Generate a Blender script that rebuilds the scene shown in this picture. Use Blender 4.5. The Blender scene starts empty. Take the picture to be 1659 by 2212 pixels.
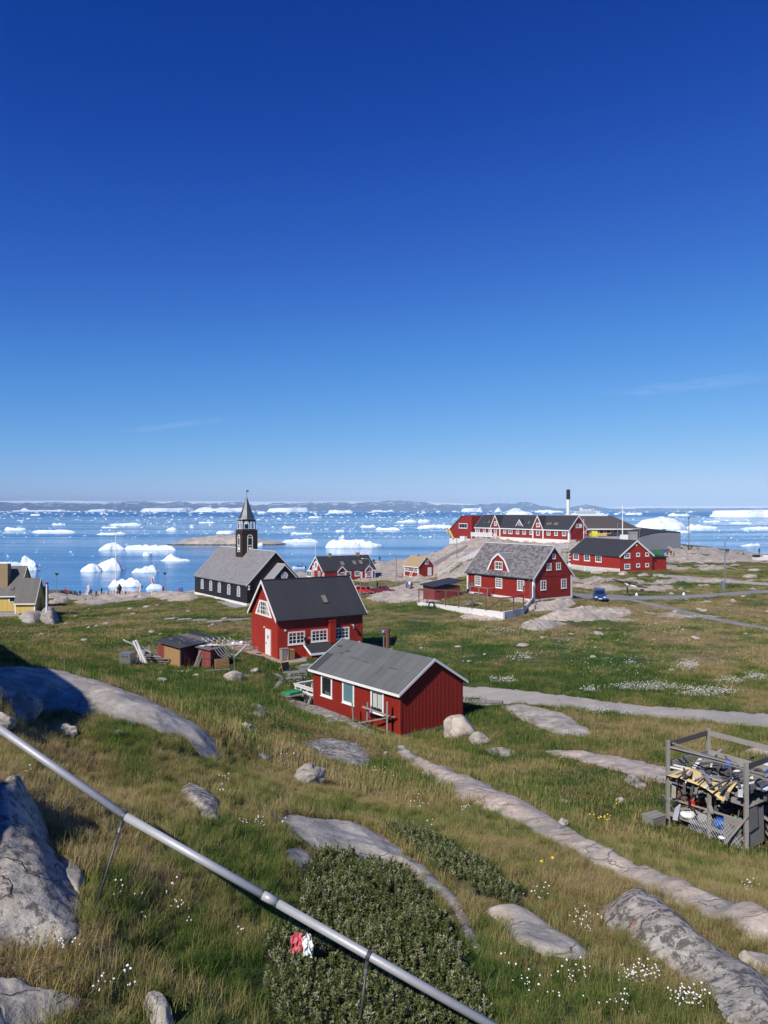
import bpy, bmesh, math, random
import numpy as np
from mathutils import Vector, Matrix
from mathutils.bvhtree import BVHTree
R = math.radians
random.seed(7)
SC = bpy.context.scene
COL = SC.collection

# ------------------------------------------------------------------ camera, sky, sun, exposure
CH = 26.0                                   # eye height above the sea
F = 1659.0; CU = 829.5; HV = 1101.5         # focal length, centre and horizon in units of 1/1659 of the picture width
cam_d = bpy.data.cameras.new('camera'); cam = bpy.data.objects.new('camera', cam_d); COL.objects.link(cam)
cam.location = (0, 0, CH); cam.rotation_euler = (R(90), 0, 0)
cam_d.sensor_fit = 'HORIZONTAL'; cam_d.sensor_width = 36; cam_d.lens = 36.0
cam_d.shift_y = (HV - 1106.0) / 1659.0
cam_d.clip_start = 0.1; cam_d.clip_end = 80000
SC.camera = cam
SUN_AZ, SUN_EL = 36.0, 41.0                 # degrees left of straight behind the camera, elevation
world = bpy.data.worlds.new('World'); SC.world = world; world.use_nodes = True
wn = world.node_tree.nodes; wl = world.node_tree.links
for n in list(wn): wn.remove(n)
sky = wn.new('ShaderNodeTexSky'); sky.sky_type = 'NISHITA'; sky.sun_disc = False
sky.sun_elevation = R(SUN_EL); sky.sun_rotation = R(180 + SUN_AZ)
sky.altitude = 0; sky.air_density = 0.7; sky.dust_density = 0.0; sky.ozone_density = 5.0
def vscale(k):
    n = wn.new('ShaderNodeVectorMath'); n.operation = 'SCALE'; n.inputs['Scale'].default_value = k; return n
s0 = vscale(0.075); s1 = vscale(10.0)
cur = wn.new('ShaderNodeRGBCurve')            # the deep polar blue of the clear sky, one response for the whole dome
for ch, pts in enumerate(([(.041,.0025),(.064,.017),(.132,.08),(.30,.27),(.494,.50)], [(.079,.042),(.124,.095),(.247,.285),(.45,.50),(.654,.66)], [(.177,.31),(.261,.48),(.458,.74),(.696,.88)])):
    c = cur.mapping.curves[ch]; c.points[0].location = (0, 0); c.points[-1].location = (1, .95)
    for p in pts: c.points.new(*p)
cur.mapping.update()
bg = wn.new('ShaderNodeBackground'); bg.inputs['Strength'].default_value = 0.1
wo = wn.new('ShaderNodeOutputWorld')
wl.new(sky.outputs[0], s0.inputs[0]); wl.new(s0.outputs[0], cur.inputs['Color']); wl.new(cur.outputs[0], s1.inputs[0]); wl.new(s1.outputs[0], bg.inputs[0]); wl.new(bg.outputs[0], wo.inputs[0])
sun_d = bpy.data.lights.new('sun', 'SUN'); sun_d.energy = 5.0; sun_d.angle = R(0.53); sun_d.color = (1.0, 0.95, 0.87)
sun = bpy.data.objects.new('sun', sun_d); COL.objects.link(sun)
sdir = Vector((-math.sin(R(SUN_AZ)) * math.cos(R(SUN_EL)), -math.cos(R(SUN_AZ)) * math.cos(R(SUN_EL)), math.sin(R(SUN_EL))))
sun.rotation_euler = sdir.to_track_quat('Z', 'Y').to_euler(); sun.location = (-20, -30, 60)
SC.view_settings.view_transform = 'Standard'; SC.view_settings.look = 'None'
SC.view_settings.exposure = 0.0; SC.view_settings.gamma = 1.0; SC.view_settings.use_curve_mapping = False
SC.render.engine = 'CYCLES'
cy = SC.cycles
cy.max_bounces = 6; cy.diffuse_bounces = 2; cy.glossy_bounces = 3; cy.transmission_bounces = 4; cy.transparent_max_bounces = 8; cy.volume_bounces = 0
cy.use_denoising = True; cy.use_adaptive_sampling = True; cy.adaptive_threshold = 0.015
cy.caustics_reflective = False; cy.caustics_refractive = False

# ------------------------------------------------------------------ helpers
def tag(o, label=None, cat=None, group=None, kind=None):
    if label: o['label'] = label
    if cat: o['category'] = cat
    if group: o['group'] = group
    if kind: o['kind'] = kind
    return o
def empty(name, loc, rz=0.0, label=None, cat=None, group=None):
    o = bpy.data.objects.new(name, None); COL.objects.link(o)
    o.location = loc; o.rotation_euler = (0, 0, rz); o.empty_display_size = .2
    return tag(o, label, cat, group)
class MB:
    """collects geometry for one mesh object"""
    def __init__(s): s.v = []; s.f = []; s.m = []
    def add(s, vs, fs, mi=0):
        b = len(s.v); s.v += [tuple(p) for p in vs]; s.f += [tuple(b + i for i in f) for f in fs]; s.m += [mi] * len(fs); return s
    def box(s, a, b, mi=0, rz=0, c=None):
        x0, y0, z0 = (min(a[i], b[i]) for i in range(3)); x1, y1, z1 = (max(a[i], b[i]) for i in range(3))
        vs = [(x0,y0,z0),(x1,y0,z0),(x1,y1,z0),(x0,y1,z0),(x0,y0,z1),(x1,y0,z1),(x1,y1,z1),(x0,y1,z1)]
        if rz:
            cx, cy_ = c if c else ((x0+x1)/2, (y0+y1)/2); k, q = math.cos(rz), math.sin(rz)
            vs = [(cx+(x-cx)*k-(y-cy_)*q, cy_+(x-cx)*q+(y-cy_)*k, z) for x, y, z in vs]
        return s.add(vs, [(0,3,2,1),(4,5,6,7),(0,1,5,4),(1,2,6,5),(2,3,7,6),(3,0,4,7)], mi)
    def beam(s, p, q, w, h, up=(0,0,1), mi=0):
        p = Vector(p); q = Vector(q); d = (q-p).normalized(); u = Vector(up)
        sd = d.cross(u)
        if sd.length < 1e-4: sd = d.cross(Vector((1,0,0)))
        sd.normalize(); u = sd.cross(d).normalized()
        vs = [e + sd*a*w/2 + u*b*h/2 for e in (p, q) for a, b in ((-1,-1),(1,-1),(1,1),(-1,1))]
        return s.add(vs, [(0,1,2,3),(7,6,5,4),(0,4,5,1),(1,5,6,2),(2,6,7,3),(3,7,4,0)], mi)
    def tube(s, pts, r, n=10, cap=True, mi=0):
        pts = [Vector(p) for p in pts]; rr = r if isinstance(r, (list, tuple)) else [r]*len(pts)
        vs = []; prev = None
        for i, p in enumerate(pts):
            d = (pts[min(i+1, len(pts)-1)] - pts[max(i-1, 0)]).normalized()
            if prev is None:
                a = d.cross(Vector((0,0,1)))
                if a.length < 1e-3: a = d.cross(Vector((1,0,0)))
            else: a = prev - d*prev.dot(d)
            a.normalize(); b = d.cross(a); prev = a
            vs += [p + (a*math.cos(2*math.pi*k/n) + b*math.sin(2*math.pi*k/n))*rr[i] for k in range(n)]
        fs = [(i*n+k, i*n+(k+1) % n, (i+1)*n+(k+1) % n, (i+1)*n+k) for i in range(len(pts)-1) for k in range(n)]
        if cap: fs += [tuple(range(n))[::-1], tuple((len(pts)-1)*n+k for k in range(n))]
        return s.add(vs, fs, mi)
    def lathe(s, prof, c=(0,0,0), n=14, mi=0):
        vs = [(c[0]+r*math.cos(2*math.pi*k/n), c[1]+r*math.sin(2*math.pi*k/n), c[2]+z) for r, z in prof for k in range(n)]
        fs = [(i*n+k, i*n+(k+1) % n, (i+1)*n+(k+1) % n, (i+1)*n+k) for i in range(len(prof)-1) for k in range(n)]
        fs += [tuple(range(n))[::-1], tuple((len(prof)-1)*n+k for k in range(n))]
        return s.add(vs, fs, mi)
    def prism(s, poly, d, mi=0):
        """closed polygon of 3-D points, extruded by vector d"""
        n = len(poly); a = [Vector(p) for p in poly]; b = [p + Vector(d) for p in a]
        return s.add(a + b, [tuple(range(n))[::-1], tuple(range(n, 2*n))] + [(i, (i+1) % n, n+(i+1) % n, n+i) for i in range(n)], mi)
    def quad(s, a, b, c, d, mi=0): return s.add([a,b,c,d], [(0,1,2,3)], mi)
    def mesh(s, name, mats, smooth=False, fix=True):
        me = bpy.data.meshes.new(name); me.from_pydata(s.v, [], s.f)
        for m in (mats if isinstance(mats, (list, tuple)) else [mats]): me.materials.append(m)
        if len(set(s.m)) > 1: me.polygons.foreach_set('material_index', s.m)
        if fix:
            bm = bmesh.new(); bm.from_mesh(me); bmesh.ops.recalc_face_normals(bm, faces=bm.faces); bm.to_mesh(me); bm.free()
        if smooth: me.polygons.foreach_set('use_smooth', [True]*len(me.polygons))
        return me
    def build(s, name, mats, parent=None, smooth=False, fix=True):
        return link(name, s.mesh(name, mats, smooth, fix), parent)
def link(name, me, parent=None, loc=(0,0,0), rz=0):
    o = bpy.data.objects.new(name, me); COL.objects.link(o); o.parent = parent
    o.location = loc
    if rz: o.rotation_euler = (0, 0, rz)
    return o
def copy_tree(o, parent=None):
    c = o.copy(); COL.objects.link(c); c.parent = parent
    for ch in list(o.children): copy_tree(ch, c)
    return c

# value noise on numpy arrays
def _h(ix, iy, seed):
    n = (ix.astype(np.int64)*374761393 + iy.astype(np.int64)*668265263 + seed*144665) & 0xffffffff
    n = ((n ^ (n >> 13))*1274126177) & 0xffffffff
    return ((n ^ (n >> 16)) & 0xffff)/65535.0
def vnoise(x, y, seed=0):
    x = np.asarray(x, float); y = np.asarray(y, float)
    ix = np.floor(x); iy = np.floor(y); fx = x-ix; fy = y-iy
    fx = fx*fx*(3-2*fx); fy = fy*fy*(3-2*fy)
    a = _h(ix,iy,seed); b = _h(ix+1,iy,seed); c = _h(ix,iy+1,seed); d = _h(ix+1,iy+1,seed)
    return (a*(1-fx)+b*fx)*(1-fy) + (c*(1-fx)+d*fx)*fy
def fbm(x, y, oct=4, seed=0, gain=.5):
    t = 0; a = 1; s = 0
    for i in range(oct):
        t = t + a*(vnoise(np.asarray(x)*2**i, np.asarray(y)*2**i, seed+i*17)-.5); s += a; a *= gain
    return t/s*2
def sstep(a, b, x):
    t = np.clip((np.asarray(x, float)-a)/(b-a), 0, 1); return t*t*(3-2*t)

# ------------------------------------------------------------------ materials
MATS = {}
def nd(t, kind, **kw):
    n = t.nodes.new(kind)
    for k, v in kw.items():
        if k in n.inputs: n.inputs[k].default_value = v
        else: setattr(n, k, v)
    return n
def ramp(t, fac, stops, interp='LINEAR'):
    r = t.nodes.new('ShaderNodeValToRGB'); r.color_ramp.interpolation = interp
    while len(r.color_ramp.elements) < len(stops): r.color_ramp.elements.new(.5)
    for e, (p, c) in zip(r.color_ramp.elements, stops):
        e.position = p; e.color = (*c, 1) if len(c) == 3 else c
    t.links.new(fac, r.inputs[0]); return r.outputs[0]
def mixc(t, fac, a, b, blend='MIX'):
    m = t.nodes.new('ShaderNodeMix'); m.data_type = 'RGBA'; m.blend_type = blend
    for sock, v in ((m.inputs[0], fac), (m.inputs[6], a), (m.inputs[7], b)):
        if hasattr(v, 'is_linked'): t.links.new(v, sock)
        else: sock.default_value = v if isinstance(v, (int, float)) else (*v, 1)
    return m.outputs[2]
def mth(t, op, a, b=None, clamp=False):
    m = t.nodes.new('ShaderNodeMath'); m.operation = op; m.use_clamp = clamp
    for i, v in enumerate((a, b)):
        if v is None: continue
        if hasattr(v, 'is_linked'): t.links.new(v, m.inputs[i])
        else: m.inputs[i].default_value = v
    return m.outputs[0]
def noise(t, vec, scale, detail=3, rough=.55, dist=0):
    n = nd(t, 'ShaderNodeTexNoise', Scale=scale, Detail=detail, Roughness=rough, Distortion=dist)
    t.links.new(vec, n.inputs['Vector']); return n.outputs[0]
def newmat(name):
    m = bpy.data.materials.new(name); m.use_nodes = True; t = m.node_tree
    for n in list(t.nodes): t.nodes.remove(n)
    o = t.nodes.new('ShaderNodeOutputMaterial'); b = t.nodes.new('ShaderNodeBsdfPrincipled'); t.links.new(b.outputs[0], o.inputs[0])
    MATS[name] = m; return m, t, b
def wpos(t): return t.nodes.new('ShaderNodeNewGeometry').outputs['Position']
def bump(t, b, h, strength, dist=.02):
    n = nd(t, 'ShaderNodeBump', Strength=strength, Distance=dist); t.links.new(h, n.inputs['Height']); t.links.new(n.outputs[0], b.inputs['Normal'])
def stretch(t, vec, s):
    m = t.nodes.new('ShaderNodeVectorMath'); m.operation = 'MULTIPLY'; m.inputs[1].default_value = s; t.links.new(vec, m.inputs[0]); return m.outputs[0]
def simple(name, col, rough=.7, var=.12, scale=2.5, bstr=0.0, bscale=30, metal=0.0, spec=.4, rnd=.08, worn=None, grain=None):
    """plain coloured surface with soft blotches, fine grain and a little change from piece to piece"""
    m, t, b = newmat(name)
    p = wpos(t); 
    if grain: p = stretch(t, p, grain)
    n1 = noise(t, p, scale, 5, .6); n2 = noise(t, p, scale*9, 3)
    oi = t.nodes.new('ShaderNodeObjectInfo')
    f = mth(t, 'ADD', mth(t, 'MULTIPLY', mth(t, 'SUBTRACT', n1, .5), var*2.2), mth(t, 'MULTIPLY', mth(t, 'SUBTRACT', n2, .5), var))
    f = mth(t, 'ADD', f, mth(t, 'MULTIPLY', mth(t, 'SUBTRACT', oi.outputs['Random'], .5), rnd*2))
    f = mth(t, 'ADD', f, 1.0)
    v = t.nodes.new('ShaderNodeVectorMath'); v.operation = 'SCALE'; v.inputs[0].default_value = col; t.links.new(f, v.inputs['Scale'])
    c = v.outputs[0]
    if worn:
        wc, amt, ws = worn
        w = ramp(t, noise(t, p, ws, 6, .7), [(1-amt-.06, (0,0,0)), (1-amt+.06, (1,1,1))])
        c = mixc(t, w, c, wc)
    t.links.new(c, b.inputs['Base Color'])
    b.inputs['Roughness'].default_value = rough; b.inputs['Metallic'].default_value = metal; b.inputs['Specular IOR Level'].default_value = spec
    if bstr: bump(t, b, noise(t, p, bscale, 4), bstr)
    return m
# ------------------------------------------------------------------ ground
def G(u, v, d): return ((u-CU)/F*d, d, CH-(v-HV)/F*d)
CP = [G(*p) for p in [
 # near slope
 (0,2212,6.4),(300,2150,7.3),(830,2212,7.8),(1250,2212,8.4),(1659,2212,9.0),(0,2000,7.5),(200,1970,8.0),(0,1700,10.2),(300,1850,10.5),
 (600,1850,12.5),(830,2000,10.5),(1100,2100,9.5),(1400,2000,12),(1659,2100,10.5),(1100,1900,13.5),(700,1800,15),(950,1780,18.5),
 (0,1600,14),(100,1640,14),(200,1700,14),(400,1750,13.2),(600,1730,17.5),(550,1700,18),(-300,1700,9.5),(-300,1560,14),(1950,2150,10.5),(1950,2000,13),
 # left whaleback ridge and the hollow behind it
 (0,1445,24),(120,1452,23.8),(250,1487,23),(380,1545,21.8),(450,1592,20.8),(482,1665,19.3),(100,1545,19.5),(340,1600,18),(200,1560,18.8),
 (-200,1420,23),(100,1525,33),(300,1545,32),(0,1500,34),(-250,1470,36),
 (0,1402,58),(200,1440,52),(480,1520,38),(560,1560,33),(620,1620,27),(530,1590,29),(400,1460,56),
 # centre down to the cabin and the field
 (700,1640,30),(800,1600,36),(840,1612,40),(960,1672,29.5),(1150,1758,21.8),(1330,1858,17.3),(1530,1940,14.4),(1659,1988,12.9),(1850,2060,11.8),
 (1050,1662,36),(1200,1640,38),(1400,1640,37),(1300,1750,27),(1550,1850,22),(1659,1900,19),(1659,1830,23),(1445,1765,26.1),(1900,1900,18),(1850,1700,28),
 (1300,1560,46),(1100,1500,54),(1659,1560,46),(1900,1560,44),(1659,1450,62),(1300,1420,68),(1000,1380,78),(1659,1330,95),(1300,1345,92),(1000,1325,100),
 (850,1312,112),(850,1350,92),(900,1400,72),(1900,1420,66),(1900,1320,92),(1500,1380,78),(700,1400,70),(560,1420,64),(450,1380,76),(250,1390,75),(0,1345,108),
 (300,1340,108),(500,1325,118),(-300,1400,60),(-300,1340,105),(120,1345,112),(650,1330,112),
 # far flats, church plateau, shore
 (390,1300,152),(550,1298,148),(300,1296,170),(110,1297,172),(0,1306,160),(-300,1300,160),(200,1293,188),(420,1283,190),(650,1292,150),(700,1280,165),
 (650,1240,202),(810,1222,212),(870,1207,228),(950,1194,236),(800,1286,152),(930,1272,158),(1000,1215,182),(960,1250,175),(1000,1190,240),
 (1290,1300,112),(1400,1289,118),(1659,1272,128),(1900,1262,135),(1250,1275,128),(1290,1252,150),(1400,1252,150),(1520,1235,168),(1659,1222,190),
 (1450,1215,205),(1659,1208,242),(1400,1200,225),(1250,1190,195),(1150,1200,190),(1330,1182,225),(1450,1188,235),(1900,1215,230),(1900,1235,180),(985,1176,236),(1012,1173,242),(150,1287,196),(215,1286,196),(330,1285,196),(100,1288,196)]]
CP += [(-3,2,23.4),(3,2,23.0),(0,-2,24.4),(-8,1,24.0),(8,1,22.4),(0,-12,25.5),(-14,-10,27),(14,-10,24),(-7,6,24.2),(-10,11,25.4),(10,6,20.6),
       (-15.5,15.5,28.2),(-19,18,29.0),(-22,14,28.0),(-17,22,25.0),(-13.5,19.5,24.5)]  # unseen knoll on the left, added to cast shade over the slope
BLD = {  # name: corner x, y, z, yaw, length, width (fitted to the photograph)
 'church':(-25.84,145,8.32,54.44,25.8,11.8,1),'A':(-9.12,66,13.17,31,8.35,6.12,-1),'B':(.98,46,12.5,50.69,9.3,5.29,1),'C':(20.46,105,13.75,54.15,13.52,7.84,1),
 'E':(49.41,205,17.17,58.02,39.64,6.71,1),'F':(49.17,160,13.41,68.65,17.46,8.4,1),'D':(-14.65,185,9.17,29.62,14.3,7.92,-1),'G':(8.47,190,9.4,56.06,6,4.98,1)}
def bcorner(k, s, t):
    x, y, z, a, L, W, m = BLD[k]; a = R(a)
    return (x - m*s*math.cos(a) + m*t*math.sin(a), y + s*math.sin(a) + t*math.cos(a), z)
for k in BLD:
    x, y, z, a, L, W, m = BLD[k]
    for s in ((0, L) if k != 'E' else (0, L/2, L)):
        for t in (0, W):
            p = bcorner(k, s, t); CP.append((p[0], p[1], p[2] - {'church':.5,'A':.25,'B':.05,'C':.35,'E':.3,'F':.3,'D':.3,'G':.4}[k]))
CP = np.array(CP)
def warp(x, y): return 2.2*x/(y+16.), np.log(y+16.)
def _k(r2): return np.where(r2 > 1e-12, .5*r2*np.log(np.maximum(r2, 1e-12)), 0)
_a, _b = warp(CP[:,0], CP[:,1]); _n = len(CP)
_K = _k((_a[:,None]-_a)**2 + (_b[:,None]-_b)**2) + np.eye(_n)*2e-4
_P = np.stack([np.ones(_n), _a, _b], 1)
_W = np.linalg.solve(np.block([[_K, _P], [_P.T, np.zeros((3,3))]]), np.concatenate([CP[:,2], np.zeros(3)]))
def coast(q):    # distance at which the land ends, by bearing x/y
    return np.interp(q, [-1,-.5,-.36,-.24,-.16,-.10,-.04,.02,.06,.10,.16,.3,.5,1], [205,205,207,203,200,207,214,230,238,262,285,300,275,260])
def base_z(x, y):
    x = np.asarray(x, float); y = np.asarray(y, float); a, b = warp(x, y); z = _W[_n] + _W[_n+1]*a + _W[_n+2]*b
    for i in range(_n): z = z + _W[i]*_k((a-_a[i])**2 + (b-_b[i])**2)
    return z
def px_of(x, y, z): return CU + F*x/y, HV - F*(z-CH)/y
ys = [-14.0]
while ys[-1] < 318: ys.append(ys[-1] + (.085 + .0105*max(ys[-1], 0)))
ys = np.array(ys); ss = np.linspace(-1, 1, 281)
YY, SS = np.meshgrid(ys, ss, indexing='ij'); XX = SS*(14 + .74*np.maximum(YY, 0))
ZZ = base_z(XX, YY)
far = sstep(60, 150, YY)
ZZ += fbm(XX*1.5, YY*1.5, 3, 3)*.10*(1-far*.3) + fbm(XX*.35, YY*.35, 3, 5)*(.12 + .15*far)
def inpoly(px, py, poly):
    ins = np.zeros(np.shape(px), bool); n = len(poly)
    for i in range(n):
        x0, y0 = poly[i][:2]; x1, y1 = poly[(i+1) % n][:2]
        if y0 == y1: continue
        c = ((y0 > py) != (y1 > py)) & (px < (x1-x0)*(py-y0)/(y1-y0)+x0); ins ^= c
    return ins
# bare-rock country: shore, the hill under the long house, the knolls by the cars (given as bearings and distances)
def zone(x, y, pts, soft):   # soft ellipses (x, y, rx, ry, strength)
    m = np.zeros(np.shape(x))
    for cx, cy_, rx, ry, s in pts:
        m = np.maximum(m, s*(1-sstep(1-soft, 1+soft, np.hypot((x-cx)/rx, (y-cy_)/ry))))
    return m
ROCKZ = [(20,228,42,30,1),(45,200,28,22,.95),(2,205,30,20,.95),(5,168,24,9,.9),(75,225,40,28,.9),(110,240,50,26,.85),(62,182,24,12,.75),(30,180,16,14,.8),
         (-72,190,42,13,.95),(-40,182,14,9,.9),(-12,204,18,10,.9),(20,172,12,10,.75),(38,134,16,10,.55),(58,140,14,9,.5),(48,148,24,7,.6),(26,101,9,5,.5),(34,96,10,5,.5),(-110,195,40,16,.9)]
def rockmask(x, y):
    m = zone(x, y, ROCKZ, .35); n = fbm(np.asarray(x)*.11, np.asarray(y)*.16, 4, 21)
    return sstep(.42, .62, m*.80 + n*.58 + .02*(m > .3))
RM = rockmask(XX, YY)
# blocky relief on the bare rock
blk = np.abs(fbm(XX*.22+YY*.10, YY*.30-XX*.06, 4, 33))
ZZ += RM*(1.6*blk + 1.0*np.abs(fbm(XX*.45, YY*.6, 3, 41)) + .25*np.round(3*fbm(XX*.3, YY*.5, 2, 47)) - .3)*sstep(60, 130, YY)
# unseen ground added on the left for its shade: a knoll by the viewer and a long shoulder that shades the hollow
_u = XX + .90*YY + .8; _hc = 30.6 + .11*(YY-18); _sh = _hc - 1.15*np.sqrt(_u*_u + 3.0) - 2.2*np.maximum(0, 15-YY)**1.2*.5 - 1.2*np.maximum(0, YY-46)
ZZ = np.where(_u < 0, np.maximum(ZZ, np.maximum(_sh, _hc-6-.1*np.abs(_u))*(YY > 8) + ZZ*(YY <= 8)), np.maximum(ZZ, _sh))
ZZ += 1.7*np.exp(-((XX+6.5)**2 + (YY-5.9)**2)/(2*.95**2)) + 1.0*np.exp(-((XX+7.0)**2 + (YY-7.4)**2)/(2*.9**2))
cd = coast(XX/np.maximum(YY, 1)); sh = sstep(-6, 14, YY-cd)
ZZ = ZZ*(1-sh) + (-4)*sh
nr, nc = XX.shape
gv = np.stack([XX.ravel(), YY.ravel(), ZZ.ravel()], 1)
idx = np.arange(nr*nc).reshape(nr, nc)
gf = np.stack([idx[:-1,:-1].ravel(), idx[:-1,1:].ravel(), idx[1:,1:].ravel(), idx[1:,:-1].ravel()], 1)
gme = bpy.data.meshes.new('ground'); gme.from_pydata(gv.tolist(), [], gf.tolist())
gme.polygons.foreach_set('use_smooth', [True]*len(gme.polygons))
at_ = gme.attributes.new('rock', 'FLOAT', 'POINT'); at_.data.foreach_set('value', RM.ravel().astype(np.float32))
ground = link('ground', gme); tag(ground, kind='structure')
BVH = BVHTree.FromPolygons(gv.tolist(), gf.tolist())
def gz(x, y):
    h = BVH.ray_cast(Vector((x, y, 200)), Vector((0,0,-1))); return h[0].z if h[0] else 0.0
EYE = Vector((0, 0, CH))
def hit(u, v):
    h = BVH.ray_cast(EYE, Vector(((u-CU)/F, 1, (HV-v)/F)).normalized())
    return h[0] if h[0] else None
def at(u, v, d):                      # a point by direction and distance
    return Vector(G(u, v, d))
def onground(u, d, dz=0.0):           # a point on the ground by bearing and distance
    x = (u-CU)/F*d; return Vector((x, d, gz(x, d)+dz))

# ground colours: shared by the soil sheet and the grass
def lush_ground(t, p):
    """damp ground round the houses and in the dip: greener"""
    out = None
    for x, y, r, k in ((-6,57,26,.10),(17,60,24,.07),(7,30,13,.07),(-9,34,14,.10),(34,58,20,-.05),(40,85,26,-.07),(-2,9,11,-.06),(30,115,30,-.05)):
        d = t.nodes.new('ShaderNodeVectorMath'); d.operation = 'DISTANCE'; d.inputs[1].default_value = (x, y, 13); t.links.new(stretch(t, p, (1,1,1)), d.inputs[0])
        m_ = nd(t, 'ShaderNodeMapRange'); m_.inputs[1].default_value = r; m_.inputs[2].default_value = r*.3; m_.inputs[4].default_value = k; t.links.new(d.outputs['Value'], m_.inputs[0])
        out = m_.outputs[0] if out is None else mth(t, 'ADD', out, m_.outputs[0])
    return out
def grass_patches(t, p):
    """0 lush green .. 1 dry straw"""
    a = noise(t, p, .09, 4, .6, .4); b = noise(t, p, .45, 4, .6); c = noise(t, p, 2.2, 3, .6)
    s = mth(t, 'ADD', mth(t, 'ADD', mth(t, 'MULTIPLY', a, .75), mth(t, 'MULTIPLY', b, .5)), mth(t, 'MULTIPLY', c, .3))
    return mth(t, 'MULTIPLY', mth(t, 'SUBTRACT', s, mth(t, 'ADD', .625, lush_ground(t, p))), 3.6, True)
def rock_color(t, p, pink=.5, dark=.5, orange=.3, s=1.0):
    big = noise(t, p, .35*s, 4, .6, .6); mid = noise(t, p, 1.6*s, 6, .68, .3); fine = noise(t, p, 14*s, 5, .7)
    grey = ramp(t, mid, [(.25, (.15,.137,.118)), (.5, (.345,.315,.27)), (.75, (.57,.53,.46))])
    pk = ramp(t, mid, [(.25, (.26,.195,.15)), (.5, (.50,.40,.32)), (.77, (.69,.59,.50))])
    c = mixc(t, ramp(t, big, [(.62-.4*pink, (0,0,0)), (.82-.4*pink, (1,1,1))]), grey, pk)
    c = mixc(t, ramp(t, fine, [(.3, (.0,.0,.0)), (.75, (.55,.55,.55))]), c, mixc(t, .5, c, (.55,.51,.46)))
    band = noise(t, stretch(t, p, (1.3*s,3.0*s,2.0*s)), 1, 6, .7, .8)
    c = mixc(t, ramp(t, band, [(.36, (.6,.6,.6)), (.46, (0,0,0))]), c, mixc(t, .4, c, (.09,.08,.068)))
    pep = noise(t, p, 45*s, 3, .8)
    c = mixc(t, ramp(t, pep, [(.36, (.7,.7,.7)), (.46, (0,0,0))]), c, mixc(t, .6, c, (.07,.064,.055)))
    dk = noise(t, p, 5.5*s, 7, .78, .2)
    c = mixc(t, ramp(t, dk, [(.66-.2*dark, (0,0,0)), (.72-.2*dark, (.85,.85,.85))]), c, (.065,.062,.06))
    st_ = noise(t, stretch(t, p, (.8*s,1.6*s,.8*s)), 1, 6, .72, .5)
    c = mixc(t, ramp(t, st_, [(.52, (0,0,0)), (.68, (.55,.55,.55))]), c, mixc(t, .6, c, (.13,.095,.06)))
    wl_ = noise(t, p, 2.6*s, 7, .75, .3)
    c = mixc(t, ramp(t, wl_, [(.60, (0,0,0)), (.68, (.6,.6,.6))]), c, (.62,.60,.55))
    og = mth(t, 'MULTIPLY', ramp(t, noise(t, p, 3.2*s, 6, .75), [(.62, (0,0,0)), (.68, (1,1,1))]), ramp(t, big, [(.6-.25*orange, (0,0,0)), (.68-.25*orange, (1,1,1))]))
    if orange > 0: c = mixc(t, mth(t, 'MULTIPLY', og, .85), c, (.50,.17,.05))
    vk = nd(t, 'ShaderNodeTexVoronoi', Scale=.5*s, feature='DISTANCE_TO_EDGE'); wv = t.nodes.new('ShaderNodeVectorMath'); wv.operation = 'ADD'
    nn = nd(t, 'ShaderNodeTexNoise', Scale=1.1*s, Detail=4); t.links.new(p, nn.inputs[0])
    t.links.new(stretch(t, p, (.7,1.2,1)), wv.inputs[0]); t.links.new(nn.outputs[1], wv.inputs[1]); t.links.new(wv.outputs[0], vk.inputs['Vector'])
    crack = ramp(t, vk.outputs['Distance'], [(.0, (.25,.25,.25)), (.007, (1,1,1))])
    crack = mth(t, 'MAXIMUM', crack, ramp(t, big, [(.40, (1,1,1)), (.48, (0,0,0))]))
    c = mixc(t, crack, mixc(t, .7, c, (.04,.036,.03)), c)
    h = mth(t, 'ADD', mth(t, 'ADD', mth(t, 'ADD', mth(t, 'MULTIPLY', mid, .8), mth(t, 'MULTIPLY', band, .22)), mth(t, 'MULTIPLY', fine, .22)), mth(t, 'MULTIPLY', crack, .45))
    return c, h
def rock_mat(name, **kw):
    m, t, b = newmat(name); p = wpos(t); c, h = rock_color(t, p, **kw)
    t.links.new(c, b.inputs['Base Color']); b.inputs['Roughness'].default_value = .78; b.inputs['Specular IOR Level'].default_value = .3
    bump(t, b, h, .8, .09); return m
rock_mat('rock_grey', pink=.15, dark=.28, orange=.12); rock_mat('rock_dark', pink=-.4, dark=.75, orange=.1, s=1.2); rock_mat('rock_pink', pink=.62, dark=.30, orange=.15)  # middle one darkened: shade on the near left rock put into its colour
rock_mat('rock_lichen', pink=.25, dark=.85, orange=.6); rock_mat('rock_smooth', pink=.3, dark=-.05, orange=-.2, s=.8)
rock_mat('rock_orange', pink=.6, dark=.2, orange=1.1, s=.6); rock_mat('rock_far', pink=.55, dark=.3, orange=.45, s=.45)

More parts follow.
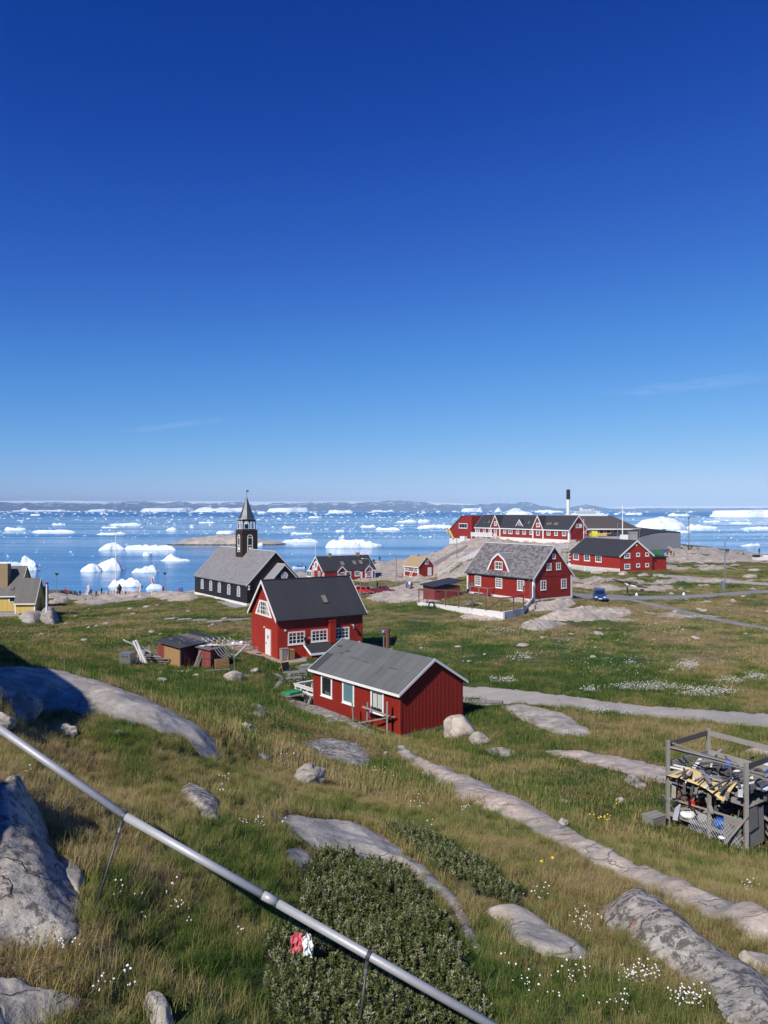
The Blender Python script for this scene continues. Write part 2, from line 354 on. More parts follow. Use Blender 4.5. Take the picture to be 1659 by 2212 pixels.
m, t, b = newmat('soil'); p = wpos(t)
s_ = grass_patches(t, p)
fine = noise(t, p, 7, 5, .7)
veg = ramp(t, s_, [(0, (.04,.078,.02)), (.3, (.075,.11,.03)), (.55, (.14,.14,.05)), (.8, (.25,.20,.10)), (1, (.30,.225,.13))])
veg = mixc(t, ramp(t, fine, [(.3, (.0,.0,.0)), (.7, (1,1,1))]), mixc(t, .55, veg, (.03,.035,.012)), veg)
sp = ramp(t, noise(t, p, 1.3, 6, .75), [(.66, (0,0,0)), (.71, (1,1,1))])
veg = mixc(t, mth(t, 'MULTIPLY', sp, .5), veg, (.30,.27,.22))
rc, rh = rock_color(t, p, pink=.6, dark=.34, orange=.6, s=.55)
ra = nd(t, 'ShaderNodeAttribute', attribute_name='rock')
rk = ramp(t, mth(t, 'ADD', ra.outputs['Fac'], mth(t, 'MULTIPLY', mth(t, 'SUBTRACT', noise(t, p, .28, 6, .72), .5), 1.7)), [(.42, (0,0,0)), (.52, (1,1,1))])
t.links.new(mixc(t, rk, veg, rc), b.inputs['Base Color']); b.inputs['Roughness'].default_value = .9; b.inputs['Specular IOR Level'].default_value = .15
bump(t, b, mth(t, 'ADD', fine, rh), .6, .12); gme.materials.append(m)

# ------------------------------------------------------------------ sea, far shore, air
m, t, b = newmat('water'); p = wpos(t)
b.inputs['Base Color'].default_value = (.034,.165,.35,1); b.inputs['IOR'].default_value = 1.333
w1 = noise(t, stretch(t, p, (.10,.22,.1)), 1, 4, .6); w2 = noise(t, stretch(t, p, (.9,1.5,.5)), 1, 3, .6); w3 = noise(t, stretch(t, p, (.012,.035,.02)), 1, 3, .5)
sepy = t.nodes.new('ShaderNodeSeparateXYZ'); t.links.new(p, sepy.inputs[0])
wind = ramp(t, noise(t, stretch(t, p, (.0016,.009,.01)), 1, 5, .62, .4), [(.42, (0,0,0)), (.62, (1,1,1))])
mr = nd(t, 'ShaderNodeMapRange'); mr.inputs[1].default_value = 2600; mr.inputs[2].default_value = 4200; t.links.new(mth(t, 'ADD', sepy.outputs[1], mth(t, 'MULTIPLY', w3, 900)), mr.inputs[0])
wf = mth(t, 'MAXIMUM', mth(t, 'MULTIPLY', wind, .5), mr.outputs[0])
h = mth(t, 'ADD', mth(t, 'ADD', mth(t, 'MULTIPLY', w1, 1.0), mth(t, 'MULTIPLY', w2, .16)), mth(t, 'MULTIPLY', w3, 1.5))
bn = nd(t, 'ShaderNodeBump', Distance=1.0); t.links.new(h, bn.inputs['Height'])
t.links.new(mth(t, 'ADD', mth(t, 'MULTIPLY', wf, .5), .10), bn.inputs['Strength']); t.links.new(bn.outputs[0], b.inputs['Normal'])
t.links.new(mth(t, 'ADD', mth(t, 'MULTIPLY', wf, .28), .07), b.inputs['Roughness'])
sea = MB().quad((-17000,140,0),(17000,140,0),(17000,25500,0),(-17000,25500,0)).build('sea', m, fix=False); tag(sea, kind='structure')

def ridge(name, y0, y1, prof, rows, cols, rugged, seed, mat, xr=15500):
    xs = np.linspace(-xr, xr, cols); us = CU + F*xs/y0
    top = (HV - np.interp(us, [q[0] for q in prof], [q[1] for q in prof]))/F*y0 + CH
    rr = np.linspace(0, 1, rows); X, Rr = np.meshgrid(xs, rr, indexing='ij')
    sh_ = np.where(Rr < .62, (Rr/.62)**.8, 1-((Rr-.62)/.38)**2*.9)
    n = 1-np.abs(fbm(X*.0016, Rr*3.5 + seed, 5, seed, .6))*1.3
    Z = top[:,None]*sh_*(1-rugged+rugged*n) + rugged*30*fbm(X*.004, Rr*9, 4, seed+5)*sh_ - 6*(Rr < .01)
    Y = y0 + (y1-y0)*Rr + 500*fbm(X*.0006, Rr*2, 3, seed+9)*np.sin(Rr*np.pi)
    v = np.stack([X.ravel(), Y.ravel(), np.maximum(Z, -2).ravel()], 1); ix = np.arange(cols*rows).reshape(cols, rows)
    f = np.stack([ix[:-1,:-1].ravel(), ix[1:,:-1].ravel(), ix[1:,1:].ravel(), ix[:-1,1:].ravel()], 1)
    me = bpy.data.meshes.new(name); me.from_pydata(v.tolist(), [], f.tolist()); me.polygons.foreach_set('use_smooth', [True]*len(me.polygons)); me.materials.append(mat)
    return tag(link(name, me), kind='structure')
m, t, b = newmat('mountain_rock'); p = wpos(t)
sn = noise(t, stretch(t, p, (.0042,.003,.016)), 1, 7, .72, .5); up = t.nodes.new('ShaderNodeNewGeometry')
sz = t.nodes.new('ShaderNodeSeparateXYZ'); t.links.new(p, sz.inputs[0])
lim = mth(t, 'ADD', sn, mth(t, 'MULTIPLY', sz.outputs[2], .00055))
snow = ramp(t, lim, [(.63, (0,0,0)), (.71, (1,1,1))])
t.links.new(mixc(t, snow, (.032,.044,.066), (.74,.78,.84)), b.inputs['Base Color']); b.inputs['Roughness'].default_value = .9  # rock tone tinted blue, some of the distance haze put into the colour
ridge('mountains', 20500, 23500, [(-2500,1084),(0,1083),(60,1081),(140,1085),(255,1080),(300,1085),(350,1078),(380,1085),(430,1084),(480,1079),(520,1086),(560,1083),(640,1084),(700,1080),
  (760,1085),(820,1079),(880,1078),(940,1084),(1000,1089),(1040,1086),(1090,1085),(1140,1083),(1172,1082),(1190,1090),(1225,1095),(1262,1097),(1310,1087),(1345,1097),(1400,1099),(1450,1097),(1700,1097),(4000,1090)],
  26, 760, .5, 4, m)
m, t, b = newmat('ice_cap_snow'); b.inputs['Base Color'].default_value = (.86,.85,.85,1); b.inputs['Roughness'].default_value = .8
ridge('ice_cap', 23800, 25200, [(-2500,1080),(0,1080),(100,1079),(250,1082),(400,1080),(560,1081.5),(700,1081),(850,1081),(930,1083),(1000,1086),(1100,1091),(1300,1098),(1360,1094),(1420,1092),(1520,1092),(1700,1092),(4000,1088)],
  8, 200, .02, 12, m)
m = bpy.data.materials.new('air'); m.use_nodes = True; t = m.node_tree
for n in list(t.nodes): t.nodes.remove(n)
o_ = t.nodes.new('ShaderNodeOutputMaterial'); pv = nd(t, 'ShaderNodeVolumePrincipled', Density=4.4e-5, Anisotropy=-.4); pv.inputs['Color'].default_value = (.47,.71,1,1)
t.links.new(pv.outputs[0], o_.inputs['Volume'])
haze = MB().box((-18500,-120,-8), (18500,26500,400)).build('haze', m); tag(haze, kind='stuff')

# thin high cirrus streaks, far beyond the air box
m = bpy.data.materials.new('cirrus'); m.use_nodes = True; t = m.node_tree
for n in list(t.nodes): t.nodes.remove(n)
o_ = t.nodes.new('ShaderNodeOutputMaterial'); df = t.nodes.new('ShaderNodeBsdfTranslucent'); df2 = t.nodes.new('ShaderNodeBsdfDiffuse'); ad = t.nodes.new('ShaderNodeAddShader'); tp = t.nodes.new('ShaderNodeBsdfTransparent'); mx = t.nodes.new('ShaderNodeMixShader')
tc = t.nodes.new('ShaderNodeUVMap'); sx = t.nodes.new('ShaderNodeSeparateXYZ'); t.links.new(tc.outputs[0], sx.inputs[0])
edge = mth(t, 'MULTIPLY', mth(t, 'MULTIPLY', sx.outputs[1], mth(t, 'SUBTRACT', 1.0, sx.outputs[1])), 4.0); endf = mth(t, 'MULTIPLY', mth(t, 'MULTIPLY', sx.outputs[0], mth(t, 'SUBTRACT', 1.0, sx.outputs[0])), 4.0)
wisp = ramp(t, noise(t, stretch(t, tc.outputs[0], (9,3,1)), 1, 6, .65), [(.35, (0,0,0)), (.7, (1,1,1))])
a_ = mth(t, 'MULTIPLY', mth(t, 'MULTIPLY', mth(t, 'MULTIPLY', edge, edge), endf), mth(t, 'MULTIPLY', wisp, .13), True)
for q in (df, df2): q.inputs[0].default_value = (.95,.95,.95,1)
t.links.new(df.outputs[0], ad.inputs[0]); t.links.new(df2.outputs[0], ad.inputs[1]); t.links.new(a_, mx.inputs[0]); t.links.new(tp.outputs[0], mx.inputs[1]); t.links.new(ad.outputs[0], mx.inputs[2]); t.links.new(mx.outputs[0], o_.inputs[0])
for (u0, v0, u1, v1, wd) in ((1290,858,1760,800,1500),(250,936,500,902,800)):
    alt = 7000.0; P0, P1 = (Vector(((u-CU)/(HV-v)*alt, F/(HV-v)*alt, alt+CH)) for u, v in ((u0,v0),(u1,v1))); dn = (P1-P0).normalized(); sd = Vector((-dn.y, dn.x, 0))*wd*2
    vs = []; uv = []; n = 16
    for i in range(n+1):
        c_ = P0.lerp(P1, i/n) + Vector((0, 0, 60*math.sin(i*1.3)))
        vs += [c_-sd, c_+sd]; uv += [(i/n,0),(i/n,1)]
    mb = MB(); mb.add(vs, [(2*i,2*i+2,2*i+3,2*i+1) for i in range(n)]); co = mb.build('cirrus_cloud', m, fix=False); ul = co.data.uv_layers.new(name='UVMap')
    for l in co.data.loops: ul.data[l.index].uv = uv[l.vertex_index]
    tag(co, kind='stuff')
# ------------------------------------------------------------------ paths and roads
from mathutils.geometry import delaunay_2d_cdt
RIMS = []
NOGRASS = []                                    # ground outlines (x, y) kept free of grass
def chaikin(pts, n=1, closed=False):
    for _ in range(n):
        out = []; L = len(pts)
        for i in range(L if closed else L-1):
            p, q = pts[i], pts[(i+1) % L]
            out += [tuple(p[k]*.75+q[k]*.25 for k in range(len(p))), tuple(p[k]*.25+q[k]*.75 for k in range(len(p)))]
        pts = out if closed else [pts[0]] + out + [pts[-1]]
    return pts
def resample(pts, n):
    p = np.array(pts, float); d = np.r_[0, np.cumsum(np.hypot(*np.diff(p[:,:2], axis=0).T))]
    q = np.linspace(0, d[-1], n); return [tuple(np.interp(x, d, p[:,k]) for k in range(p.shape[1])) for x in q]
def strip(name, left, right, mat, n=60, m=6, lift=.03, ragged=.0):
    """a path between two edges that follow the ground"""
    a = resample(chaikin(left, 2), n); b = resample(chaikin(right, 2), n); mb = MB(); rows = []
    for i in range(n):
        row = []
        pa, pb = hit(*a[i]), hit(*b[i])
        if pa is None or pb is None: continue
        for j in range(m+1):
            q = pa.lerp(pb, j/m)
            if j in (0, m): q = q + (pb-pa).normalized()*random.uniform(-ragged, ragged)
            e = 0.0 if 0 < j < m else -.05
            row.append((q.x, q.y, gz(q.x, q.y)+lift+e))
        rows.append(row)
    vs = [p for r in rows for p in r]; k = m+1
    mb.add(vs, [(i*k+j, i*k+j+1, (i+1)*k+j+1, (i+1)*k+j) for i in range(len(rows)-1) for j in range(m)])
    NOGRASS.append([r[0][:2] for r in rows] + [r[-1][:2] for r in rows][::-1])
    o = mb.build(name, mat, smooth=True, fix=False)
    if o.data.polygons[0].normal.z < 0: o.data.flip_normals()
    return tag(o, kind='structure')
m, t, b = newmat('gravel'); p = wpos(t)
g1 = noise(t, p, .5, 5, .65, .4); g2 = noise(t, p, 22, 4, .7); g3 = noise(t, stretch(t, p, (.22,1.3,1)), 1.6, 6, .7)
c = ramp(t, g1, [(.3, (.36,.325,.275)), (.7, (.47,.43,.37))])
c = mixc(t, ramp(t, g3, [(.60, (0,0,0)), (.74, (.6,.6,.6))]), c, (.20,.175,.145))
c = mixc(t, ramp(t, g2, [(.35, (.5,.5,.5)), (.6, (0,0,0))]), c, (.17,.16,.15))
t.links.new(c, b.inputs['Base Color']); b.inputs['Roughness'].default_value = .95; bump(t, b, g2, .6, .03)
m, t, b = newmat('asphalt'); p = wpos(t)
g1 = noise(t, p, .35, 5, .65, .4); g2 = noise(t, p, 25, 3, .7)
c = ramp(t, g1, [(.3, (.20,.19,.18)), (.7, (.30,.285,.27))]); c = mixc(t, ramp(t, g2, [(.4, (.3,.3,.3)), (.6, (0,0,0))]), c, (.12,.12,.12))
t.links.new(c, b.inputs['Base Color']); b.inputs['Roughness'].default_value = .9
strip('gravel_path', [(940,1480),(1005,1481),(1100,1487),(1200,1499),(1300,1513),(1400,1525),(1500,1531),(1659,1542),(1800,1552)],
      [(940,1500),(1005,1507),(1090,1518),(1200,1527),(1300,1538),(1400,1551),(1500,1558),(1659,1573),(1800,1588)], MATS['gravel'], 110, 10, .035, .25)
strip('road', [(1228,1281),(1290,1283),(1400,1287.5),(1500,1285),(1600,1277),(1720,1270)], [(1228,1290),(1290,1297),(1400,1297),(1500,1293),(1600,1285),(1720,1278)], MATS['asphalt'], 70, 5, .05, .1)
strip('footpath', [(1375,1296),(1430,1307),(1500,1323),(1580,1341),(1659,1356),(1720,1366)], [(1360,1297),(1420,1312),(1500,1332),(1580,1348),(1659,1361),(1720,1371)], MATS['asphalt'], 60, 4, .06, .08)
strip('lane', [(1410,1240),(1470,1243),(1560,1252),(1659,1259),(1720,1262)], [(1410,1245),(1470,1250),(1560,1259),(1659,1265),(1720,1268)], MATS['gravel'], 50, 4, .07, .15)
strip('side_road', [(650,1268),(720,1270),(780,1274),(812,1279)], [(650,1277),(720,1281),(780,1286),(812,1287)], MATS['asphalt'], 30, 4, .10, .1)
strip('trodden_path', [(588,1455),(604,1462),(598,1475),(588,1487)], [(606,1456),(616,1465),(606,1480),(594,1492)], MATS['gravel'], 24, 4, .03, .05)
strip('gravel_yard', [(1060,1510),(1120,1516)], [(1004,1525),(1090,1524)], MATS['gravel'], 12, 4, .03, .1)

# ------------------------------------------------------------------ rocks
def rock(name, label, outline, h, mat='rock_grey', k=.35, n=900, rough=.05, cat='rock', sink=.12, seed=1, tilt=(0,0), part=None, group=None, ledge=0.0):
    """a rock standing out of the turf: outline as (u, v) looked-at points on the ground, or (u, v, distance)"""
    w = []
    for p in outline:
        if len(p) == 3: x = (p[0]-CU)/F*p[2]; w.append((x, p[2]))
        else:
            q = hit(*p); w.append((q.x, q.y))
    w = chaikin(w, 2, True); _P = np.array(w); _s = math.sqrt(abs(np.sum(_P[:,0]*np.roll(_P[:,1], -1) - np.roll(_P[:,0], -1)*_P[:,1]))/2)
    _q = min(_s, 2.0)
    w = [(x+_q*.10*float(fbm(np.array(x/_q*2.2), np.array(y/_q*2.2), 4, seed+51, .65)), y+_q*.16*float(fbm(np.array(x/_q*2.2), np.array(y/_q*2.2), 4, seed+53, .65))) for x, y in w]
    if sum(q[1] for q in w)/len(w) > 80 and h < .95: h *= .45
    P = np.array(w); area = abs(np.sum(P[:,0]*np.roll(P[:,1], -1) - np.roll(P[:,0], -1)*P[:,1]))/2
    n *= 1.7; st = math.sqrt(area/n); per = np.sum(np.hypot(*(P-np.roll(P, 1, 0)).T))
    ring = resample(list(w)+[w[0]], max(24, int(per/st)))[:-1]
    RG = np.array(ring); RG = RG + (np.random.RandomState(seed).rand(*RG.shape)-.5)*st*1.1
    x0, y0 = RG.min(0); x1, y1 = RG.max(0)
    gx, gy = np.meshgrid(np.arange(x0, x1, st), np.arange(y0, y1, st)); gx[1::2] += st/2
    gx = gx.ravel(); gy = gy.ravel(); rs = np.random.RandomState(seed+3); gx = gx+(rs.rand(gx.size)-.5)*st*.5; gy = gy+(rs.rand(gy.size)-.5)*st*.5
    def dist(x, y):
        d = np.full(x.shape, 1e9)
        for i in range(len(RG)):
            a = RG[i]; e = RG[(i+1) % len(RG)]-a; L2 = e@e+1e-12
            tt = np.clip(((x-a[0])*e[0]+(y-a[1])*e[1])/L2, 0, 1); d = np.minimum(d, np.hypot(x-a[0]-tt*e[0], y-a[1]-tt*e[1]))
        return d
    ins = inpoly(gx, gy, RG); gx, gy = gx[ins], gy[ins]; d = dist(gx, gy); ok = d > st*.45; gx, gy, d = gx[ok], gy[ok], d[ok]
    X = np.r_[RG[:,0], gx]; Y = np.r_[RG[:,1], gy]; D = np.r_[np.zeros(len(RG)), d]; nrg = len(RG)
    Dm = max(D.max(), 1e-3); tt = np.clip(D/(Dm*k), 0, 1); prof = .35*np.sqrt(np.clip(1-(1-tt)**2, 0, 1)) + .65*tt*tt*(3-2*tt)
    sz = math.sqrt(area); cx, cyy = P.mean(0)
    nz = fbm(X/sz*3.1+seed, Y/sz*3.1, 4, seed)*.5 + np.abs(fbm(X/sz*6.5, Y/sz*6.5+seed, 4, seed+2))*.6
    Z = np.array([gz(a, c) for a, c in zip(X, Y)]) + h*prof*(1 + tilt[0]*(X-cx)/sz*2 + tilt[1]*(Y-cyy)/sz*2) + rough*sz*nz*np.clip(tt*1.5, 0, 1)
    Z += (.05*fbm(X*1.4, Y*1.9, 3, seed+31) + .03*np.abs(fbm(X*4.1, Y*5.3, 3, seed+33)))*np.clip(tt*2, 0, 1)*min(1.0, sz*.4)
    if cyy > 80: Z += (.45*np.abs(fbm(X*.55, Y*.7, 4, seed+41)) + .2*np.abs(fbm(X*1.5, Y*1.7, 3, seed+43)) - .12)*np.clip(tt*2.5, 0, 1)
    if ledge: Z += ledge*(np.floor(fbm(X/sz*2.2+seed, Y/sz*4, 2, seed+8)*3+.5)/3)*tt
    Z[:nrg] -= sink*.5
    r = delaunay_2d_cdt([Vector((a, c)) for a, c in zip(X, Y)], [(i, (i+1) % nrg) for i in range(nrg)], [], 1, 1e-6)
    vs = [None]*len(r[0])
    for i, v in enumerate(r[0]): vs[i] = (v.x, v.y, Z[r[3][i][0]] if r[3][i] else gz(v.x, v.y))
    me = bpy.data.meshes.new(name); me.from_pydata(vs, [], [tuple(f) for f in r[2]]); me.polygons.foreach_set('use_smooth', [True]*len(me.polygons)); me.materials.append(MATS[mat])
    if len(me.polygons) and np.mean([pl.normal.z for pl in me.polygons]) < 0: me.flip_normals()
    NOGRASS.append([tuple(q) for q in (P-P.mean(0))*(.955 if cyy < 80 else .78)+P.mean(0)]); RIMS.append(w)
    o = link(name, me, part)
    if part is None: tag(o, label, cat, group)
    return o
def boulder(name, label, u, d, w, dp, h, mat='rock_grey', seed=1, jag=.22, rz=0, cat='boulder', group=None, v=None):
    """a loose stone: a lumpy ball with flats, standing on the ground"""
    bm = bmesh.new(); bmesh.ops.create_icosphere(bm, subdivisions=3, radius=1.0); rs = random.Random(seed)
    pl = [(Vector((rs.uniform(-1,1), rs.uniform(-1,1), rs.uniform(-.6,1))).normalized(), rs.uniform(.62,.9)) for _ in range(9)]
    for vv in bm.verts:
        c = vv.co.copy()
        for nn, k in pl:
            q = c.dot(nn)
            if q > k: c -= nn*(q-k)*.9
        f = float(fbm(c.x*1.7+seed, c.y*1.7+c.z*2.3, 3, seed)); c *= 1+f*jag
        vv.co = Vector((c.x*w/2, c.y*dp/2, c.z*h*.62+h*.36))
    me = bpy.data.meshes.new(name); bm.to_mesh(me); bm.free(); me.materials.append(MATS[mat]); me.polygons.foreach_set('use_smooth', [jag < .28]*len(me.polygons))
    p = hit(u, v) if v else onground(u, d)
    o = link(name, me, None, p, rz); return tag(o, label, cat, group)
# foreground
rock('rock_outcrop', 'large smooth pale whaleback rock at left below the shadowed slope', [(-60,1432,24.2),(60,1438,24.2),(150,1450,23.9),(250,1480,23.2),(330,1510,22.6),(400,1545,21.9),(450,1580,21.2),(475,1620,20.4),(484,1662,19.6),
     (455,1652),(420,1612),(395,1588),(345,1592),(325,1578),(260,1565),(200,1545),(110,1538),(50,1532),(-60,1535)], .16, 'rock_smooth', .6, 2600, .010, seed=4, sink=.2)
rock('rock_outcrop', 'grey rounded rock darkened for shade, bulging at the left edge beside the pipe rod', [(-60,1735),(0,1722),(50,1728),(95,1760),(112,1810),(120,1860),(150,1900),(172,1950),(190,2000),(150,2035),(90,2060),(0,2055),(-60,2060)], .34, 'rock_dark', .8, 2600, .03, seed=8, sink=.3, tilt=(-.3,.1))
rock('rock_outcrop', 'small flat grey slab half shaded beside the dark left rock', [(112,1862),(150,1856),(182,1885),(188,1925),(172,1945),(140,1920)], .07, 'rock_grey', .4, 300, .02, seed=9)
rock('rock_outcrop', 'light grey rounded rock in the bottom left corner', [(-60,2125),(30,2118),(75,2125),(120,2150),(180,2160),(175,2180),(110,2200),(60,2235),(-60,2260)], .16, 'rock_grey', .6, 900, .04, seed=12)
rock('rock_outcrop', 'small dark stone in the grass at the bottom left', [(305,2165),(335,2160),(368,2180),(382,2212),(350,2235),(315,2200)], .16, 'rock_grey', .6, 300, .06, seed=14)
rock('rock_outcrop', 'grey rock with orange lichen under a brown turf lip', [(383,1706),(415,1698),(455,1710),(482,1745),(485,1775),(462,1782),(438,1765),(405,1735),(388,1722)], .12, 'rock_lichen', .5, 700, .03, seed=16)
rock('rock_outcrop', 'long grey curved slab bending round the willow scrub', [(578,1752),(650,1764),(710,1770),(775,1783),(830,1805),(878,1838),(930,1880),(980,1928),(1015,1978),(1046,2035),(1040,2052),(1015,2045),(985,1995),(945,1945),(900,1902),(855,1880),(800,1868),(735,1852),(665,1838),(605,1795)], .12, 'rock_grey', .7, 2000, .012, seed=18)
rock('rock_outcrop', 'small grey slab beneath the fallen metal bar', [(605,1832),(650,1830),(682,1850),(665,1872),(620,1872)], .06, 'rock_grey', .4, 300, .02, seed=22)
rock('rock_outcrop', 'smooth bare grey slab right of the willow scrub', [(1042,1962),(1110,1962),(1175,1985),(1235,2030),(1285,2072),(1225,2075),(1170,2068),(1120,2040),(1088,2005),(1055,1980)], .08, 'rock_smooth', .5, 1400, .010, seed=24, tilt=(.1,.3))
rock('rock_outcrop', 'big lichen spotted boulder at the lower right edge', [(1275,1972),(1310,1952),(1350,1948),(1410,1960),(1470,1990),(1540,2040),(1610,2090),(1680,2125),(1730,2165),(1730,2290),(1600,2285),(1575,2212),(1530,2150),(1470,2110),(1400,2080),(1345,2025)], .36, 'rock_lichen', .85, 3000, .018, seed=26, tilt=(-.1,.2), ledge=.06)
rock('rock_outcrop', 'low slab behind the big lichen boulder at the right edge', [(1580,2062),(1630,2066),(1700,2090),(1700,2125),(1640,2105)], .12, 'rock_pink', .4, 300, .03, seed=27)
rock('rock_outcrop', 'long pinkish rock rib running down from the red cabin', [(826,1600,41),(870,1618,37.5),(915,1640,33.6),(960,1662,30.2),(1040,1690,27.2),(1100,1712,24.9),(1160,1742,22.6),(1220,1778,20.6),(1275,1812,19.0),(1340,1845,17.4),(1420,1882,16.0),(1530,1927,14.6),(1640,1966,13.3),(1760,2010,12.5),
      (1760,2085),(1640,2030),(1560,2004),(1490,1972),(1420,1938),(1350,1902),(1290,1876),(1225,1844),(1160,1806),(1095,1776),(1040,1752),(990,1730),(945,1702),(900,1668),(855,1635)], .34, 'rock_pink', .8, 4600, .012, seed=30, sink=.1, ledge=.14)
rock('rock_outcrop', 'flat pale rock with orange lichen left of the red cabin', [(638,1606),(665,1596),(715,1592),(765,1602),(798,1625),(806,1655),(790,1668),(745,1655),(690,1640),(655,1625)], .09, 'rock_lichen', .6, 1400, .015, seed=32)
rock('rock_outcrop', 'lichened rock edge along the long wall of the red cabin', [(604,1507),(640,1510),(700,1532),(760,1556),(800,1575),(828,1592),(812,1596),(760,1575),(700,1555),(640,1530)], .22, 'rock_lichen', .5, 900, .02, seed=34)
rock('rock_outcrop', 'small brown rimmed rock on the slope left of the cabin', [(532,1526),(560,1522),(578,1535),(575,1550),(548,1548)], .12, 'rock_grey', .5, 300, .03, seed=36)
rock('rock_outcrop', 'bare pale slab beside the gravel path', [(1068,1524),(1130,1521),(1195,1532),(1240,1552),(1285,1582),(1262,1594),(1215,1590),(1160,1572),(1110,1548)], .09, 'rock_smooth', .6, 1400, .010, seed=38)
rock('rock_outcrop', 'long flat pale slab between the rib and the scrap rack', [(1160,1618),(1240,1621),(1330,1630),(1420,1652),(1500,1672),(1560,1700),(1500,1708),(1420,1690),(1330,1665),(1250,1645),(1190,1634)], .09, 'rock_pink', .6, 1600, .010, seed=40)
rock('rock_outcrop', 'small flat slab in grass below the long pale slab', [(1342,1680),(1372,1674),(1400,1692),(1402,1708),(1368,1702)], .06, 'rock_grey', .4, 250, .02, seed=42)
rock('rock_outcrop', 'pale slab behind the scrap rack at the right edge', [(1596,1622),(1640,1616),(1700,1620),(1700,1640),(1630,1636)], .10, 'rock_smooth', .4, 300, .02, seed=44)
rock('rock_outcrop', 'thin slab showing through grass below the two boulders', [(1040,1616),(1085,1614),(1125,1622),(1110,1632),(1060,1630)], .05, 'rock_grey', .4, 250, .02, seed=45)
boulder('boulder', 'large pale boulder with faint paint marks by the cabin corner', 991, 45.5, 2.2, 1.6, 1.35, 'rock_pink', 3, .12, v=1592)
boulder('boulder', 'smaller grey boulder right of the painted boulder', 1037, 44, 1.2, .9, .75, 'rock_grey', 5, .15, v=1608)
boulder('boulder', 'blocky pale stone in grass below the flat lichen rock', 668, 24, .95, .7, .55, 'rock_grey', 7, .3, rz=.4, v=1694)
boulder('boulder', 'small grey stone left of the blocky pale stone', 564, 25, .42, .35, .32, 'rock_grey', 9, .3, v=1646)
boulder('boulder', 'pale angular stone in the shaded dip left of the cabin', 530, 30, .55, .5, .5, 'rock_grey', 11, .3, v=1585)
boulder('boulder', 'small broken white stone above the pipe on the left', 140, 16, .55, .35, .26, 'rock_grey', 13, .4, v=1588)
boulder('boulder', 'low stone beside the whaleback rock in short grass', 257, 17, .32, .25, .12, 'rock_grey', 15, .3, v=1588)
boulder('boulder', 'jagged white boulder on the whaleback at the left edge', 44, 17.6, 1.0, .7, .8, 'rock_grey', 21, .42)
boulder('boulder', 'dark lumpy boulder cut by the left picture edge', -4, 17.2, .62, .5, .62, 'rock_lichen', 23, .25)
boulder('boulder', 'small pale stone at the left edge under the jagged boulder', 6, 15, .5, .4, .32, 'rock_grey', 25, .3, v=1572)
boulder('boulder', 'tiny pale stone in the grass before the scrap rack', 1216, 28, .3, .25, .25, 'rock_smooth', 27, .3, v=1785)
boulder('boulder', 'grey stone in grass left of the scrap rack', 1342, 29, .5, .3, .22, 'rock_grey', 29, .3, v=1735)
for i, (u, v, w) in enumerate([(1130,1396,1.4),(990,1398,.8),(900,1790,.35)]):
    boulder('flat_stone', ['flat pale stone lying in the green field','small pale stone in the field behind the lamp','small pale stone above the willow scrub'][i], u, 0, w, w*.8, .22*w, 'rock_smooth', 40+i, .2, v=v, cat='stone')
# around the yard and the far houses
rock('rock_outcrop', 'pair of rounded pale rocks in front of the yellow house', [(30,1336),(60,1330),(95,1322),(105,1330),(95,1345),(60,1349)], 1.0, 'rock_grey', .7, 500, .03, seed=50, sink=.3)
rock('rock_outcrop', 'dome shaped lichened rock carrying the short white pole', [(78,1342),(90,1324),(108,1318),(124,1330),(132,1346),(110,1352)], 1.5, 'rock_lichen', .8, 500, .03, seed=51, sink=.3)
rock('rock_outcrop', 'rusty orange rock dome beside the lodge with the grey roof', [(1130,1312),(1165,1302),(1215,1298),(1252,1302),(1235,1312),(1190,1320),(1150,1322)], .9, 'rock_orange', .6, 800, .04, seed=52)
rock('rock_outcrop', 'layered pinkish rock in the field before the blue car', [(1120,1345),(1170,1335),(1215,1318),(1262,1312),(1330,1308),(1382,1325),(1340,1335),(1270,1340),(1210,1352),(1160,1366),(1130,1360)], .35, 'rock_far', .4, 2400, .06, seed=54, ledge=.55)
rock('rock_outcrop', 'pale rock inside the white walled yard', [(1095,1292),(1130,1286),(1150,1292),(1140,1303),(1105,1302)], .5, 'rock_pink', .6, 300, .03, seed=56)
rock('rock_outcrop', 'broad pink and orange rock knoll before the red cars', [(782,1292),(800,1284),(850,1277),(905,1275),(945,1284),(960,1298),(930,1304),(880,1302),(820,1302)], .9, 'rock_orange', .6, 1100, .03, seed=58, ledge=.2)
rock('rock_outcrop', 'lichen stained stones below the white yard wall', [(985,1330),(1030,1325),(1080,1330),(1100,1340),(1050,1342),(1010,1340)], .3, 'rock_orange', .5, 500, .04, seed=60)
rock('rock_outcrop', 'brown broken rock mound left of the black church', [(325,1290),(360,1281),(400,1279),(428,1284),(432,1293),(395,1300),(350,1298)], .7, 'rock_far', .6, 700, .05, seed=62, ledge=.25)
rock('rock_outcrop', 'pale shore rocks under the tall flagpole', [(150,1300),(190,1292),(235,1284),(280,1282),(320,1288),(330,1295),(270,1298),(210,1308),(170,1310)], .6, 'rock_far', .6, 900, .04, seed=64, ledge=.25)
rock('rock_outcrop', 'pale shore rocks left of the tall flagpole', [(95,1302),(130,1293),(152,1290),(145,1302),(115,1308)], .5, 'rock_far', .6, 400, .05, seed=66)
